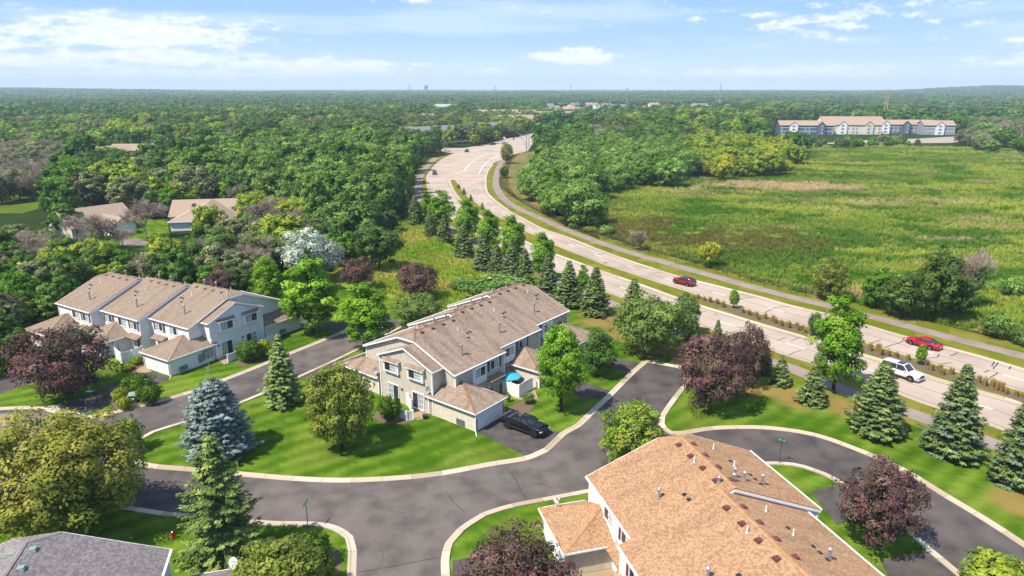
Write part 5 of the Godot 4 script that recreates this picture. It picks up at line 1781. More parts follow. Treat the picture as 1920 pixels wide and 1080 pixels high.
# ---------------------------------------------------------------- vehicles
func loft(rings: Array, closed := true) -> ArrayMesh:
	# rings of equal length joined by smooth skin; local x is along the vehicle, z across it
	var st := SurfaceTool.new()
	st.begin(Mesh.PRIMITIVE_TRIANGLES)
	st.set_smooth_group(0)
	var n: int = rings[0].size()
	for i in rings.size() - 1:
		for j in n:
			var k := (j + 1) % n
			if not closed and k == 0:
				continue
			for p in [rings[i][j], rings[i][k], rings[i + 1][k], rings[i][j], rings[i + 1][k], rings[i + 1][j]]:
				st.add_vertex(p)
	for e in [[rings[0], true], [rings[rings.size() - 1], false]]:
		var r: Array = e[0]
		for j in range(1, n - 1):
			var t := [r[0], r[j + 1], r[j]] if e[1] else [r[0], r[j], r[j + 1]]
			st.set_smooth_group(1 if e[1] else 2)
			for p in t:
				st.add_vertex(p)
	st.index()
	st.generate_normals()
	return st.commit()


func body_ring(x: float, y0: float, y1: float, y2: float, w0: float, w1: float, w2: float) -> Array:
	# underside, sill, waist and shoulder of one cross-section
	return [Vector3(x, y0, -w0 * 0.9), Vector3(x, y0 + 0.06, -w0), Vector3(x, (y0 + y1) * 0.55, -w1), Vector3(x, y1, -w1 * 0.99), Vector3(x, y2 - 0.02, -w2), Vector3(x, y2 + 0.01, 0), Vector3(x, y2 - 0.02, w2), Vector3(x, y1, w1 * 0.99), Vector3(x, (y0 + y1) * 0.55, w1), Vector3(x, y0 + 0.06, w0), Vector3(x, y0, w0 * 0.9)]


func cabin_ring(x: float, y0: float, w0: float, y1: float, w1: float) -> Array:
	return [Vector3(x, y0, -w0), Vector3(x, lerpf(y0, y1, 0.5), -lerpf(w0, w1, 0.42)), Vector3(x, y1 - 0.05, -w1), Vector3(x, y1, -w1 * 0.8), Vector3(x, y1 + 0.02, 0), Vector3(x, y1, w1 * 0.8), Vector3(x, y1 - 0.05, w1), Vector3(x, lerpf(y0, y1, 0.5), lerpf(w0, w1, 0.42)), Vector3(x, y0, w0)]


func wheel(parent: Node3D, at: Vector3, r: float, w: float, rim: Material) -> void:
	var t := MB.new()
	var o := signf(at.z)
	var prof := [[-0.5, 0.62], [-0.5, 0.93], [-0.38, 1.0], [0.38, 1.0], [0.5, 0.93], [0.5, 0.64], [0.32, 0.62]]
	var seg := 20
	for i in prof.size() - 1:
		for j in seg:
			var q := []
			for e in [[i, j], [i, j + 1], [i + 1, j + 1], [i + 1, j]]:
				var a: float = TAU * e[1] / seg
				var rr: float = prof[e[0]][1] * r
				q.append(Vector3(cos(a) * rr, sin(a) * rr, prof[e[0]][0] * w * o))
			var mid: Vector3 = (q[0] + q[2]) * 0.5
			t.face([at + q[0], at + q[1], at + q[2], at + q[3]], Color.WHITE, Vector3(mid.x, mid.y, mid.z * 1.5))
	var wh := build("wheel", t, M.rubber, parent)
	var rm := MB.new()
	var face := at + Vector3(0, 0, o * w * 0.36)
	for k in 5:
		var a := TAU * k / 5.0 + 0.3
		rm.beam(face, face + Vector3(cos(a), sin(a), 0) * r * 0.6, r * 0.17, 0.04)
	rm.tube(face - Vector3(0, 0, o * 0.05), face + Vector3(0, 0, o * 0.03), r * 0.14, r * 0.12, 10)
	for j in 20:
		var a0 := TAU * j / 20.0
		var a1 := TAU * (j + 1) / 20.0
		var d0 := Vector3(cos(a0), sin(a0), 0)
		var d1 := Vector3(cos(a1), sin(a1), 0)
		rm.face([face + d0 * r * 0.57, face + d1 * r * 0.57, face + d1 * r * 0.66, face + d0 * r * 0.66], Color.WHITE, Vector3(0, 0, o))
	rm.tube(face - Vector3(0, 0, o * 0.12), face - Vector3(0, 0, o * 0.10), r * 0.6, r * 0.6, 16, Color.WHITE)
	build("rim", rm, rim, wh)


func arch(mb: MB, at: Vector3, r: float, o: float) -> void:
	# dark liner seen in the wheel opening
	mb.tube(at - Vector3(0, 0, o * 0.3), at, r, r, 22)


func vehicle(kind: String, called: String, label: String, category: String, at: Vector2, heading: Vector2, paint: Material, group := "") -> Node3D:
	var d := heading.normalized()
	var v := thing(called, label, category, v3(at, 0.025), atan2(-d.y, d.x), group)
	var sp := {
		"suv": {"L": 5.4, "W": 1.02, "wb": 3.08, "front": 1.02, "r": 0.41, "lower": [[2.70, 0.55, 0.85, 1.02, 0.72], [2.62, 0.30, 0.92, 1.12, 0.86], [2.2, 0.27, 0.98, 1.16, 0.98], [1.3, 0.26, 1.02, 1.20, 1.02], [0.0, 0.26, 1.04, 1.16, 1.02], [-1.6, 0.28, 1.04, 1.16, 1.02], [-2.5, 0.32, 1.02, 1.14, 0.98], [-2.66, 0.45, 1.0, 1.12, 0.92]],
			"cabin": [[1.22, 1.14, 0.88, 1.17, 0.86], [0.52, 1.14, 0.94, 1.86, 0.74], [0.2, 1.14, 0.95, 1.93, 0.76], [-1.8, 1.14, 0.94, 1.92, 0.75], [-2.36, 1.14, 0.90, 1.82, 0.70], [-2.58, 1.14, 0.88, 1.20, 0.84]], "roof": [0.5, -2.3, 1.94, 0.72]},
		"sedan": {"L": 4.95, "W": 0.93, "wb": 2.85, "front": 0.95, "r": 0.35, "lower": [[2.47, 0.42, 0.62, 0.70, 0.60], [2.36, 0.20, 0.68, 0.80, 0.80], [1.9, 0.18, 0.74, 0.88, 0.91], [1.0, 0.18, 0.84, 0.98, 0.93], [0.0, 0.18, 0.86, 0.98, 0.93], [-1.3, 0.19, 0.88, 1.0, 0.93], [-2.1, 0.24, 0.86, 1.0, 0.88], [-2.42, 0.36, 0.82, 0.98, 0.76]],
			"cabin": [[1.05, 0.96, 0.80, 0.99, 0.78], [0.25, 0.96, 0.86, 1.40, 0.64], [-0.3, 0.96, 0.87, 1.46, 0.64], [-0.9, 0.96, 0.86, 1.42, 0.63], [-1.9, 0.98, 0.78, 1.06, 0.68], [-2.05, 0.98, 0.76, 1.0, 0.70]], "roof": [0.2, -1.0, 1.47, 0.60]},
		"crossover": {"L": 4.75, "W": 0.95, "wb": 2.8, "front": 0.92, "r": 0.37, "lower": [[2.36, 0.5, 0.78, 0.88, 0.66], [2.26, 0.27, 0.84, 1.0, 0.84], [1.8, 0.24, 0.9, 1.06, 0.93], [0.9, 0.23, 0.95, 1.10, 0.95], [0.0, 0.23, 0.96, 1.08, 0.95], [-1.4, 0.25, 0.97, 1.08, 0.95], [-2.15, 0.3, 0.95, 1.08, 0.90], [-2.32, 0.42, 0.92, 1.04, 0.82]],
			"cabin": [[1.02, 1.06, 0.82, 1.08, 0.8], [0.32, 1.06, 0.88, 1.64, 0.68], [0.0, 1.06, 0.89, 1.70, 0.69], [-1.3, 1.06, 0.88, 1.68, 0.68], [-1.9, 1.06, 0.84, 1.52, 0.64], [-2.2, 1.06, 0.80, 1.12, 0.74]], "roof": [0.3, -1.7, 1.71, 0.64]},
		"pickup": {"L": 5.75, "W": 1.0, "wb": 3.6, "front": 1.0, "r": 0.43, "lower": [[2.86, 0.62, 0.9, 1.08, 0.78], [2.78, 0.42, 0.98, 1.16, 0.9], [2.4, 0.40, 1.04, 1.2, 0.98], [1.45, 0.38, 1.06, 1.22, 1.0], [0.0, 0.38, 1.06, 1.16, 1.0], [-0.62, 0.4, 1.06, 1.16, 1.0], [-2.7, 0.42, 1.08, 1.18, 1.0], [-2.86, 0.5, 1.06, 1.16, 0.97]],
			"cabin": [[1.3, 1.14, 0.86, 1.18, 0.84], [0.72, 1.14, 0.92, 1.76, 0.72], [0.4, 1.14, 0.93, 1.84, 0.73], [-0.35, 1.14, 0.93, 1.83, 0.72], [-0.66, 1.14, 0.9, 1.74, 0.7], [-0.76, 1.14, 0.9, 1.2, 0.82]], "roof": [0.68, -0.5, 1.85, 0.69]}}
	var s: Dictionary = sp[kind]
	var W: float = s.W
	var rings := []
	for e in s.lower:
		rings.append(body_ring(e[0], e[1], e[2], e[3], e[4] - 0.05, e[4], e[4] - 0.09))
	part("body", loft(rings), paint, v)
	rings = []
	for e in s.cabin:
		rings.append(cabin_ring(e[0], e[1], e[2], e[3], e[4]))
	part("windows", loft(rings), M.glass, v)
	# roof skin and pillars over the glass
	var ro: Array = s.roof
	var rr := []
	for k in 6:
		var x := lerpf(ro[0], ro[1], k / 5.0)
		var y: float = ro[2] - 0.05 * pow(absf(k / 5.0 - 0.45) * 1.6, 2.0)
		rr.append([Vector3(x, y - 0.10, -ro[3] - 0.06), Vector3(x, y - 0.01, -ro[3]), Vector3(x, y + 0.03, 0), Vector3(x, y - 0.01, ro[3]), Vector3(x, y - 0.10, ro[3] + 0.06), Vector3(x, y - 0.07, 0)])
	var roof := part("roof", loft(rr), paint, v)
	if kind == "suv" or kind == "crossover":
		var sg := MB.new()
		sg.box(Vector3(lerpf(ro[0], ro[1], 0.22), ro[2] + 0.025, 0), Vector3(0.9, 0.02, ro[3] * 1.35))
		build("sunroof", sg, M.glass, roof)
		for z in [-1, 1]:
			var rl := MB.new()
			rl.path([Vector3(ro[0] - 0.2, ro[2] + 0.05, z * ro[3] * 0.93), Vector3(ro[1] + 0.25, ro[2] + 0.05, z * ro[3] * 0.93)], 0.025, 5)
			build("roof_rail", rl, M.dark_metal, roof)
	var pm := MB.new()
	var cb: Array = s.cabin
	for z in [-1.0, 1.0]:
		var n := cb.size()
		for pr in [[0, 1], [n - 2, n - 1]]:
			var a: Array = cb[pr[0]]
			var b: Array = cb[pr[1]]
			pm.beam(Vector3(a[0], a[3], z * (a[4] + 0.015)), Vector3(b[0], b[3], z * (b[4] + 0.015)), 0.07, 0.09)
		for f in ([0.30, 0.62] if kind != "pickup" else [0.5]):
			var x := lerpf(cb[1][0], cb[n - 2][0], f)
			pm.beam(Vector3(x, cb[2][1] + 0.02, z * (cb[2][2] + 0.005)), Vector3(x - 0.03, cb[2][3] - 0.08, z * (cb[2][4] + 0.035)), 0.04, 0.09)
	build("pillar", pm, paint, v)
	# wheels with their dark openings
	var half := (s.wb as float) * 0.5
	var x0: float = s.L * 0.5 - s.front - half
	var am := MB.new()
	for x in [x0 + half, x0 - half]:
		for z in [-1.0, 1.0]:
			arch(am, Vector3(x, s.r + 0.04, z * (W + 0.004)), s.r + 0.085, z)
	build("wheel_arch", am, M.rubber, v)
	for x in [x0 + half, x0 - half]:
		for z in [-1.0, 1.0]:
			wheel(v, Vector3(x, s.r, z * (W - 0.08)), s.r, 0.25, M.dark_metal if kind == "pickup" else M.galv)
	# lamps, grille, mirrors, handles, plate, bumpers
	var lo: Array = s.lower
	var xf: float = lo[0][0]
	var xr: float = lo[lo.size() - 1][0]
	var yh: float = lo[0][2] + 0.02
	for z in [-1.0, 1.0]:
		var hm := MB.new()
		hm.box(Vector3(xf - 0.06, yh, z * (W * 0.78)), Vector3(0.14, 0.14, W * 0.34), Basis(Vector3.UP, -z * 0.35))
		build("headlight", hm, M.lens, v)
		var tm := MB.new()
		tm.box(Vector3(xr + 0.06, lo[lo.size() - 1][2] - 0.02, z * (W * 0.80)), Vector3(0.16, 0.34 if kind != "sedan" else 0.16, W * 0.26), Basis(Vector3.UP, z * 0.25))
		build("tail_light", tm, M.tail, v)
		var mm := MB.new()
		mm.box(Vector3(cb[0][0] - 0.35, cb[0][1] + 0.12, z * (W + 0.08)), Vector3(0.14, 0.17, 0.22))
		build("mirror", mm, paint, v)
		for f in [0.2, -0.75]:
			var dm := MB.new()
			dm.box(Vector3(f, lo[3][2] - 0.08, z * (W + 0.005)), Vector3(0.2, 0.035, 0.03))
			build("door_handle", dm, paint, v)
		var sm := MB.new()
		sm.box(Vector3(x0, lo[3][1] + 0.1, z * (W - 0.02)), Vector3(half * 2.0 - s.r * 2.4, 0.14, 0.06))
		build("side_sill", sm, M.dark_metal, v)
	var gm := MB.new()
	gm.box(Vector3(xf - 0.02, yh - 0.06, 0), Vector3(0.1, 0.32 if kind != "sedan" else 0.2, W * 1.05))
	for k in 4:
		gm.box(Vector3(xf + 0.035, yh - 0.18 + 0.08 * k, 0), Vector3(0.02, 0.02, W * 1.0))
	build("grille", gm, M.dark_metal, v)
	var bm := MB.new()
	bm.box(Vector3(xf - 0.1, lo[1][1] + 0.14, 0), Vector3(0.2, 0.2, W * 1.6))
	build("front_bumper", bm, M.dark_metal if kind == "pickup" else paint, v)
	var bm2 := MB.new()
	bm2.box(Vector3(xr + 0.08, lo[lo.size() - 2][1] + 0.18, 0), Vector3(0.2, 0.22, W * 1.75))
	build("rear_bumper", bm2, M.dark_metal if kind == "pickup" else paint, v)
	var lp := MB.new()
	lp.box(Vector3(xr - 0.02, lo[lo.size() - 1][2] - 0.22, 0), Vector3(0.03, 0.15, 0.32))
	build("number_plate", lp, M.trim, v)
	var wm := MB.new()
	for z in [-0.35, 0.25]:
		wm.beam(Vector3(cb[0][0] + 0.02, cb[0][3] + 0.03, z), Vector3(cb[0][0] - 0.14, cb[0][3] + 0.15, z + 0.45), 0.02, 0.02)
	build("wiper", wm, M.rubber, v)
	if kind == "pickup":
		var fl := MB.new()
		fl.box(Vector3(-1.78, 1.19, 0), Vector3(1.86, 0.03, 1.68))
		build("bed_floor", fl, M.rubber, v)
		for z in [-1.0, 1.0]:
			var rb := MB.new()
			rb.path([Vector3(-0.86, 1.2, z * 0.86), Vector3(-0.86, 1.42, z * 0.84), Vector3(-2.7, 1.42, z * 0.84), Vector3(-2.7, 1.2, z * 0.86)], 0.035, 5)
			rb.path([Vector3(-1.8, 1.2, z * 0.86), Vector3(-1.8, 1.42, z * 0.84)], 0.03, 5)
			build("bed_rail", rb, M.dark_metal, v)
		for k in 9:
			var sl := MB.new()
			sl.box(Vector3(-0.92 - k * 0.215, 1.43, 0), Vector3(0.08, 0.05, 1.66))
			build("rack_slat", sl, M.grey_metal if k % 4 == 0 else M.dark_metal, v)
		var hs := MB.new()
		hs.box(Vector3(2.0, 1.22, 0), Vector3(0.9, 0.05, 0.9), Basis(Vector3.FORWARD, -0.03))
		build("hood_scoop", hs, paint, v)
	return v


func make_vehicles() -> void:
	# ground points of the front and rear wheels give place and heading
	var f := Vector2(2.60, -69.49)
	var r := Vector2(-0.31, -71.89)
	vehicle("pickup", "pickup_truck", "black pickup truck with a slatted bed rack, parked on the driveway", "pickup", (f + r) * 0.5 + Vector2(0.35, -0.85), Vector2(0.80, 0.60), M.paint_black)
	vehicle("suv", "white_suv", "large white SUV with dark glass driving on the near carriageway", "car", (Vector2(54.03, -84.86) + Vector2(52.29, -87.55)) * 0.5 + Vector2(0.55, -0.9), Vector2(54.03, -84.86) - Vector2(52.29, -87.55), M.paint_white)
	vehicle("sedan", "red_sedan", "bright red sedan driving on the far carriageway", "car", (Vector2(62.08, -98.85) + Vector2(63.75, -96.39)) * 0.5 + Vector2(0.45, -0.85), Vector2(62.08, -98.85) - Vector2(63.75, -96.39), M.paint_red)
	vehicle("crossover", "maroon_car", "dark red crossover driving away on the far carriageway", "car", (Vector2(33.61, -133.47) + Vector2(35.29, -131.52)) * 0.5 + Vector2(0.5, -0.8), Vector2(33.61, -133.47) - Vector2(35.29, -131.52), M.paint_maroon)
	vehicle("crossover", "far_car", "dark grey car driving round the curve, alone on its left side", "car", Vector2(-36.1, -320.7), Vector2(0.0, 1.0) + Vector2(0.05, 0), M.paint_navy)
	vehicle("crossover", "far_car", "dark car just crossing the junction towards the camera", "car", Vector2(-28.7, -439.8), Vector2(-0.2, 1.0), M.paint_navy)
	vehicle("sedan", "far_car", "white sedan waiting in the side street at the junction", "car", Vector2(-41.3, -443.7), Vector2(1.0, 0.1), M.paint_silver)
	vehicle("crossover", "far_car", "dark car leaving the junction on the far side", "car", Vector2(-14.1, -496.2), Vector2(-1.0, 0.45), M.paint_navy)
	vehicle("sedan", "far_car", "silver car half hidden behind the pointed tree at the junction", "car", Vector2(-6.2, -506.1), Vector2(-1.0, 0.5), M.paint_silver)


# ---------------------------------------------------------------- trees
func rand_dir(r: RandomNumberGenerator) -> Vector3:
	var y := r.randf_range(-1.0, 1.0)
	var a := r.randf() * TAU
	var s := sqrt(1.0 - y * y)
	return Vector3(cos(a) * s, y, sin(a) * s)


func leafy(p: Dictionary) -> Dictionary:
	# a broadleaf tree: crown of leaf clumps spread through an uneven volume, trunk and limbs reaching into it
	var r := RandomNumberGenerator.new()
	r.seed = p.seed
	var h: float = p.h
	var rad: float = p.r
	var base: float = p.base
	var taper: float = p.get("taper", 0.0)
	var flat: float = p.get("flat", 0.8)
	var cy := (h + base) * 0.5
	var ry := (h - base) * 0.5
	var lump := FastNoiseLite.new()
	lump.seed = p.seed
	lump.frequency = p.get("lump", 0.9)
	var mb := MB.new()
	var tips := []
	var n: int = p.clumps
	var cols: Array = p.cols
	var size: float = p.leaf
	for i in n:
		var yy := 1.0 - 2.0 * (i + 0.5) / n
		var a := i * 2.39996 + r.randf() * 0.8
		var s := sqrt(1.0 - yy * yy)
		var d := Vector3(cos(a) * s, yy, sin(a) * s)
		var bump: float = 1.0 + p.get("rough", 0.25) * lump.get_noise_3d(d.x * 1.6, d.y * 1.6, d.z * 1.6) * 2.0
		if i > 4 and lump.get_noise_3d(d.x * 2.2 + 9.0, d.y * 2.2, d.z * 2.2) < -0.22 and r.randf() < p.get("gaps", 0.6):
			continue
		var shell: float = (r.randf_range(0.80, 0.96) if r.randf() < 0.78 else r.randf_range(0.4, 0.8)) * bump
		var t: float = (d.y * shell + 1.0) * 0.5
		var wide: float = 1.0 - taper * clampf(t, 0.0, 1.0)
		var rc: float = rad * r.randf_range(p.get("c0", 0.17), p.get("c1", 0.30))
		var at := Vector3(d.x * (rad - rc * 0.6) * shell * wide, cy + d.y * (ry - rc * 0.5) * shell, d.z * (rad - rc * 0.6) * shell * wide)
		tips.append(at)
		var k := r.randf_range(0.82, 1.2)
		var col: Color = cols[r.randi() % cols.size()]
		var outward := (at - Vector3(0, cy - ry * 0.2, 0)).normalized()
		var m: int = p.leaves
		for j in m:
			var e := rand_dir(r)
			if e.y < -0.2 and r.randf() < 0.6:
				e.y = -e.y
			var q := at + Vector3(e.x, e.y * flat, e.z) * rc * r.randf_range(0.55, 1.08)
			var nn := (e * 0.8 + outward * 0.35 + Vector3.UP * 0.45 + rand_dir(r) * 0.7).normalized()
			var vn := (e * 0.75 + outward * 0.35 + nn * 0.35).normalized()
			var kk := k * r.randf_range(0.8, 1.2)
			mb.leaf(q, nn, rand_dir(r), size * r.randf_range(0.5, 1.45), p.get("asp", 0.62), vn, Color(col.r * kk, col.g * kk, col.b * kk))
	var tr := MB.new()
	if p.get("trunk", true):
		var tw: float = p.get("tw", h * 0.018)
		var fork := base + ry * 0.35
		tr.tube(Vector3(0, -0.15, 0), Vector3(0, 0.25, 0), tw * 1.7, tw * 1.15, 8)
		tr.tube(Vector3(0, 0.25, 0), Vector3(0, fork, 0), tw * 1.15, tw * 0.8, 8)
		tr.tube(Vector3(0, fork, 0), Vector3(0, cy + ry * 0.6, 0), tw * 0.75, tw * 0.15, 6)
		for i in range(0, tips.size(), maxi(1, int(tips.size() / float(p.get("limbs", 9))))):
			var tip: Vector3 = tips[i]
			var y0 := clampf(tip.y * 0.55, base * 0.9, fork + ry * 0.4)
			var mid := Vector3(tip.x * 0.45, lerpf(y0, tip.y, 0.6), tip.z * 0.45)
			tr.tube(Vector3(0, y0, 0), mid, tw * 0.45, tw * 0.28, 5)
			tr.tube(mid, tip, tw * 0.28, tw * 0.08, 4)
	return {"h": h, "r": rad, "crown": mb.mesh(), "trunk": tr.mesh() if p.get("trunk", true) else null, "leaf": p.get("mat", "leaf"), "bark": p.get("bark", "bark")}


func conifer(p: Dictionary) -> Dictionary:
	# whorls of drooping boughs, each bough a fan of needle sprays
	var r := RandomNumberGenerator.new()
	r.seed = p.seed
	var h: float = p.h
	var rad: float = p.r
	var base: float = p.base
	var mb := MB.new()
	var tr := MB.new()
	var cols: Array = p.cols
	var tw := h * 0.014
	tr.tube(Vector3(0, -0.1, 0), Vector3(0, h * 0.97, 0), tw, 0.02, 7)
	var y := base
	var gap: float = p.gap
	var size: float = p.leaf
	var pw: float = p.get("pow", 0.85)
	var gone: float = p.get("gaps", 0.06)
	var sway := FastNoiseLite.new()
	sway.seed = p.seed
	sway.frequency = 0.35
	while y < h - 0.2:
		var t := (y - base) / (h - base)
		var reach := rad * pow(1.0 - t, pw) * (0.72 + 0.28 * smoothstep(0.0, 0.12, t)) + 0.12
		var n := int(clampf(p.boughs * (0.45 + reach / rad * 0.6), 4.0, 40.0))
		var off := r.randf() * TAU
		for i in n:
			if r.randf() < gone:
				continue
			var a := off + TAU * (i + r.randf_range(-0.35, 0.35)) / n
			var d := Vector3(cos(a), 0, sin(a))
			var l: float = reach * r.randf_range(p.get("short", 0.66), 1.1) * (1.0 + 0.45 * sway.get_noise_3d(d.x * 2.0, y * 1.3, d.z * 2.0))
			var side := Vector3(-d.z, 0, d.x)
			var y0 := y + r.randf_range(-0.5, 0.5) * gap
			var k := r.randf_range(0.82, 1.16)
			var col: Color = cols[r.randi() % cols.size()]
			var droop: float = p.droop * l
			var m := maxi(2, int(l / (size * 0.75)))
			if l > 0.8 and i % 2 == 0:
				tr.tube(Vector3(0, y0, 0), d * l * 0.7 + Vector3(0, y0 - droop * 0.4, 0), tw * 0.3, 0.012, 3)
			for j in m:
				var f := lerpf(0.28, 1.0, (j + 0.5) / m)
				var c := d * l * f + Vector3(0, y0 - droop * f * f + 0.16 * l * smoothstep(0.7, 1.0, f), 0)
				var spread := size * (0.35 + 0.9 * sin(PI * clampf(f, 0.0, 1.0) * 0.85))
				for s in 3:
					var o := side * (s - 1) * spread * r.randf_range(0.5, 1.1)
					var nn := (Vector3.UP * 0.9 + d * 0.45 + rand_dir(r) * 0.55).normalized()
					var vn := (Vector3.UP * 0.65 + d * 0.6 + rand_dir(r) * 0.35).normalized()
					var dir := (d + side * (s - 1) * 0.75 + Vector3(0, r.randf_range(-0.35, 0.2), 0)).normalized()
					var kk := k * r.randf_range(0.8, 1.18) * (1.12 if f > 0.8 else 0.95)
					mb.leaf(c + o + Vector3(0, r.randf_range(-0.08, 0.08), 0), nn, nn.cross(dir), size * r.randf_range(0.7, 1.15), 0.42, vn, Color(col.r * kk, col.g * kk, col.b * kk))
		y += gap * r.randf_range(0.8, 1.2)
	for j in 14:
		var q := Vector3(0, h - 0.25 - 0.06 * j, 0)
		mb.leaf(q, rand_dir(r), Vector3.RIGHT, size * 0.45, 0.4, (rand_dir(r) + Vector3.UP).normalized(), cols[0])
	return {"h": h, "r": rad, "crown": mb.mesh(), "trunk": tr.mesh(), "leaf": "needle", "bark": "bark"}


func twigs(mb: MB, r: RandomNumberGenerator, at: Vector3, d: Vector3, l: float, w: float, depth: int, kids: int) -> void:
	var e := at + d * l
	mb.tube(at, e, w, w * 0.6, 5 if depth > 3 else 3, Color.WHITE, false)
	if depth == 0:
		return
	for i in kids:
		var nd := (d + rand_dir(r) * 0.75 + Vector3(0, 0.12, 0)).normalized()
		twigs(mb, r, at.lerp(e, r.randf_range(0.55, 1.0)), nd, l * r.randf_range(0.6, 0.88), w * 0.66, depth - 1, kids)


func bare(seed_: int, h: float, leaves: int, cols: Array) -> Dictionary:
	# a dead or sparse tree: trunk, limbs and a haze of twigs with few leaves
	var r := RandomNumberGenerator.new()
	r.seed = seed_
	var mb := MB.new()
	mb.tube(Vector3(0, -0.1, 0), Vector3(0, h * 0.25, 0), h * 0.018, h * 0.014, 6)
	for i in 5:
		var a := TAU * i / 5.0 + r.randf()
		twigs(mb, r, Vector3(0, h * (0.18 + 0.05 * i), 0), Vector3(cos(a) * 0.6, 1.0, sin(a) * 0.6).normalized(), h * 0.22, h * 0.012, 4, 5)
	var lf := MB.new()
	for i in leaves:
		var d := rand_dir(r)
		var q := Vector3(d.x * h * 0.3, h * 0.62 + d.y * h * 0.3, d.z * h * 0.3) * r.randf_range(0.6, 1.0)
		lf.leaf(q, rand_dir(r), rand_dir(r), 0.28, 0.6, (d + Vector3.UP * 0.5).normalized(), cols[r.randi() % cols.size()])
	return {"h": h, "r": h * 0.36, "crown": lf.mesh(), "trunk": mb.mesh(), "leaf": "leaf", "bark": "twig"}


func plant(called: String, pr: Dictionary, q: Vector4, label: String, category := "tree", group := "", wide := 1.0) -> Node3D:
	# q: where it stands (x, z), how tall and how far its crown reaches
	var t := thing(called, label, category, Vector3(q.x, 0, q.y), rng.randf() * TAU, group)
	var sx: float = q.w / pr.r * wide
	t.scale = Vector3(sx, q.z / pr.h, sx)
	if pr.trunk:
		part("trunk", pr.trunk, M[pr.bark], t)
	if pr.crown.get_surface_count():
		part("crown" if pr.trunk else "foliage", pr.crown, M[pr.leaf], t)
	return t


var K := {}


func g(r: float, gg: float, b: float, k := 1.08) -> Color:
	return lin(r, gg, b, k)


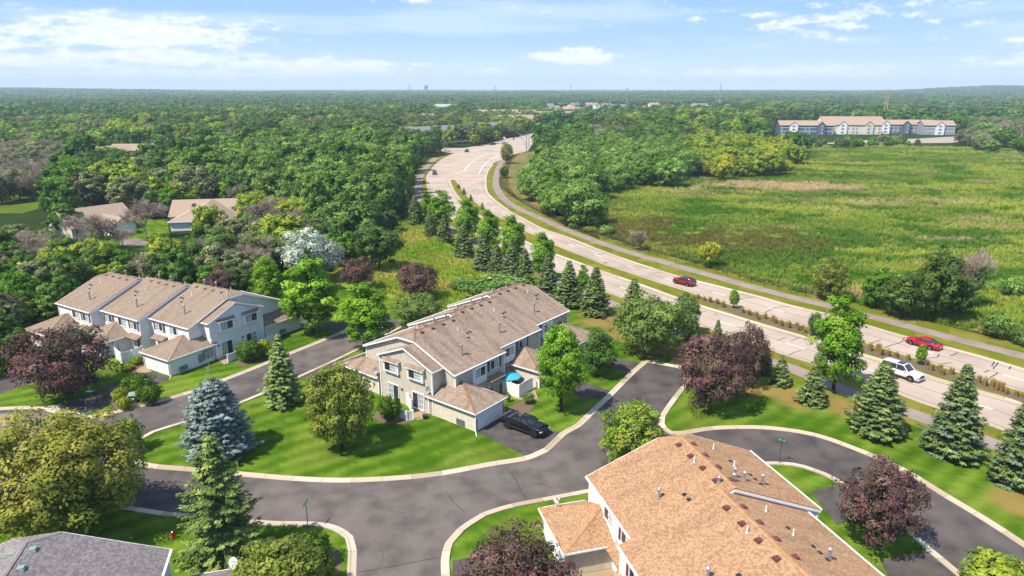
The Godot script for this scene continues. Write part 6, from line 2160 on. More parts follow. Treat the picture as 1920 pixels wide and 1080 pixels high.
func make_kinds() -> void:
	var maple := [g(118, 158, 46), g(102, 144, 40), g(138, 172, 58), g(92, 130, 38)]
	var dark := [g(86, 112, 54), g(76, 100, 50), g(102, 128, 62), g(68, 92, 46)]
	var mid := [g(112, 142, 70), g(98, 128, 62), g(128, 156, 78), g(88, 116, 56)]
	var olive := [g(128, 138, 62), g(112, 124, 54), g(146, 150, 70), g(98, 112, 48)]
	var gold := [g(150, 148, 68), g(136, 138, 60), g(122, 128, 56), g(108, 116, 50), g(164, 158, 76)]
	var yellow := [g(138, 154, 54), g(124, 144, 52), g(152, 164, 62), g(112, 134, 50)]
	var willow := [g(126, 158, 78), g(112, 146, 68), g(140, 168, 88), g(100, 134, 60)]
	var red := [g(114, 94, 82, 0.95), g(92, 72, 70, 0.95), g(120, 96, 88, 0.95), g(84, 70, 62, 0.95), g(112, 78, 80, 0.95)]
	var greyg := [g(128, 132, 92), g(112, 118, 80), g(142, 142, 104), g(100, 108, 74)]
	var silver := [g(196, 204, 196, 0.85), g(178, 188, 178, 0.85), g(210, 214, 206, 0.85)]
	var spruce := [g(98, 114, 66), g(86, 102, 58), g(114, 130, 76), g(78, 94, 54)]
	var spruce_y := [g(106, 124, 64), g(92, 110, 56), g(120, 136, 72), g(80, 100, 54)]
	var blue := [g(144, 162, 154, 0.7), g(128, 146, 140, 0.7), g(158, 176, 166, 0.7), g(114, 132, 124, 0.7)]
	K.linden = leafy({"seed": 1, "h": 13.0, "r": 7.2, "base": 0.8, "clumps": 260, "leaves": 130, "leaf": 0.17, "cols": gold, "rough": 0.3, "c0": 0.13, "c1": 0.22, "limbs": 14, "taper": 0.12})
	K.maple = leafy({"seed": 2, "h": 10.0, "r": 3.6, "base": 1.6, "clumps": 190, "leaves": 100, "leaf": 0.13, "cols": maple, "rough": 0.2, "taper": 0.3, "c0": 0.13, "c1": 0.24, "limbs": 12})
	K.maple_b = leafy({"seed": 3, "h": 10.0, "r": 3.2, "base": 0.9, "clumps": 180, "leaves": 96, "leaf": 0.135, "cols": maple, "rough": 0.34, "taper": 0.35, "c0": 0.14, "c1": 0.26, "limbs": 14})
	K.round = leafy({"seed": 4, "h": 9.0, "r": 4.6, "base": 0.5, "clumps": 190, "leaves": 78, "leaf": 0.15, "cols": olive, "rough": 0.14, "c0": 0.13, "c1": 0.22, "taper": 0.1})
	K.round_b = leafy({"seed": 5, "h": 8.0, "r": 4.2, "base": 0.4, "clumps": 170, "leaves": 74, "leaf": 0.15, "cols": [g(112, 138, 50), g(98, 126, 44), g(134, 154, 62), g(146, 156, 70)], "rough": 0.22, "c0": 0.14, "c1": 0.24, "taper": 0.2})
	K.spread = leafy({"seed": 6, "h": 7.0, "r": 5.2, "base": 0.9, "clumps": 170, "leaves": 70, "leaf": 0.17, "cols": [g(110, 130, 66), g(96, 116, 56), g(124, 144, 74)], "rough": 0.35, "c0": 0.14, "c1": 0.24})
	K.gold = leafy({"seed": 50, "h": 6.0, "r": 3.4, "base": 1.3, "clumps": 90, "leaves": 60, "leaf": 0.18, "cols": [g(168, 166, 56), g(150, 152, 50), g(132, 142, 48)], "rough": 0.15})
	K.red = leafy({"seed": 7, "h": 8.0, "r": 5.0, "base": 0.7, "clumps": 210, "leaves": 90, "leaf": 0.15, "cols": red, "rough": 0.4, "c0": 0.12, "c1": 0.22, "mat": "leaf_red", "taper": 0.15, "asp": 0.5})
	K.red_b = leafy({"seed": 8, "h": 7.0, "r": 5.0, "base": 0.6, "clumps": 190, "leaves": 80, "leaf": 0.16, "cols": red + [g(96, 96, 72, 0.6)], "rough": 0.5, "c0": 0.13, "c1": 0.24, "mat": "leaf_red", "asp": 0.5})
	K.dark = leafy({"seed": 9, "h": 9.0, "r": 4.0, "base": 0.8, "clumps": 130, "leaves": 56, "leaf": 0.2, "cols": dark + [g(86, 128, 48)], "rough": 0.3, "taper": 0.2})
	K.shrub = leafy({"seed": 10, "h": 1.8, "r": 1.4, "base": 0.0, "clumps": 70, "leaves": 50, "leaf": 0.09, "cols": [g(78, 108, 36), g(66, 96, 32), g(92, 120, 42)], "rough": 0.12, "trunk": false, "c0": 0.2, "c1": 0.32})
	K.shrub_y = leafy({"seed": 11, "h": 1.6, "r": 1.4, "base": 0.0, "clumps": 70, "leaves": 46, "leaf": 0.09, "cols": [g(136, 148, 44), g(118, 134, 40), g(150, 160, 54)], "rough": 0.15, "trunk": false, "c0": 0.2, "c1": 0.32})
	K.bush = leafy({"seed": 12, "h": 3.0, "r": 2.4, "base": 0.0, "clumps": 60, "leaves": 44, "leaf": 0.16, "cols": yellow, "rough": 0.3, "trunk": false, "c0": 0.2, "c1": 0.34})
	K.bush_w = leafy({"seed": 13, "h": 3.4, "r": 2.6, "base": 0.0, "clumps": 60, "leaves": 44, "leaf": 0.18, "cols": willow, "rough": 0.25, "trunk": false, "c0": 0.2, "c1": 0.34})
	K.bush_d = leafy({"seed": 14, "h": 3.4, "r": 2.6, "base": 0.0, "clumps": 60, "leaves": 44, "leaf": 0.18, "cols": mid, "rough": 0.3, "trunk": false, "c0": 0.2, "c1": 0.34})
	K.spruce = conifer({"seed": 20, "h": 10.0, "r": 3.3, "base": 0.1, "gap": 0.27, "boughs": 24, "leaf": 0.21, "droop": 0.22, "cols": spruce, "pow": 0.68, "gaps": 0.1})
	K.spruce_b = conifer({"seed": 21, "h": 10.0, "r": 3.0, "base": 0.2, "gap": 0.29, "boughs": 22, "leaf": 0.21, "droop": 0.2, "cols": spruce + [g(98, 116, 90)], "pow": 0.8, "gaps": 0.16})
	K.spruce_c = conifer({"seed": 22, "h": 10.0, "r": 3.0, "base": 0.25, "gap": 0.34, "boughs": 18, "leaf": 0.24, "droop": 0.26, "cols": [g(112, 128, 72), g(98, 116, 66), g(126, 142, 82)], "pow": 0.7, "gaps": 0.14})
	K.ragged = conifer({"seed": 23, "h": 14.0, "r": 4.6, "base": 0.5, "gap": 0.40, "boughs": 19, "leaf": 0.23, "droop": 0.18, "cols": spruce_y, "pow": 0.65, "gaps": 0.30, "short": 0.5})
	K.blue = conifer({"seed": 24, "h": 9.0, "r": 4.1, "base": 0.1, "gap": 0.26, "boughs": 26, "leaf": 0.21, "droop": 0.12, "cols": blue, "pow": 0.42, "gaps": 0.05})
	K.small_spruce = conifer({"seed": 25, "h": 5.0, "r": 1.9, "base": 0.1, "gap": 0.28, "boughs": 16, "leaf": 0.24, "droop": 0.2, "cols": spruce, "pow": 0.85})
	K.bare = bare(30, 11.0, 0, mid)
	K.bare_b = bare(31, 10.0, 500, greyg)
	K.bare_c = bare(32, 9.0, 260, olive)
	K.silver = leafy({"seed": 33, "h": 9.0, "r": 5.0, "base": 1.0, "clumps": 120, "leaves": 60, "leaf": 0.24, "cols": silver, "rough": 0.4, "bark": "bark_pale"})
	# woodland kinds, seen from further off: fewer and larger leaf clusters
	var fw := {"clumps": 130, "leaves": 66, "leaf": 0.32}
	K.oak_c = leafy({"seed": 51, "h": 13.0, "r": 7.0, "base": 1.5, "cols": mid + dark, "rough": 0.5, "taper": 0.1}.merged(fw))
	K.cotton_c = leafy({"seed": 52, "h": 18.0, "r": 4.2, "base": 2.0, "cols": [g(98, 126, 60), g(88, 116, 54), g(112, 138, 68)], "rough": 0.5, "taper": 0.35}.merged(fw))
	K.willow_b = leafy({"seed": 53, "h": 10.0, "r": 6.2, "base": 0.4, "cols": [g(112, 144, 66), g(100, 130, 58), g(126, 154, 76)], "rough": 0.5}.merged(fw))
	K.leafy_b = leafy({"seed": 54, "h": 11.0, "r": 4.4, "base": 1.2, "cols": [g(80, 116, 48), g(72, 104, 44), g(92, 128, 54)], "rough": 0.5, "taper": 0.25}.merged(fw))
	K.oak = leafy({"seed": 40, "h": 14.0, "r": 6.2, "base": 2.0, "cols": dark, "rough": 0.35}.merged(fw))
	K.oak_b = leafy({"seed": 41, "h": 14.0, "r": 5.8, "base": 2.0, "cols": dark + [g(96, 108, 48)], "rough": 0.4}.merged(fw))
	K.cotton = leafy({"seed": 42, "h": 17.0, "r": 5.2, "base": 2.0, "cols": mid, "rough": 0.4, "taper": 0.2}.merged(fw))
	K.cotton_b = leafy({"seed": 43, "h": 17.0, "r": 4.8, "base": 2.0, "cols": mid + [g(112, 146, 56)], "rough": 0.45, "taper": 0.3}.merged(fw))
	K.leafy = leafy({"seed": 44, "h": 12.0, "r": 5.0, "base": 1.4, "cols": [g(92, 132, 44), g(80, 120, 40), g(106, 146, 50)], "rough": 0.35}.merged(fw))
	K.yellow = leafy({"seed": 45, "h": 10.0, "r": 4.8, "base": 1.0, "cols": yellow, "rough": 0.35}.merged(fw))
	K.willow = leafy({"seed": 46, "h": 11.0, "r": 5.6, "base": 0.6, "cols": willow, "rough": 0.35}.merged(fw))
	K.grey = leafy({"seed": 47, "h": 10.0, "r": 4.6, "base": 1.2, "cols": greyg, "rough": 0.4}.merged(fw))


func make_near_trees() -> void:
	make_kinds()
	plant("linden_tree", K.linden, Vector4(-39.0, -52.0, 11.9, 7.0), "huge round olive-gold tree at the lower left, above the grey roof")
	plant("spruce_tree", K.ragged, Vector4(-23.8, -48.2, 12.1, 4.1), "tall ragged spruce at the bottom with gaps between its boughs")
	var bs := plant("blue_spruce", K.blue, Vector4(-31.7, -66.1, 8.8, 3.9), "dome-shaped blue spruce on the lawn with a dead grey tip")
	var dl := MB.new()
	var dr := RandomNumberGenerator.new()
	dr.seed = 35
	dl.tube(Vector3(0, 7.4, 0), Vector3(0.1, 10.9, 0), 0.07, 0.015, 5)
	for k in 16:
		var y := lerpf(8.0, 10.6, k / 15.0)
		var dd := Vector3(cos(k * 2.4), 0.25, sin(k * 2.4)).normalized()
		twigs(dl, dr, Vector3(0.05, y, 0), dd, 0.5 * (11.4 - y) / 2.4, 0.025, 1, 4)
	build("dead_leader", dl, M.twig, bs)
	plant("spruce_tree", K.spruce_c, Vector4(-28.7, -78.4, 9.4, 2.7), "yellow-green spruce standing alone on the lawn by the estate street")
	plant("round_tree", K.round, Vector4(-18.7, -67.2, 10.2, 4.3), "round olive tree on the lawn in front of the beige end wall")
	plant("round_tree", K.round_b, Vector4(12.3, -62.6, 8.0, 3.9), "bushy olive tree standing against the upper left edge of the orange roof")
	plant("maple_tree", K.maple, Vector4(6.0, -76.3, 11.4, 3.7), "bright green maple on the lawn beside the black pickup")
	plant("small_tree", K.dark, Vector4(11.9, -87.0, 6.9, 2.9), "dark green tree just behind the bright maple at the dead end")
	plant("shrub", K.bush, Vector4(-41.8, -66.8, 3.9, 1.7), "bright yellow-green shrub on the lawn's tip beside the street", "shrub")
	plant("burgundy_tree", K.red, Vector4(24.4, -76.9, 9.7, 4.8), "larger dark burgundy tree at the end of the short dead-end street")
	plant("burgundy_tree", K.red_b, Vector4(31.1, -84.2, 8.3, 3.1), "smaller burgundy tree behind the one at the dead-end street")
	plant("burgundy_tree", K.red, Vector4(31.5, -50.7, 7.9, 3.8), "round burgundy tree between the orange roof and the curved street")
	plant("burgundy_tree", K.red_b, Vector4(-57.4, -80.9, 9.3, 6.0), "wide sprawling burgundy tree in front of the white townhouses")
	plant("burgundy_tree", K.red_b, Vector4(0.3, -43.2, 6.4, 4.0), "burgundy tree cut off by the bottom edge, left of the orange garage roof")
	plant("round_tree", K.round, Vector4(-17.4, -42.7, 6.2, 4.0), "olive-gold tree cut off by the bottom edge, right of the ragged spruce")
	plant("small_tree", K.yellow, Vector4(36.6, -43.2, 4.5, 2.4), "yellow-green treetop at the bottom right corner")
	plant("small_tree", K.round_b, Vector4(-71.3, -87.2, 6.0, 2.3), "olive tree at the left edge beside the far driveway")
	# green and dark trees between the two rows of townhouses
	plant("maple_tree", K.maple_b, Vector4(-32.1, -103.6, 13.1, 5.4), "bright green maple with a bare trunk at the right end of the white townhouses", "tree", "", 1.0)
	plant("maple_tree", K.maple, Vector4(-42.2, -113.4, 10.9, 3.3), "upright green maple behind the right end of the white townhouses")
	plant("maple_tree", K.maple_b, Vector4(-21.9, -97.3, 10.7, 4.6), "bright green maple at the back left corner of the beige townhouses")
	plant("small_tree", K.spread, Vector4(-15.3, -105.7, 6.6, 4.2), "dull olive tree behind the ridge of the beige townhouses")
	plant("burgundy_tree", K.red, Vector4(-53.7, -122.8, 6.6, 4.6), "burgundy tree behind the ridge of the white townhouses")
	plant("burgundy_tree", K.red_b, Vector4(-30.2, -128.9, 6.6, 3.5), "burgundy tree at the left edge of the meadow, near the silver tree")
	plant("burgundy_tree", K.red, Vector4(-17.8, -122.8, 7.0, 4.2), "dark burgundy tree alone on the meadow behind the beige roof")
	plant("silver_tree", K.silver, Vector4(-41.3, -134.7, 10.5, 5.6), "pale silver-leaved tree at the edge of the woods")
	plant("small_tree", K.oak, Vector4(-28.9, -144.1, 10.4, 5.1), "dark round tree standing at the edge of the meadow")
	plant("small_tree", K.yellow, Vector4(-52.8, -152.8, 10.9, 6.1), "yellow-green rounded tree left of the silver tree")
	plant("small_tree", K.leafy, Vector4(-40.8, -198.3, 9.1, 3.4), "young green tree at the top of the meadow")
	plant("bush", K.bush_d, Vector4(-2.0, -123.5, 4.4, 7.0), "low dark green thicket behind the far end of the beige roof", "bush")
	plant("bush", K.bush_d, Vector4(-9.4, -128.9, 2.5, 3.1), "low green bush on the meadow above the beige ridge", "bush")
	# shrubs
	for e in [[Vector4(-48.7, -81.5, 2.6, 2.1), "shrub", "largest low shrub, behind the green utility box"], [Vector4(-45.5, -78.5, 2.6, 1.5), "shrub", "round shrub right of the green utility box"], [Vector4(-49.7, -79.3, 1.8, 1.1), "shrub_y", "yellowish round shrub left of the green utility box"], [Vector4(-47.8, -76.9, 1.7, 1.0), "shrub_y", "smallest yellow-green shrub in front of the green utility box"],
		[Vector4(-38.2, -92.8, 3.2, 2.1), "shrub", "large dark round bush in front of the patio doors of the pale grey end wall"], [Vector4(-36.6, -94.5, 2.6, 1.3), "shrub_y", "yellowish bush right behind the dark round bush by the pale grey end wall"], [Vector4(-14.6, -74.0, 3.2, 1.5), "shrub", "dark round bush beside the short vinyl fence of the beige end wall"],
		[Vector4(-54.1, -91.4, 1.2, 1.0), "bush", "small green bush in the rock bed by the long white fence"], [Vector4(-54.3, -89.2, 0.9, 1.1), "shrub_y", "low trailing plant in the bed left of the white garage"], [Vector4(-0.5, -79.0, 1.3, 0.4), "bush", "pale flowering hydrangea at the corner of the beige garage"], [Vector4(2.0, -78.7, 1.4, 0.9), "bush_d", "creeping ground cover plant in front of the white fence"],
		[Vector4(-16.5, -48.2, 3.0, 1.5), "shrub", "dark round bush in shade at the grassy bottom corner"], [Vector4(-15.1, -48.0, 1.2, 0.4), "shrub_y", "tuft of ornamental grass in the bottom rock bed"], [Vector4(-14.6, -46.5, 1.2, 0.5), "shrub_y", "second tuft of grass, nearest the bottom edge in the rock bed"]]:
		plant("shrub", K[e[1]], e[0], e[2], "shrub")
	# lawn between the estate and the parkway
	plant("small_tree", K.spread, Vector4(20.1, -95.3, 9.2, 5.7), "spreading dull green tree with several stems near the dead end")
	plant("small_tree", K.dark, Vector4(27.7, -103.6, 6.8, 2.6), "light green tree behind the spreading tree, towards the parkway")
	plant("maple_tree", K.maple_b, Vector4(42.0, -82.0, 13.3, 3.8), "tall bright green maple overlapping the near carriageway")


func make_parkway_trees() -> void:
	var spr := [
		[Vector4(41.9, -70.9, 9.0, 3.0), "spruce", "broad spruce on the lawn below the white SUV"],
		[Vector4(47.6, -66.1, 10.5, 3.0), "spruce_b", "tall pointed spruce on the lawn right of the SUV"],
		[Vector4(50.2, -60.2, 10.8, 2.4), "spruce_b", "blue-green spruce at the right edge of the picture"],
		[Vector4(37.8, -78.7, 5.2, 1.8), "small_spruce", "small spruce left of the tall bright maple's trunk"],
		[Vector4(35.9, -84.3, 4.4, 1.4), "small_spruce", "small spruce right of the burgundy trees, beside the trail"],
		[Vector4(35.0, -88.1, 4.8, 1.3), "spruce_b", "narrow dark spruce half hidden by the burgundy trees"],
		[Vector4(30.2, -94.5, 5.7, 1.4), "spruce_b", "spruce tip rising behind the burgundy trees"],
		[Vector4(27.8, -98.8, 5.2, 1.5), "spruce", "spruce standing right of the spreading green tree"],
		[Vector4(19.6, -105.1, 9.2, 2.6), "spruce", "dark spruce behind the spreading green tree"],
		[Vector4(14.5, -114.0, 9.0, 2.5), "spruce", "pointed spruce at the right end of the row behind the beige roof"],
		[Vector4(10.3, -118.9, 8.7, 2.5), "spruce", "second spruce from the right in the row behind the beige roof"],
		[Vector4(6.7, -124.2, 8.7, 2.4), "spruce_b", "third spruce from the right in the row behind the beige roof"],
		[Vector4(2.5, -128.9, 8.7, 2.1), "spruce", "spruce in the row, directly above the ridge of the beige roof"],
		[Vector4(0.0, -134.7, 9.4, 2.4), "spruce_b", "spruce in the row in front of a bright maple, left of the ridge end"],
		[Vector4(-3.2, -139.7, 7.2, 2.0), "spruce", "small dark spruce in the middle of the parkway row"],
		[Vector4(-6.2, -144.1, 8.5, 2.5), "spruce_b", "tall spruce in the middle of the parkway row"],
		[Vector4(-11.4, -156.4, 8.3, 2.5), "spruce", "spruce standing over the sandy strip at the meadow's edge"],
		[Vector4(-17.6, -174.0, 7.2, 2.1), "spruce", "spruce left of the sandy strip, near the top of the row"],
		[Vector4(-21.9, -180.1, 7.2, 2.0), "spruce_b", "spruce beside the upper meadow, fourth from the far end of the row"],
		[Vector4(-28.2, -196.6, 9.0, 2.3), "spruce", "dark spruce third from the far end of the row"],
		[Vector4(-31.7, -204.3, 9.2, 2.1), "spruce_b", "dark spruce second from the far end of the row"],
		[Vector4(-35.5, -214.4, 9.4, 2.0), "spruce", "dark spruce at the far end of the row by the woods"],
		[Vector4(-109.0, -247.5, 10.6, 2.9), "blue", "blue-grey spruce rising from the woods behind the two low houses"]]
	for e in spr:
		plant("blue_spruce" if e[1] == "blue" else "spruce_tree", K[e[1]], e[0], e[2], "tree", "spruces along the parkway" if e[1] != "blue" else "", 1.12)
	for e in [[Vector4(-19.4, -185.0, 11.8, 3.6), "first of the bright maples along the near trail, counted from the far bend"], [Vector4(-25.1, -198.3, 9.1, 2.0), "slim bright tree between the far spruces and the trail"], [Vector4(-11.4, -172.7, 11.2, 3.3), "bright maple behind the tall spruce at the sandy strip"], [Vector4(-5.5, -159.1, 10.9, 2.8), "bright maple in the middle of the parkway row"], [Vector4(0.2, -147.8, 11.6, 2.9), "broad bright maple behind the spruces left of the ridge end"], [Vector4(6.4, -136.7, 10.1, 2.5), "bright maple furthest right in the parkway row"], [Vector4(13.4, -124.2, 6.4, 1.2), "bright maple peeping out between the last two spruces"], [Vector4(-38.8, -247.5, 16.1, 3.3), "tall narrow light green poplar on the bank left of the curve"]]:
		plant("maple_tree", K.maple_b, e[0], e[1], "tree", "bright maples along the near trail", 1.3)
	# young trees and small conifers in the median
	for e in [[Vector4(40.0, -117.3, 3.7, 1.1), "maple", "young tree in the median above the burgundy trees"], [Vector4(58.5, -91.0, 3.3, 0.9), "maple", "young bright tree in the median between the red sedan and the white SUV"], [Vector4(48.3, -102.6, 4.1, 1.3), "dark", "young dark tree in the median half hidden behind the tall maple"]]:
		plant("young_tree", K[e[1]], e[0], e[2], "tree", "young trees in the median")
	for e in [[Vector4(-21.4, -274.1, 1.9, 1.0), "nearest the nose of the median"], [Vector4(-18.1, -256.7, 2.6, 1.0), "second from the nose of the median"], [Vector4(-14.6, -241.3, 2.5, 0.9), "third from the nose of the median"], [Vector4(-9.8, -223.4, 2.5, 0.8), "farthest from the nose, beside the parkway maples"]]:
		plant("dwarf_spruce", K.small_spruce, e[0], "little dark conifer in the median, " + e[1], "tree", "dwarf conifers in the median")
	# clumps of ornamental grass
	var tuft := MB.new()
	var r := RandomNumberGenerator.new()
	r.seed = 77
	for i in 130:
		var a := r.randf() * TAU
		var b := Vector3(cos(a), 0, sin(a)) * r.randf() * 0.22
		var lean := Vector3(cos(a), 0, sin(a)) * r.randf() * 0.42
		var hh := r.randf_range(0.7, 1.35)
		var c := g(120, 136, 60).lerp(g(176, 140, 92), r.randf())
		var side := Vector3(-sin(a), 0, cos(a)) * 0.028
		tuft.face([b - side, b + side, b + lean * 0.5 + side + Vector3(0, hh * 0.6, 0), b + lean * 0.5 - side + Vector3(0, hh * 0.6, 0)], c)
		tuft.face([b + lean * 0.5 - side + Vector3(0, hh * 0.6, 0), b + lean * 0.5 + side + Vector3(0, hh * 0.6, 0), b + lean + Vector3(0, hh, 0)], c.lerp(g(186, 140, 100), 0.5))
	var tm := tuft.mesh()
	for p in [Vector2(35.14, -123.18), Vector2(35.88, -121.82), Vector2(36.70, -120.83), Vector2(37.80, -119.85), Vector2(38.31, -117.93), Vector2(40.70, -114.55), Vector2(41.44, -113.36), Vector2(42.35, -112.20), Vector2(42.23, -111.06), Vector2(43.52, -111.34), Vector2(44.58, -110.22), Vector2(44.44, -109.11), Vector2(45.01, -107.76), Vector2(45.84, -106.70), Vector2(47.17, -106.70), Vector2(46.82, -105.40), Vector2(47.71, -105.66), Vector2(47.54, -104.38), Vector2(48.79, -104.89), Vector2(54.08, -96.39), Vector2(55.18, -96.17), Vector2(54.80, -94.66), Vector2(55.69, -94.24), Vector2(56.72, -93.82), Vector2(57.69, -92.59), Vector2(59.24, -90.59), Vector2(58.83, -88.86), Vector2(59.99, -88.67), Vector2(59.58, -87.37), Vector2(60.95, -87.55), Vector2(62.77, -84.69), Vector2(62.88, -83.66), Vector2(63.71, -83.32), Vector2(63.60, -82.32), Vector2(64.00, -81.99), Vector2(64.06, -81.17), Vector2(64.92, -80.53), Vector2(65.25, -79.75)]:
		var o := thing("ornamental_grass", "clump of tan-tipped ornamental grass in the mulch strip of the median", "grass clump", v3(p, 0.1), rng.randf() * TAU, "ornamental grass clumps in the median")
		var s := rng.randf_range(0.8, 1.15)
		o.scale = Vector3(s, s * rng.randf_range(0.75, 1.1), s)
		part("blades", tm, M.reed, o)
	# beyond the parkway
	for e in [[Vector4(59.5, -122.5, 8.4, 3.8), "round", "round dark tree at the end of the chain-link fence"], [Vector4(43.7, -146.4, 6.2, 2.8), "gold", "small round golden-green tree beside the chain-link fence"], [Vector4(30.7, -163.6, 5.6, 2.2), "bare_b", "sparse yellowing small tree behind the chain-link fence"],
		[Vector4(65.7, -117.6, 7.4, 2.7), "leafy", "dark green tree left of the big clump by the trail"], [Vector4(67.7, -112.2, 7.8, 3.7), "oak_b", "rounded olive tree at the left front of the big clump by the trail"], [Vector4(71.9, -110.5, 12.3, 4.1), "oak_b", "tallest dark tree of the big clump by the trail"], [Vector4(75.6, -111.1, 7.6, 3.3), "oak", "dark tree at the right side of the big clump by the trail"], [Vector4(81.3, -117.0, 12.0, 3.4), "bare_b", "pale half-bare tree behind the big clump by the trail"],
		[Vector4(77.3, -102.6, 4.0, 2.4), "bush_d", "round green bush on the bank at the right edge"], [Vector4(95.6, -124.9, 3.8, 2.7), "bush_w", "pale green willow bush in the wetland at the right edge"], [Vector4(93.2, -128.9, 1.9, 1.7), "bush_w", "smaller pale bush left of the willow bush in the wetland"], [Vector4(78.7, -98.8, 3.5, 1.8), "bush_d", "leafy bush cut off by the right edge beside the trail"], [Vector4(-2.8, -368.4, 11.2, 4.0), "round", "dark pointed tree on the corner of the junction"], [Vector4(-3.6, -306.7, 5.2, 2.4), "dark", "small tree on the grass inside the curve"],
		[Vector4(25.9, -182.9, 2.7, 2.3), "bush_w", "pale bush behind the middle of the chain-link fence"], [Vector4(21.9, -187.3, 1.4, 2.1), "bush", "bright yellow-green bush behind the chain-link fence"], [Vector4(16.6, -201.7, 2.3, 1.6), "bush_w", "pale rounded bush at the foot of the willows"]]:
		plant("bush" if e[1].begins_with("bush") else "roadside_tree", K[e[1]], e[0], e[2], "bush" if e[1].begins_with("bush") else "tree")


# ---------------------------------------------------------------- woods, wetland, far country
func scatter(poly: PackedVector2Array, gap: float, r: RandomNumberGenerator) -> PackedVector2Array:
	var lo := poly[0]
	var hi := poly[0]
	for p in poly:
		lo = lo.min(p)
		hi = hi.max(p)
	var out := PackedVector2Array()
	var nx := int((hi.x - lo.x) / gap) + 1
	var nz := int((hi.y - lo.y) / gap) + 1
	for j in nz:
		for i in nx:
			var p := lo + Vector2(i + (0.5 if j % 2 else 0.0) + r.randf_range(-0.5, 0.5), j + r.randf_range(-0.5, 0.5)) * gap
			if Geometry2D.is_point_in_polygon(p, poly) and not blocked(p):
				out.append(p)
	return out


func blocked(p: Vector2) -> bool:
	for q in keep_clear:
		if Geometry2D.is_point_in_polygon(p, q):
			return true
	return false


func in_view(p: Vector2, reach: float) -> bool:
	return p.y < 0.0 and absf(p.x) < -p.y * 0.78 + reach


var far_mass := {}


func add_mass(kind: String, t: Transform3D, c: Color) -> void:
	if not far_mass.has(kind):
		far_mass[kind] = [[], []]
	far_mass[kind][0].append(t)
	far_mass[kind][1].append(c)


func multi(called: String, mesh: Mesh, m: Material, where: Array, cols: Array, parent: Node3D = null) -> MultiMeshInstance3D:
	var mm := MultiMesh.new()
	mm.transform_format = MultiMesh.TRANSFORM_3D
	mm.use_colors = true
	mm.mesh = mesh
	mm.instance_count = where.size()
	for i in where.size():
		mm.set_instance_transform(i, where[i])
		mm.set_instance_color(i, cols[i])
	var o := MultiMeshInstance3D.new()
	o.multimesh = mm
	o.material_override = m
	o.name = unique_name(called)
	if parent:
		parent.add_child(o, true)
	else:
		add_child(o, true)
	o.set_meta("kind", "stuff")
	return o


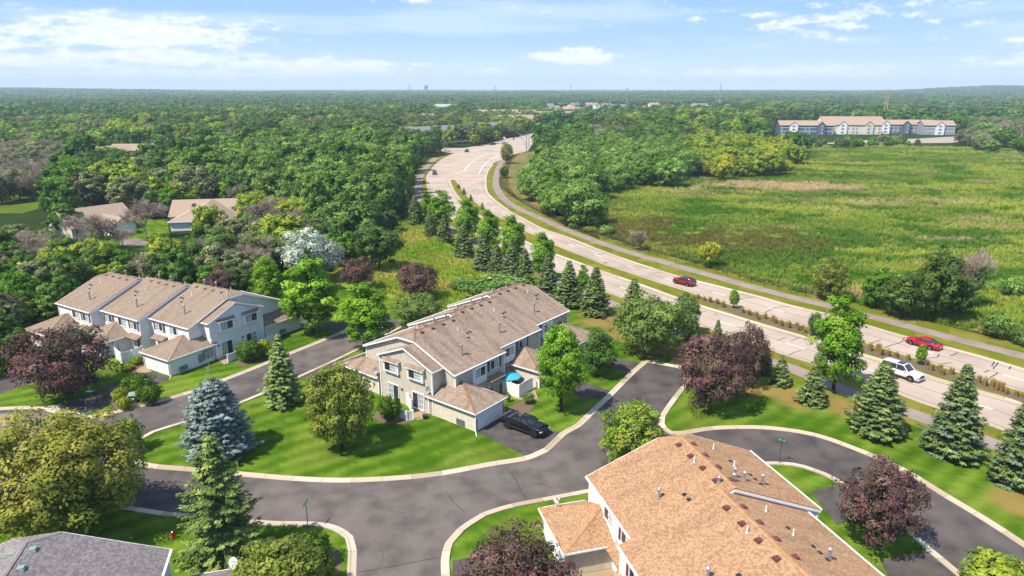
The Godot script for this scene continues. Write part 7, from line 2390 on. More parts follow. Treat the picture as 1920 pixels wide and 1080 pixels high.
func make_woods() -> void:
	var r := RandomNumberGenerator.new()
	r.seed = 404
	# lots of the low houses among the trees
	keep_clear.append(PackedVector2Array([Vector2(-115.9, -174.7), Vector2(-137.3, -211.5), Vector2(-145.0, -232.0), Vector2(-122, -201), Vector2(-106, -201), Vector2(-104, -213), Vector2(-78, -217), Vector2(-76, -192), Vector2(-80, -182), Vector2(-90.1, -184.3), Vector2(-87.9, -172.1), Vector2(-96.9, -168.4)]))
	for e in [[Vector2(-46.3, -91.68), Vector2(-0.858, -0.514), Vector2(0.514, -0.858), -11.0], [Vector2(-6.61, -75.28), Vector2(0.613, -0.790), Vector2(-0.790, -0.613), -8.0]]:
		var lot := PackedVector2Array()
		for c in [[-6.0, e[3]], [33.0, e[3]], [33.0, 19.5], [-6.0, 22.0]]:
			lot.append(e[0] + e[1] * c[0] + e[2] * c[1])
		keep_clear.append(lot)
	var sv := Vector2(-41.32, -134.67)
	keep_clear.append(PackedVector2Array([sv + Vector2(-7, -5), sv + Vector2(7, -5), sv + Vector2(8, 12), sv + Vector2(-6, 12)]))
	for e in distant_houses():
		clear_view(e[0], e[2] * 0.5 + 3.0, 38.0)
	for e in [[Vector2(257.7, -616.9), 24.0], [Vector2(303.7, -624.5), 24.0], [Vector2(352.3, -632.2), 28.0], [Vector2(373.1, -616.9), 18.0], [Vector2(342.6, -711.5), 32.0]]:
		clear_view(e[0], e[1], 95.0)
	clear_view(Vector2(-98, -1180), 42.0, 120.0)
	keep_clear.append(PackedVector2Array([Vector2(60, -1010), Vector2(400, -1010), Vector2(430, -1500), Vector2(60, -1500)]))
	var zones := [
		{"name": "cottonwoods", "poly": PackedVector2Array([Vector2(-153.4, -316.2), Vector2(-162.6, -378.6), Vector2(-147.8, -419.8), Vector2(-109.2, -419.8), Vector2(-68.1, -386.2), Vector2(-47.8, -335.6), Vector2(-41.8, -306.1), Vector2(-40.3, -271.1), Vector2(-38.3, -232.6), Vector2(-35.4, -201.2), Vector2(-37.7, -188.9), Vector2(-37.3, -168.9), Vector2(-39.1, -154.5), Vector2(-44.9, -163.6), Vector2(-60.4, -192.8), Vector2(-75.5, -210.4), Vector2(-95.8, -232.6), Vector2(-113.7, -240.1)]), "gap": 6.8, "h": [9.0, 18.5], "mix": ["cotton", "cotton_c", "cotton_b", "cotton_b", "leafy_b", "oak_c", "cotton"], "say": "in the dense woods left of the curving parkway", "group": "trees in the woods left of the parkway"},
		{"name": "oaks", "poly": PackedVector2Array([Vector2(-430.6, -737.0), Vector2(-432.4, -906.5), Vector2(-414.2, -1141.7), Vector2(-293.4, -1141.7), Vector2(-175.5, -1079.6), Vector2(-83.9, -550.7), Vector2(-69.5, -394.1), Vector2(-111.6, -429.1), Vector2(-151.0, -429.1), Vector2(-165.8, -386.2), Vector2(-162.6, -335.6), Vector2(-216.1, -386.2)]), "gap": 10.0, "h": [9.0, 17.5], "mix": ["oak", "oak", "oak_b", "oak_b", "oak_c", "leafy_b", "yellow", "bare_b"], "say": "in the old woods well behind the low houses", "group": "dark oaks in the old woods at the upper left"},
		{"name": "middle", "poly": PackedVector2Array([Vector2(-180.8, -271.1), Vector2(-193.1, -321.5), Vector2(-156.0, -321.5), Vector2(-113.7, -240.1), Vector2(-95.8, -232.6), Vector2(-77.0, -188.9), Vector2(-74.5, -177.1), Vector2(-96.2, -188.9), Vector2(-108.1, -188.9), Vector2(-114.6, -171.3), Vector2(-148.1, -219.0)]), "gap": 7.0, "h": [7.0, 14.5], "mix": ["leafy", "leafy_b", "oak", "cotton_b", "yellow", "cotton_c", "leafy_b", "grey"], "say": "in the woods right behind the two low houses", "group": "trees behind the two low houses"},
		{"name": "greys", "poly": PackedVector2Array([Vector2(-315.4, -391.7), Vector2(-268.7, -407.7), Vector2(-200.1, -316.6), Vector2(-157.7, -233.4), Vector2(-185.3, -226.6)]), "gap": 6.5, "h": [8.0, 12.0], "mix": ["bare", "bare_b", "bare", "grey", "bare_c"], "say": "in the thicket beyond the clearing at the left", "group": "bare trees beyond the clearing"},
		{"name": "hedge", "poly": PackedVector2Array([Vector2(-108.86, -132.67), Vector2(-112.21, -146.22), Vector2(-101.69, -146.22), Vector2(-95.15, -139.62), Vector2(-77.81, -134.46), Vector2(-71.59, -137.23), Vector2(-72.2, -168.6), Vector2(-69.0, -178.1), Vector2(-53.5, -168.6), Vector2(-45.3, -163.9), Vector2(-41.6, -169.3), Vector2(-40.0, -187.9), Vector2(-37.2, -201.5), Vector2(-33.0, -186.2), Vector2(-35.4, -165.2), Vector2(-36.41, -142.09), Vector2(-38.18, -131.79), Vector2(-41.40, -128.38), Vector2(-46.21, -118.72), Vector2(-57.94, -123.57), Vector2(-73.49, -128.38), Vector2(-79.08, -120.54), Vector2(-72.52, -100.26), Vector2(-66.98, -87.46), Vector2(-71.25, -83.51)]), "gap": 4.6, "h": [5.5, 9.5], "mix": ["leafy", "yellow", "bare_c", "oak_b", "bare_b", "leafy_b", "grey", "leafy_b", "bare", "cotton_b", "oak"], "say": "in the mixed hedgerow behind the white townhouses", "group": "hedgerow trees behind the white townhouses"},
		{"name": "leftgrey", "poly": PackedVector2Array([Vector2(-121.22, -147.29), Vector2(-123.6, -162.0), Vector2(-109.9, -158.8), Vector2(-97.60, -146.22), Vector2(-83.71, -137.23), Vector2(-77.12, -128.38), Vector2(-76.89, -116.95), Vector2(-71.26, -98.96), Vector2(-73.80, -92.89), Vector2(-77.45, -90.65)]), "gap": 5.6, "h": [6.5, 10.5], "mix": ["bare", "bare_c", "bare", "bare_b", "grey"], "say": "in the brownish thicket at the left edge beside the white townhouses", "group": "bare trees at the left edge"},
		{"name": "midgrey", "poly": PackedVector2Array([Vector2(-90.5, -216.2), Vector2(-89.7, -234.8), Vector2(-76.9, -234.8), Vector2(-53.7, -195.4), Vector2(-43.2, -170.5), Vector2(-45.8, -160.2), Vector2(-54.5, -163.5), Vector2(-67.5, -170.5)]), "gap": 5.4, "h": [7.5, 11.0], "mix": ["bare_b", "bare", "bare_c", "bare_b", "yellow"], "say": "in the grey-brown clump right of the low houses", "group": "bare trees right of the low houses"},
		{"name": "willows", "poly": PackedVector2Array([Vector2(5.6, -240.6), Vector2(8.5, -274.6), Vector2(14.8, -319.2), Vector2(16.7, -363.1), Vector2(40.6, -407.7), Vector2(68.7, -407.7), Vector2(99.7, -434.3), Vector2(80.5, -306.8), Vector2(60.4, -268.9), Vector2(45.8, -268.9), Vector2(32.8, -248.3), Vector2(24.9, -220.1), Vector2(19.6, -189.6), Vector2(14.7, -187.7), Vector2(9.0, -210.5)]), "gap": 7.6, "h": [6.0, 12.5], "mix": ["willow", "willow_b", "willow", "leafy", "willow_b", "oak_c"], "say": "between the curve of the parkway and the wetland", "group": "willows beside the wetland"},
		{"name": "golden", "poly": PackedVector2Array([Vector2(98.5, -421.3), Vector2(122.0, -469.1), Vector2(157.8, -469.1), Vector2(167.9, -421.3), Vector2(153.5, -368.5), Vector2(129.6, -317.0), Vector2(107.6, -302.8), Vector2(82.9, -289.8), Vector2(77.8, -305.1)]), "gap": 8.6, "h": [6.5, 12.0], "mix": ["yellow", "yellow", "leafy", "yellow", "gold"], "say": "in the rounded stand at the far side of the wetland", "group": "yellow-green maples at the far side of the wetland"},
		{"name": "junction", "poly": PackedVector2Array([Vector2(15.3, -321.5), Vector2(21.8, -419.8), Vector2(60.4, -528.3), Vector2(92.3, -550.7), Vector2(121.6, -514.4), Vector2(110.7, -438.9), Vector2(67.8, -402.3), Vector2(39.7, -398.2), Vector2(18.9, -351.0)]), "gap": 8.5, "h": [8.0, 15.5], "mix": ["oak", "oak_b", "leafy", "bare_b", "cotton_c", "willow_b"], "say": "in the woods right of the junction", "group": "trees right of the junction"},
		{"name": "farwoods", "poly": PackedVector2Array([Vector2(78.1, -686.2), Vector2(168.7, -929.1), Vector2(331.4, -1330.7), Vector2(494.9, -1491.3), Vector2(562.3, -1241.5), Vector2(325.0, -866.7), Vector2(180.0, -507.7), Vector2(152.8, -465.2), Vector2(116.7, -449.0), Vector2(92.3, -550.7)]), "gap": 13.0, "h": [9.0, 19.0], "mix": ["oak", "oak_b", "oak_c", "leafy_b", "yellow", "cotton"], "say": "in the far woods left of the long apartment row", "group": "trees in the far woods left of the apartment row"},
		{"name": "westside", "poly": PackedVector2Array([Vector2(-169.5, -697.8), Vector2(-125.8, -830.2), Vector2(-68.6, -906.5), Vector2(0.0, -1050.9), Vector2(83.9, -1109.8), Vector2(89.9, -950.0), Vector2(40.7, -765.7), Vector2(11.6, -610.9), Vector2(-11.5, -501.1), Vector2(-27.5, -449.0), Vector2(-42.5, -410.9), Vector2(-42.2, -332.7), Vector2(-70.7, -419.8), Vector2(-114.2, -482.5)]), "gap": 12.0, "h": [8.0, 13.5], "mix": ["leafy", "oak", "cotton_b", "yellow", "oak_b", "grey"], "say": "among the roofs beyond the junction", "group": "trees among the roofs beyond the junction"},
		{"name": "scrub", "poly": PackedVector2Array([Vector2(423.7, -663.4), Vector2(538.0, -787.9), Vector2(733.1, -887.5), Vector2(346.8, -414.6), Vector2(294.1, -430.9), Vector2(307.1, -477.7), Vector2(377.1, -585.3)]), "gap": 13.0, "h": [7.0, 12.0], "mix": ["grey", "bare_b", "leafy", "grey", "willow"], "say": "in the scrub right of the apartment row", "group": "scrub trees right of the apartment row"},
		{"name": "front", "poly": PackedVector2Array([Vector2(186.1, -506.7), Vector2(237.5, -535.7), Vector2(278.5, -535.7), Vector2(299.7, -529.6), Vector2(284.3, -475.7), Vector2(240.6, -461.5), Vector2(185.7, -448.2)]), "gap": 11.0, "h": [3.0, 6.5], "mix": ["willow", "leafy", "leafy", "grey", "willow"], "say": "along the far edge of the wetland before the apartment row", "group": "bushy trees before the apartment row"},
		{"name": "left", "poly": PackedVector2Array([Vector2(-453.0, -550.7), Vector2(-499.9, -685.6), Vector2(-505.5, -866.7), Vector2(-239.4, -419.8), Vector2(-211.7, -335.6), Vector2(-265.0, -402.3), Vector2(-319.8, -386.2)]), "gap": 10.0, "h": [9.0, 14.0], "mix": ["leafy", "oak", "yellow", "grey", "oak_b", "willow"], "say": "in the mixed woods at the far left", "group": "trees in the mixed woods at the far left"}]
	var all := []
	for z in zones:
		for p in scatter(z.poly, z.gap, r):
			if in_view(p, 14.0):
				var kind: String = z.mix[r.randi() % z.mix.size()]
				var h := r.randf_range(z.h[0], z.h[1])
				all.append([p.length() - h * 2.0, p, kind, h, z])
		keep_clear.append(z.poly)
	all.sort_custom(func(a, b): return a[0] < b[0])
	var protos := {}
	var count := {"green": 0, "bare": 0}
	for e in all:
		var p: Vector2 = e[1]
		var pr: Dictionary = K[e[2]]
		var wide := r.randf_range(0.85, 1.2)
		var spin := r.randf() * TAU
		var s: float = e[3] / pr.h
		var set := "bare" if e[2].begins_with("bare") else "green"
		count[set] += 1
		if count[set] <= 290:
			if not protos.has(e[2]):
				var t := Node3D.new()
				part("trunk", pr.trunk, M[pr.bark], t)
				if pr.crown.get_surface_count():
					part("crown", pr.crown, M[pr.leaf], t)
				protos[e[2]] = t
			var o: Node3D = protos[e[2]].duplicate()
			o.name = unique_name("bare_tree" if set == "bare" else "woodland_tree")
			add_child(o, true)
			o.position = Vector3(p.x, 0, p.y)
			o.rotation.y = spin
			o.scale = Vector3(s * wide, s, s * wide)
			var size: String = "small" if e[3] < lerpf(e[4].h[0], e[4].h[1], 0.33) else ("tall" if e[3] > lerpf(e[4].h[0], e[4].h[1], 0.67) else "middle-sized")
			var look: String = {"oak": "dark green", "oak_b": "dark olive", "oak_c": "broad mixed-green", "cotton_c": "slender green", "willow_b": "spreading pale green", "leafy_b": "rounded green", "gold": "golden-green", "cotton": "mid-green", "cotton_b": "airy green", "leafy": "leafy green", "yellow": "yellow-green", "willow": "pale green", "grey": "grey-green", "bare": "leafless", "bare_b": "thin-leaved grey", "bare_c": "thin-leaved olive"}[e[2]]
			tag(o, size + " " + look + " tree " + e[4].say, "tree", e[4].group)
		else:
			add_mass(e[2], Transform3D(Basis(Vector3.UP, spin).scaled(Vector3(s * wide, s, s * wide)), Vector3(p.x, 0, p.y)), Color(1, 1, 1) * r.randf_range(0.85, 1.15))
	for k in protos:
		protos[k].free()
	keep_clear.append(PackedVector2Array([Vector2(163.1, -451.7), Vector2(300.2, -443.7), Vector2(391.3, -581.6), Vector2(204.4, -568.6)]))
	# the rest of the woods and the country beyond, thinning into groves
	var lod := {}
	var tones := {"a": [g(70, 104, 44), g(60, 92, 40)], "b": [g(88, 124, 52), g(78, 112, 46)], "c": [g(108, 138, 60), g(96, 126, 54)], "d": [g(104, 112, 74), g(92, 102, 68)]}
	var sd := 60
	for k in tones:
		lod[k] = leafy({"seed": sd, "h": 13.0, "r": 6.0, "base": 0.5, "clumps": 26, "leaves": 16, "leaf": 1.25, "cols": tones[k], "rough": 0.4, "trunk": false, "c0": 0.25, "c1": 0.4})
		sd += 1
	var where := {}
	var tint := {}
	for k in lod:
		where[k] = []
		tint[k] = []
	var keys := ["a", "b", "c", "d"]
	var weight := [0, 0, 0, 1, 1, 1, 1, 2, 2, 3]
	var d := 330.0
	while d < 2600.0:
		var gap := 9.0 + d * 0.0042
		var a := -0.72
		while a < 0.72:
			a += gap / d
			var dd := d + r.randf_range(-0.5, 0.5) * gap
			var aa := a + r.randf_range(-0.4, 0.4) * gap / d
			var p := Vector2(sin(aa) * dd, -cos(aa) * dd)
			if Geometry2D.is_point_in_polygon(p, wetland) or blocked(p):
				continue
			var n := wood_noise.get_noise_2d(p.x * 0.35, p.y * 0.35)
			if n < -0.22 and d > 650.0 or (n < -0.05 and r.randf() < 0.45):
				continue
			var k: String = keys[weight[r.randi() % weight.size()]]
			var s := r.randf_range(0.5, 1.3) * (1.0 + 0.25 * wood_noise.get_noise_2d(p.x * 0.8 + 77.0, p.y * 0.8))
			where[k].append(Transform3D(Basis(Vector3.UP, r.randf() * TAU).scaled(Vector3(s * r.randf_range(0.9, 1.2), s, s)), Vector3(p.x, terrain_height(p.x, p.y), p.y)))
			var reg := 1.0 + 0.5 * wood_noise.get_noise_2d(p.x * 1.7 + 40.0, p.y * 0.9)
			tint[k].append(Color(reg, 1.0, 1.0) * r.randf_range(0.65, 1.2) * (1.0 + 0.35 * n))
		d += gap * 0.9
	# groves on the far hills: rounded masses of crowns
	var grove := {}
	for k in keys:
		var mb := MB.new()
		var gr := RandomNumberGenerator.new()
		gr.seed = 90 + keys.find(k)
		for i in 26:
			var c := Vector3(gr.randf_range(-34, 34), 0, gr.randf_range(-34, 34))
			var hh := gr.randf_range(8.0, 15.0)
			var col: Color = tones[k][i % 2] * gr.randf_range(0.8, 1.2)
			for j in 26:
				var e := rand_dir(gr)
				e.y = absf(e.y)
				mb.leaf(c + Vector3(e.x * 8.0, e.y * hh, e.z * 8.0), (e + Vector3.UP * 0.4 + rand_dir(gr) * 0.5).normalized(), rand_dir(gr), 4.2, 0.7, (e + Vector3.UP * 0.3).normalized(), col)
		grove[k] = mb.mesh()
	var gw := {}
	var gt := {}
	for k in keys:
		gw[k] = []
		gt[k] = []
	d = 2550.0
	while d < 9000.0:
		var gap := 52.0 + (d - 2500.0) * 0.012
		var a := -0.72
		while a < 0.72:
			a += gap / d
			var aa := a + r.randf_range(-0.4, 0.4) * gap / d
			var dd := d + r.randf_range(-0.5, 0.5) * gap
			var p := Vector2(sin(aa) * dd, -cos(aa) * dd)
			if wood_noise.get_noise_2d(p.x * 0.12, p.y * 0.12) < -0.25:
				continue
			var k: String = keys[weight[r.randi() % weight.size()]]
			var s := r.randf_range(0.8, 1.2) * gap / 52.0
			gw[k].append(Transform3D(Basis(Vector3.UP, r.randf() * TAU).scaled(Vector3(s, r.randf_range(0.8, 1.3), s)), Vector3(p.x, terrain_height(p.x, p.y) - 1.0, p.y)))
			gt[k].append(Color(1, 1, 1) * r.randf_range(0.8, 1.15))
		d += gap * 0.8
	var forest := Node3D.new()
	forest.name = "forest"
	add_child(forest)
	tag(forest, "far-off woods that fill the country out to the horizon", "woods", "", "stuff")
	for k in far_mass:
		var pr: Dictionary = K[k]
		if pr.crown.get_surface_count():
			multi("crowns", pr.crown, M[pr.leaf], far_mass[k][0], far_mass[k][1], forest)
		multi("trunks", pr.trunk, M[pr.bark], far_mass[k][0], far_mass[k][1], forest)
	for k in keys:
		multi("distant_trees", lod[k].crown, M.leaf, where[k], tint[k], forest)
		multi("groves", grove[k], M.leaf, gw[k], gt[k], forest)
	make_wetland_plants(r)


func clear_view(at: Vector2, half: float, depth: float) -> void:
	# open ground at a far building and before it
	var u := at.normalized()
	var w := Vector2(-u.y, u.x)
	keep_clear.append(PackedVector2Array([at + u * 14.0 - w * half, at + u * 14.0 + w * half, at - u * depth + w * half * 0.9, at - u * depth - w * half * 0.9]))


func make_wetland_plants(r: RandomNumberGenerator) -> void:
	# sedge and reed tussocks, taller towards the middle of the beds
	var mb := MB.new()
	for i in 34:
		var a := r.randf() * TAU
		var b := Vector3(cos(a), 0, sin(a)) * r.randf() * 0.7
		var hh := r.randf_range(0.5, 1.2)
		var lean := Vector3(cos(a) * 0.3, hh, sin(a) * 0.3)
		var side := Vector3(-sin(a), 0, cos(a)) * 0.09
		mb.face([b - side, b + side, b + lean], Color(1, 1, 1) * r.randf_range(0.92, 1.08), Vector3(cos(a), 0.8, sin(a)))
	var tuft := mb.mesh()
	var where := []
	var cols := []
	var d := 95.0
	while d < 560.0:
		var gap := 0.7 + d * 0.0034
		var a := -0.05
		while a < 0.72:
			a += gap / d
			var aa := a + r.randf_range(-0.5, 0.5) * gap / d
			var dd := d + r.randf_range(-0.5, 0.5) * gap
			var p := Vector2(sin(aa) * dd, -cos(aa) * dd)
			if not Geometry2D.is_point_in_polygon(p, wetland):
				continue
			var s := r.randf_range(0.6, 1.0) * (1.0 + d * 0.0016)
			where.append(Transform3D(Basis(Vector3.UP, r.randf() * TAU).scaled(Vector3(s, s * r.randf_range(0.6, 1.1), s)), v3(p)))
			var k := r.randf_range(1.0, 1.22)
			var c := wet_color(p)
			cols.append(Color(c.r * k, c.g * k, c.b * k))
		d += gap * 0.8
	var reeds := multi("reeds", tuft, M.reed, where, cols)
	tag(reeds, "sedges and reeds covering the wetland", "reeds", "", "stuff")
	# tall weeds on the meadow behind the beige row
	var poly := PackedVector2Array([Vector2(-46.6, -182.9), Vector2(-45.3, -221.3), Vector2(-33.3, -216.3), Vector2(-17.9, -172.7), Vector2(-9.2, -151.8), Vector2(2.52, -123.52), Vector2(-5.83, -118.56), Vector2(-15.37, -116.99), Vector2(-25.19, -128.87), Vector2(-34.71, -143.19)])
	where = []
	cols = []
	for p in scatter(poly, 0.75, r):
		var s := r.randf_range(0.45, 0.95)
		where.append(Transform3D(Basis(Vector3.UP, r.randf() * TAU).scaled(Vector3(s, s * 0.9, s)), v3(p)))
		var k := r.randf_range(0.8, 1.25)
		var c := meadow_color(p)
		cols.append(Color(c.r * k, c.g * k, c.b * k))
	tag(multi("weeds", tuft, M.reed, where, cols), "tall weeds on the meadow behind the beige townhouses", "weeds", "", "stuff")
	# low bushes dotted over the wetland
	where = []
	cols = []
	for p in scatter(wetland, 5.0, r):
		var n := patch_noise.get_noise_2d(p.x * 1.1 + 900.0, p.y * 2.0)
		if n > 0.0 and r.randf() < 0.75 and in_view(p, 5.0):
			var s := r.randf_range(0.2, 0.5)
			where.append(Transform3D(Basis(Vector3.UP, r.randf() * TAU).scaled(Vector3(s * 1.5, s * 0.8, s * 1.5)), v3(p)))
			cols.append(Color(1.0, 1.0, 1.0) * r.randf_range(0.85, 1.2))
	tag(multi("low_bushes", K.bush.crown, M.leaf, where, cols), "low yellow-green bushes scattered over the wetland", "bushes", "", "stuff")


func gable_house(called: String, label: String, at: Vector2, turn: float, l: float, w: float, h: float, rise: float, wall: Material, roof: Material, windows: int, group := "", hip := 0.0) -> Node3D:
	# a plain house far off: walls, pitched roof, a row of windows on each long side
	var o := thing(called, label, "house", v3(at, terrain_height(at.x, at.y)), turn, group)
	var wm := MB.new()
	for s in [-1.0, 1.0]:
		wm.face([Vector3(-l / 2, 0, s * w / 2), Vector3(l / 2, 0, s * w / 2), Vector3(l / 2, h, s * w / 2), Vector3(-l / 2, h, s * w / 2)], Color.WHITE, Vector3(0, 0, s))
		if hip > 0.0:
			wm.face([Vector3(s * l / 2, 0, -w / 2), Vector3(s * l / 2, 0, w / 2), Vector3(s * l / 2, h, w / 2), Vector3(s * l / 2, h, -w / 2)], Color.WHITE, Vector3(s, 0, 0))
		else:
			wm.face([Vector3(s * l / 2, 0, -w / 2), Vector3(s * l / 2, 0, w / 2), Vector3(s * l / 2, h, w / 2), Vector3(s * l / 2, h + rise - 0.1, 0), Vector3(s * l / 2, h, -w / 2)], Color.WHITE, Vector3(s, 0, 0))
	build("wall", wm, wall, o)
	var e := 0.5
	var k := rise / (w / 2)
	var rm := MB.new()
	for s in [-1.0, 1.0]:
		roof_slab(rm, [Vector3(-l / 2 - e, h - e * k, s * (w / 2 + e)), Vector3(l / 2 + e, h - e * k, s * (w / 2 + e)), Vector3(l / 2 + e - hip, h + rise, 0), Vector3(-l / 2 - e + hip, h + rise, 0)], 0.2)
		if hip > 0.0:
			roof_slab(rm, [Vector3(s * (l / 2 + e), h - e * k, -w / 2 - e), Vector3(s * (l / 2 + e), h - e * k, w / 2 + e), Vector3(s * (l / 2 + e - hip), h + rise, 0)], 0.2)
	build("roof", rm, roof, o)
	for i in windows:
		var x := l * ((i + 0.5) / windows - 0.5)
		for s in [-1.0, 1.0]:
			wall_window(o, Vector3(x, h * 0.55, s * w / 2), Vector3.RIGHT * s, Vector3(0, 0, s), 1.5, 1.3, 1)
	return o


func make_far_country() -> void:
	# two low brown-roofed houses among the trees
	var h := gable_house("low_house", "left one of the two low brown-roofed houses among the trees", Vector2(-117.3, -188.4), 0.986, 17.0, 13.0, 2.9, 3.9, M.siding_tan, M.roof_far, 5, "", 0.0)
	var gm := MB.new()
	roof_slab(gm, [Vector3(-1.9, 2.7, 13.6), Vector3(1.7, 4.9, 13.6), Vector3(1.7, 4.9, 2.0), Vector3(-1.9, 2.7, 6.8)], 0.15)
	roof_slab(gm, [Vector3(5.3, 2.7, 13.6), Vector3(1.7, 4.9, 13.6), Vector3(1.7, 4.9, 2.0), Vector3(5.3, 2.7, 6.8)], 0.15)
	build("garage_roof", gm, M.roof_far, h)
	var gw := MB.new()
	gw.face([Vector3(-1.5, 0, 13.2), Vector3(4.9, 0, 13.2), Vector3(4.9, 2.8, 13.2), Vector3(1.7, 4.75, 13.2), Vector3(-1.5, 2.8, 13.2)], Color.WHITE, Vector3(0, 0, 1))
	for x in [-1.5, 4.9]:
		gw.face([Vector3(x, 0, 13.2), Vector3(x, 0, 6.5), Vector3(x, 2.8, 6.5), Vector3(x, 2.8, 13.2)], Color.WHITE, Vector3(x - 1.7, 0, 0))
	build("garage_wall", gw, M.siding_white, h)
	garage_door(h, Vector3(-0.7, 0.02, 13.23), Vector3(4.1, 0.02, 13.23), Vector3(0, 0, 1))
	thin_pipe(h, Vector3(2.0, 5.4, 2.4), 0.6)
	thin_pipe(h, Vector3(6.5, 5.0, 3.0), 0.5)
	h = gable_house("low_house", "right one of the two low brown-roofed houses, with a white front gable", Vector2(-91.4, -204.1), 0.2, 18.5, 13.0, 2.9, 3.6, M.siding_tan, M.roof_far, 4, "", 0.0)
	var fm := MB.new()
	roof_slab(fm, [Vector3(-7.4, 2.6, 16.4), Vector3(-7.4, 2.6, 4.0), Vector3(1.5, 6.6, 0.2), Vector3(1.5, 6.4, 8.0)], 0.15)
	roof_slab(fm, [Vector3(-7.4, 2.6, 16.4), Vector3(9.6, 2.6, 16.4), Vector3(1.5, 6.4, 8.0)], 0.15)
	roof_slab(fm, [Vector3(9.6, 2.6, 16.4), Vector3(9.6, 2.6, 4.0), Vector3(1.5, 6.6, 0.2), Vector3(1.5, 6.4, 8.0)], 0.15)
	var fr := build("front_roof", fm, M.roof_far, h)
	var ft := MB.new()
	ft.beam(Vector3(-7.4, 2.68, 16.4), Vector3(1.5, 6.48, 8.0), 0.22, 0.08)
	ft.beam(Vector3(-7.4, 2.58, 16.45), Vector3(9.6, 2.58, 16.45), 0.1, 0.16)
	build("gutter", ft, M.trim, fr)
	var g2 := MB.new()
	for sd in [-1.0, 1.0]:
		roof_slab(g2, [Vector3(3.4 + sd * 4.2, 2.7, 17.4), Vector3(3.4, 4.7, 17.4), Vector3(3.4, 4.7, 11.0), Vector3(3.4 + sd * 4.2, 2.7, 15.6)], 0.12)
	build("gable_roof", g2, M.roof_far, fr)
	var ff := MB.new()
	ff.face([Vector3(-6.9, 0, 15.9), Vector3(9.1, 0, 15.9), Vector3(9.1, 2.6, 15.9), Vector3(-6.9, 2.6, 15.9)], Color.WHITE, Vector3(0, 0, 1))
	ff.face([Vector3(-0.5, 2.62, 17.0), Vector3(7.3, 2.62, 17.0), Vector3(3.4, 4.55, 17.0)], Color.WHITE, Vector3(0, 0, 1))
	for x in [-6.9, 9.1]:
		ff.face([Vector3(x, 0, 15.9), Vector3(x, 0, 5.5), Vector3(x, 2.7, 5.5), Vector3(x, 2.7, 15.9)], Color.WHITE, Vector3(x, 0, 0))
	build("front_wall", ff, M.siding_white, h)
	garage_door(h, Vector3(-6.1, 0.02, 15.93), Vector3(-1.3, 0.02, 15.93), Vector3(0, 0, 1))
	var sk := MB.new()
	sk.box(Vector3(-3.4, 5.2, 2.6), Vector3(1.1, 0.12, 1.3), Basis(Vector3.RIGHT, 0.5))
	build("skylight", sk, M.glass, h)
	tag(ground_piece("yard", sheet(PackedVector2Array([Vector2(-107.9, -166.6), Vector2(-122.5, -198.3), Vector2(-116.3, -205.1), Vector2(-135.4, -247.5), Vector2(-121.3, -237.8), Vector2(-91.4, -178.7), Vector2(-86.5, -163.6)]), 0.008, 2.0, lawn_color), M.lawn), "bright strip of lawn between the two low houses", "lawn")
	tag(ground_piece("lane", flat_mesh(PackedVector2Array([Vector2(-104.2, -178.0), Vector2(-98.6, -177.3), Vector2(-90.7, -177.3), Vector2(-87.6, -170.8), Vector2(-94.9, -168.4), Vector2(-99.6, -169.6)]), 0.016), M.asphalt_old), "pale lane in front of the two low houses", "road")
	for e in [[Vector4(-112.9, -174.7, 7.6, 3.3), "bare", "leafless tree over the left part of the left low house"], [Vector4(-96.0, -164.8, 5.8, 2.4), "bare", "small leafless tree before the left low house's garage gable"], [Vector4(-121.0, -182.9, 8.0, 4.3), "leafy_b", "dark leafy tree hiding the left end of the left low house"], [Vector4(-75.6, -168.4, 10.4, 4.0), "yellow", "yellow-green tree hiding the right end of the right low house"], [Vector4(-84.3, -159.1, 5.5, 2.5), "yellow", "low yellow-green tree below the lane of the low houses"]]:
		plant("bare_tree" if e[1] == "bare" else "garden_tree", K[e[1]], e[0], e[2])
	plant("bare_tree", K.bare, Vector4(-96.7, -177.3, 11.7, 4.5), "bare branching tree on the lawn between the two low houses")
	plant("bare_tree", K.bare_b, Vector4(-100.2, -163.6, 9.9, 4.4), "leafless tree in front of the left low house")
	# roofs glimpsed among the trees
	for e in distant_houses():
		gable_house("distant_house", e[8], e[0], e[1], e[2], e[3], e[4], e[5], e[6], e[7], maxi(2, int(e[2] / 6.0)))
	# suburb near the horizon
	var r := RandomNumberGenerator.new()
	r.seed = 12
	for i in 34:
		var p := Vector2(r.randf_range(60.0, 400.0), r.randf_range(-1500.0, -1050.0))
		gable_house("distant_house", "small pale house in the suburb near the horizon, right of the road", p, r.randf() * PI, r.randf_range(14, 22), r.randf_range(10, 13), r.randf_range(6.0, 9.0), 4.0, [M.siding_white, M.siding_tan, M.siding_beige][i % 3], [M.roof_far, M.roof_slate][i % 2], 0, "houses of the distant suburb")
	for i in 5:
		var p := Vector2(r.randf_range(-700.0, 700.0), r.randf_range(-1900.0, -1300.0))
		gable_house("distant_house", "lone pale house far off among the trees", p, r.randf() * PI, 20.0, 12.0, 8.0, 4.0, M.siding_white, M.roof_far, 0, "lone houses far off")
	# white commercial building
	var c := thing("white_hall", "long white flat-roofed building in the distance, left of centre", "building", Vector3(-98, 0, -1180), 0.1)
	var cm := MB.new()
	cm.box(Vector3(0, 5, 0), Vector3(70, 10, 24))
	cm.box(Vector3(-14, 12, 0), Vector3(34, 5, 18))
	build("wall", cm, M.siding_white, c)
	var cr := MB.new()
	cr.box(Vector3(0, 10.3, 0), Vector3(72, 0.6, 26))
	build("roof", cr, M.roof_slate, c)
	for k in 10:
		var wm := MB.new()
		wm.box(Vector3(-31 + k * 6.8, 4.6, 12.1), Vector3(4.0, 3.0, 0.2))
		build("window", wm, M.glass, c)
	apartment_row()
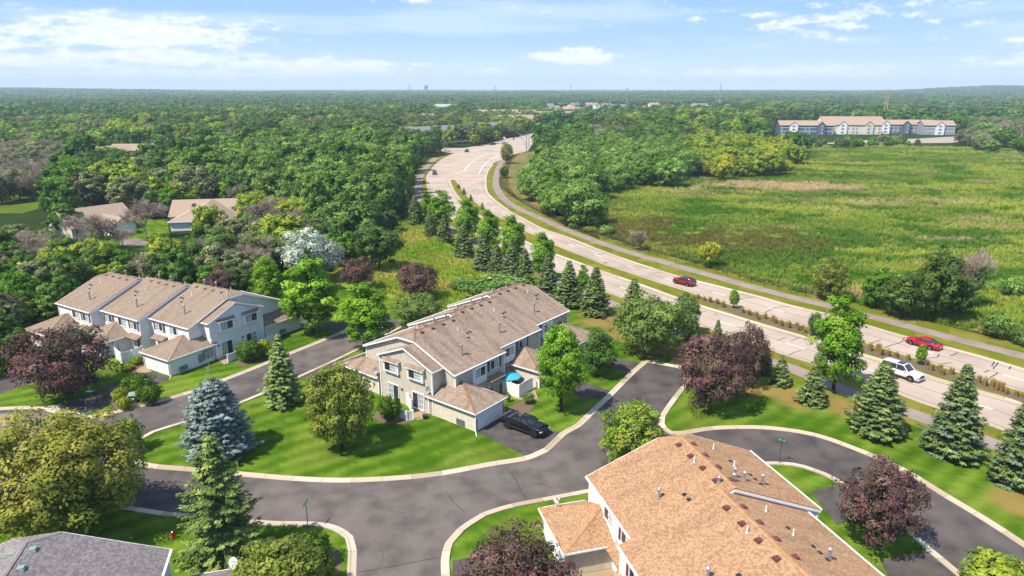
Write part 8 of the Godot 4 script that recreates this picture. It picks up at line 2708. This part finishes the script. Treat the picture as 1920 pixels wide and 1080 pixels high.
	# pylons, masts and a water tower on the skyline
	var wt := thing("water_tower", "water tower on the skyline left of centre", "water tower", Vector3(-520, 12, -4300))
	var w1 := MB.new()
	for k in 6:
		var a := TAU * k / 6.0
		w1.tube(Vector3(cos(a) * 11, 0, sin(a) * 11), Vector3(cos(a) * 9, 38, sin(a) * 9), 1.0, 1.0, 6)
	w1.tube(Vector3.ZERO, Vector3(0, 38, 0), 1.6, 1.6, 8)
	build("legs", w1, M.tower, wt)
	var w2 := MB.new()
	w2.tube(Vector3(0, 36, 0), Vector3(0, 41, 0), 5.0, 13.0, 16)
	w2.tube(Vector3(0, 41, 0), Vector3(0, 48, 0), 13.0, 13.0, 16)
	w2.dome(Vector3(0, 48, 0), Vector3(13, 5, 13), 4, 16)
	build("tank", w2, M.tower, wt)
	for e in [[Vector2(-198.9, -1377.1), 47.0, "tall power mast on the skyline, second left of the water tower"], [Vector2(-34.1, -1454.2), 46.0, "power mast on the skyline above the long white building"], [Vector2(167.4, -2017.7), 52.0, "slender mast near the road's vanishing end"], [Vector2(192.5, -1187.8), 41.0, "tallest steel mast right of the distant road"], [Vector2(479.8, -1637.3), 52.0, "slender mast above the dark woods left of the apartment row"], [Vector2(-262.2, -1637.3), 38.0, "power mast at the left edge of the skyline group"]]:
		mast(e[0], e[1], e[2])
	var py := thing("timber_pylon", "timber power pylon with cross-arms behind the apartment row", "pylon", v3(Vector2(493.2, -930.9)))
	var pl := MB.new()
	for x in [-2.4, 2.4]:
		pl.tube(Vector3(x, 0, 0), Vector3(x * 0.35, 38, 0), 0.8, 0.55, 6)
	build("pole", pl, M.timber, py)
	for y in [20.0, 28.0, 34.0]:
		var am := MB.new()
		am.beam(Vector3(-8, y, 0), Vector3(8, y, 0), 0.5, 0.5)
		build("cross_arm", am, M.timber, py)
	var at := v3(Vector2(493.2, -930.9))
	for k in 4:
		var y: float = [20.0, 20.0, 28.0, 34.0][k]
		var off := Vector3([-8.0, 8.0, 8.0, 0.0][k], 0, 0)
		for dirn in [1.0, -1.0]:
			var wm := MB.new()
			var a := at + off + Vector3(0, y, 0)
			var b := at + off + Vector3(430.0 * dirn, y, 60.0 * dirn)
			var prev := a
			for i in range(1, 13):
				var f := i / 12.0
				var q := a.lerp(b, f) - Vector3(0, 5.0 * 4.0 * f * (1.0 - f), 0)
				wm.tube(prev, q, 0.10, 0.10, 4)
				prev = q
			var o := build("power_line", wm, M.wire, self)
			o.name = unique_name("power_line")
			tag(o, "thin power line hanging from the timber pylon", "power line", "power lines of the timber pylon")


func mast(at: Vector2, h: float, label: String) -> void:
	var o := thing("mast", label, "mast", v3(at, terrain_height(at.x, at.y)))
	var p := MB.new()
	p.tube(Vector3.ZERO, Vector3(0, h, 0), 0.9, 0.45, 8)
	build("pole", p, M.tower, o)
	for y in [0.72, 0.84, 0.95]:
		var a := MB.new()
		a.beam(Vector3(-4.5, h * y, 0), Vector3(4.5, h * y, 0), 0.45, 0.45)
		build("cross_arm", a, M.tower, o)


func apartment_row() -> void:
	# three-storey rows with front gables, stepping along the far edge of the wetland
	var navy := mat(lin(78, 98, 124, 0.8), 0.7)
	var green := mat(lin(214, 212, 196, 0.8), 0.7)
	var pale := mat(lin(232, 232, 230, 0.85), 0.7)
	var grey_s := mat(lin(150, 158, 168, 0.8), 0.7)
	var rows := [
		[Vector2(257.7, -616.9), 46.0, -0.10, navy, "dark blue-grey apartment block at the left end of the long row", 3],
		[Vector2(303.7, -624.5), 44.0, -0.12, green, "pale apartment block in the middle of the long row", 3],
		[Vector2(352.3, -632.2), 52.0, -0.12, navy, "dark blue apartment block with white gables in the long row", 3],
		[Vector2(373.1, -616.9), 26.0, -0.10, grey_s, "grey apartment block with tall white gables, at the right end of the row", 3],
		[Vector2(342.6, -711.5), 60.0, -0.05, pale, "rear apartment block showing only its roof above the row", 0]]
	for e in rows:
		var o := thing("apartment_block", e[4], "apartments", v3(e[0]), e[2])
		var l: float = e[1]
		var w := 15.0
		var hh := 8.4
		var rise := 3.6
		var wm := MB.new()
		for s in [-1.0, 1.0]:
			wm.face([Vector3(-l / 2, 0, s * w / 2), Vector3(l / 2, 0, s * w / 2), Vector3(l / 2, hh, s * w / 2), Vector3(-l / 2, hh, s * w / 2)], Color.WHITE, Vector3(0, 0, s))
			wm.face([Vector3(s * l / 2, 0, -w / 2), Vector3(s * l / 2, 0, w / 2), Vector3(s * l / 2, hh, w / 2), Vector3(s * l / 2, hh + rise, 0), Vector3(s * l / 2, hh, -w / 2)], Color.WHITE, Vector3(s, 0, 0))
		build("wall", wm, e[3], o)
		var rm := MB.new()
		for s in [-1.0, 1.0]:
			roof_slab(rm, [Vector3(-l / 2 - 0.5, hh - 0.3, s * (w / 2 + 0.6)), Vector3(l / 2 + 0.5, hh - 0.3, s * (w / 2 + 0.6)), Vector3(l / 2 + 0.5, hh + rise, 0), Vector3(-l / 2 - 0.5, hh + rise, 0)], 0.25)
		var roof := build("roof", rm, M.roof_far, o)
		if e[5] == 0:
			continue
		var n := int(l / 17.0)
		for i in n:
			var x := l * ((i + 0.5) / n - 0.5)
			var z := w / 2 + 1.6
			var gb := MB.new()
			gb.face([Vector3(x - 3.4, 0, z), Vector3(x + 3.4, 0, z), Vector3(x + 3.4, hh, z), Vector3(x, hh + 3.0, z), Vector3(x - 3.4, hh, z)], Color.WHITE, Vector3(0, 0, 1))
			for s in [-1.0, 1.0]:
				gb.face([Vector3(x + s * 3.4, 0, z), Vector3(x + s * 3.4, 0, w / 2), Vector3(x + s * 3.4, hh, w / 2), Vector3(x + s * 3.4, hh, z)], Color.WHITE, Vector3(s, 0, 0))
			build("gable_bay", gb, pale if i % 2 == 0 else e[3], o)
			var gr := MB.new()
			for s in [-1.0, 1.0]:
				roof_slab(gr, [Vector3(x + s * 3.9, hh - 0.4, z + 0.4), Vector3(x, hh + 3.1, z + 0.4), Vector3(x, hh + 3.1, 1.5), Vector3(x + s * 3.9, hh - 0.4, 6.0)], 0.2)
			build("gable_roof", gr, M.roof_far, roof)
			for y in [1.7, 4.6, 7.4]:
				wall_window(o, Vector3(x, y, z + 0.02), Vector3.RIGHT, Vector3(0, 0, 1), 2.6, 1.5, 1)
				for s in [-1.0, 1.0]:
					wall_window(o, Vector3(x + s * (l / n * 0.5 - 1.6), y, w / 2 + 0.02), Vector3.RIGHT, Vector3(0, 0, 1), 1.7, 1.5, 1)
		for y in [3.1, 6.1]:
			var bm := MB.new()
			bm.box(Vector3(0, y, w / 2 + 0.06), Vector3(l, 0.3, 0.12))
			build("band", bm, M.trim, o)
	tag(ground_piece("bare_earth", flat_mesh(PackedVector2Array([Vector2(215.3, -506.1), Vector2(286.3, -550.1), Vector2(326.9, -562.3), Vector2(373.2, -588.4), Vector2(359.1, -544.2), Vector2(324.5, -516.4), Vector2(266.4, -511.2)]), 0.012), M.sand), "bare sandy ground in front of the apartment row", "ground")


func distant_houses() -> Array:
	return [
		[Vector2(-80.0, -550.1), 0.5, 34.0, 15.0, 6.0, 4.0, M.siding_grey, M.roof_slate, "grey-roofed townhouse row nearest the junction, half hidden by trees"],
		[Vector2(-51.9, -575.0), 0.3, 26.0, 15.0, 6.0, 4.0, M.siding_grey, M.roof_slate, "grey townhouse roof just left of the mast arm signal"],
		[Vector2(-21.5, -624.5), 0.2, 18.0, 14.0, 6.0, 4.0, M.siding_grey, M.roof_slate, "small grey roof above the trees left of the road beyond the junction"],
		[Vector2(0.0, -764.7), 0.3, 48.0, 16.0, 6.5, 5.0, M.siding_tan, M.roof_far, "long brown-grey roof right behind the trees beyond the junction"],
		[Vector2(54.6, -898.4), 0.1, 44.0, 16.0, 6.5, 5.0, M.siding_tan, M.roof_far, "brown-grey roof left of the stretch of road beyond the trees"],
		[Vector2(-22.0, -965.8), 0.0, 60.0, 16.0, 6.5, 5.0, M.siding_tan, M.roof_far, "longest brown-grey roof among the distant trees"],
		[Vector2(-91.0, -868.1), 0.0, 46.0, 14.0, 5.5, 4.0, M.siding_tan, M.roof_far, "low brown roof among trees above the grey-roofed row"],
		[Vector2(22.0, -965.8), 0.9, 30.0, 16.0, 6.5, 5.0, M.siding_tan, M.roof_far, "steep brown roof seen end-on among distant trees"],
		[Vector2(-204.3, -1414.6), 0.9, 16.0, 11.0, 8.0, 4.0, M.siding_white, M.roof_far, "white gabled house standing alone in distant trees"],
		[Vector2(-135.7, -1496.0), 0.7, 16.0, 11.0, 7.0, 4.0, M.siding_white, M.roof_far, "small pale house right of the white gabled house"],
		[Vector2(152.8, -898.4), 0.5, 16.0, 12.0, 6.0, 5.0, M.siding_tan, M.roof_far, "brown roof in the woods right of the distant road"],
		[Vector2(-538.3, -764.7), 0.2, 22.0, 14.0, 5.0, 5.0, M.siding_tan, M.roof_far, "pale brown roof in the trees at the far left"],
		[Vector2(-437.2, -616.9), 0.1, 14.0, 10.0, 4.0, 3.5, M.siding_tan, M.roof_far, "reddish roof below the pale brown one at the far left"],
		[Vector2(-503.9, -868.1), 0.0, 24.0, 14.0, 5.0, 5.0, M.siding_tan, M.roof_far, "brown roof above the dead tree in the old woods"],
		[Vector2(-218.1, -374.0), 0.5, 22.0, 13.0, 4.5, 4.5, M.siding_tan, M.roof_far, "left brown roof half buried in the woods"],
		[Vector2(-209.3, -388.6), 0.1, 26.0, 13.0, 4.5, 4.5, M.siding_tan, M.roof_far, "long brown roof half buried in the woods"],
		[Vector2(-196.3, -394.7), 0.9, 18.0, 12.0, 4.5, 4.0, M.siding_tan, M.roof_far, "right brown roof half buried in the woods"]]
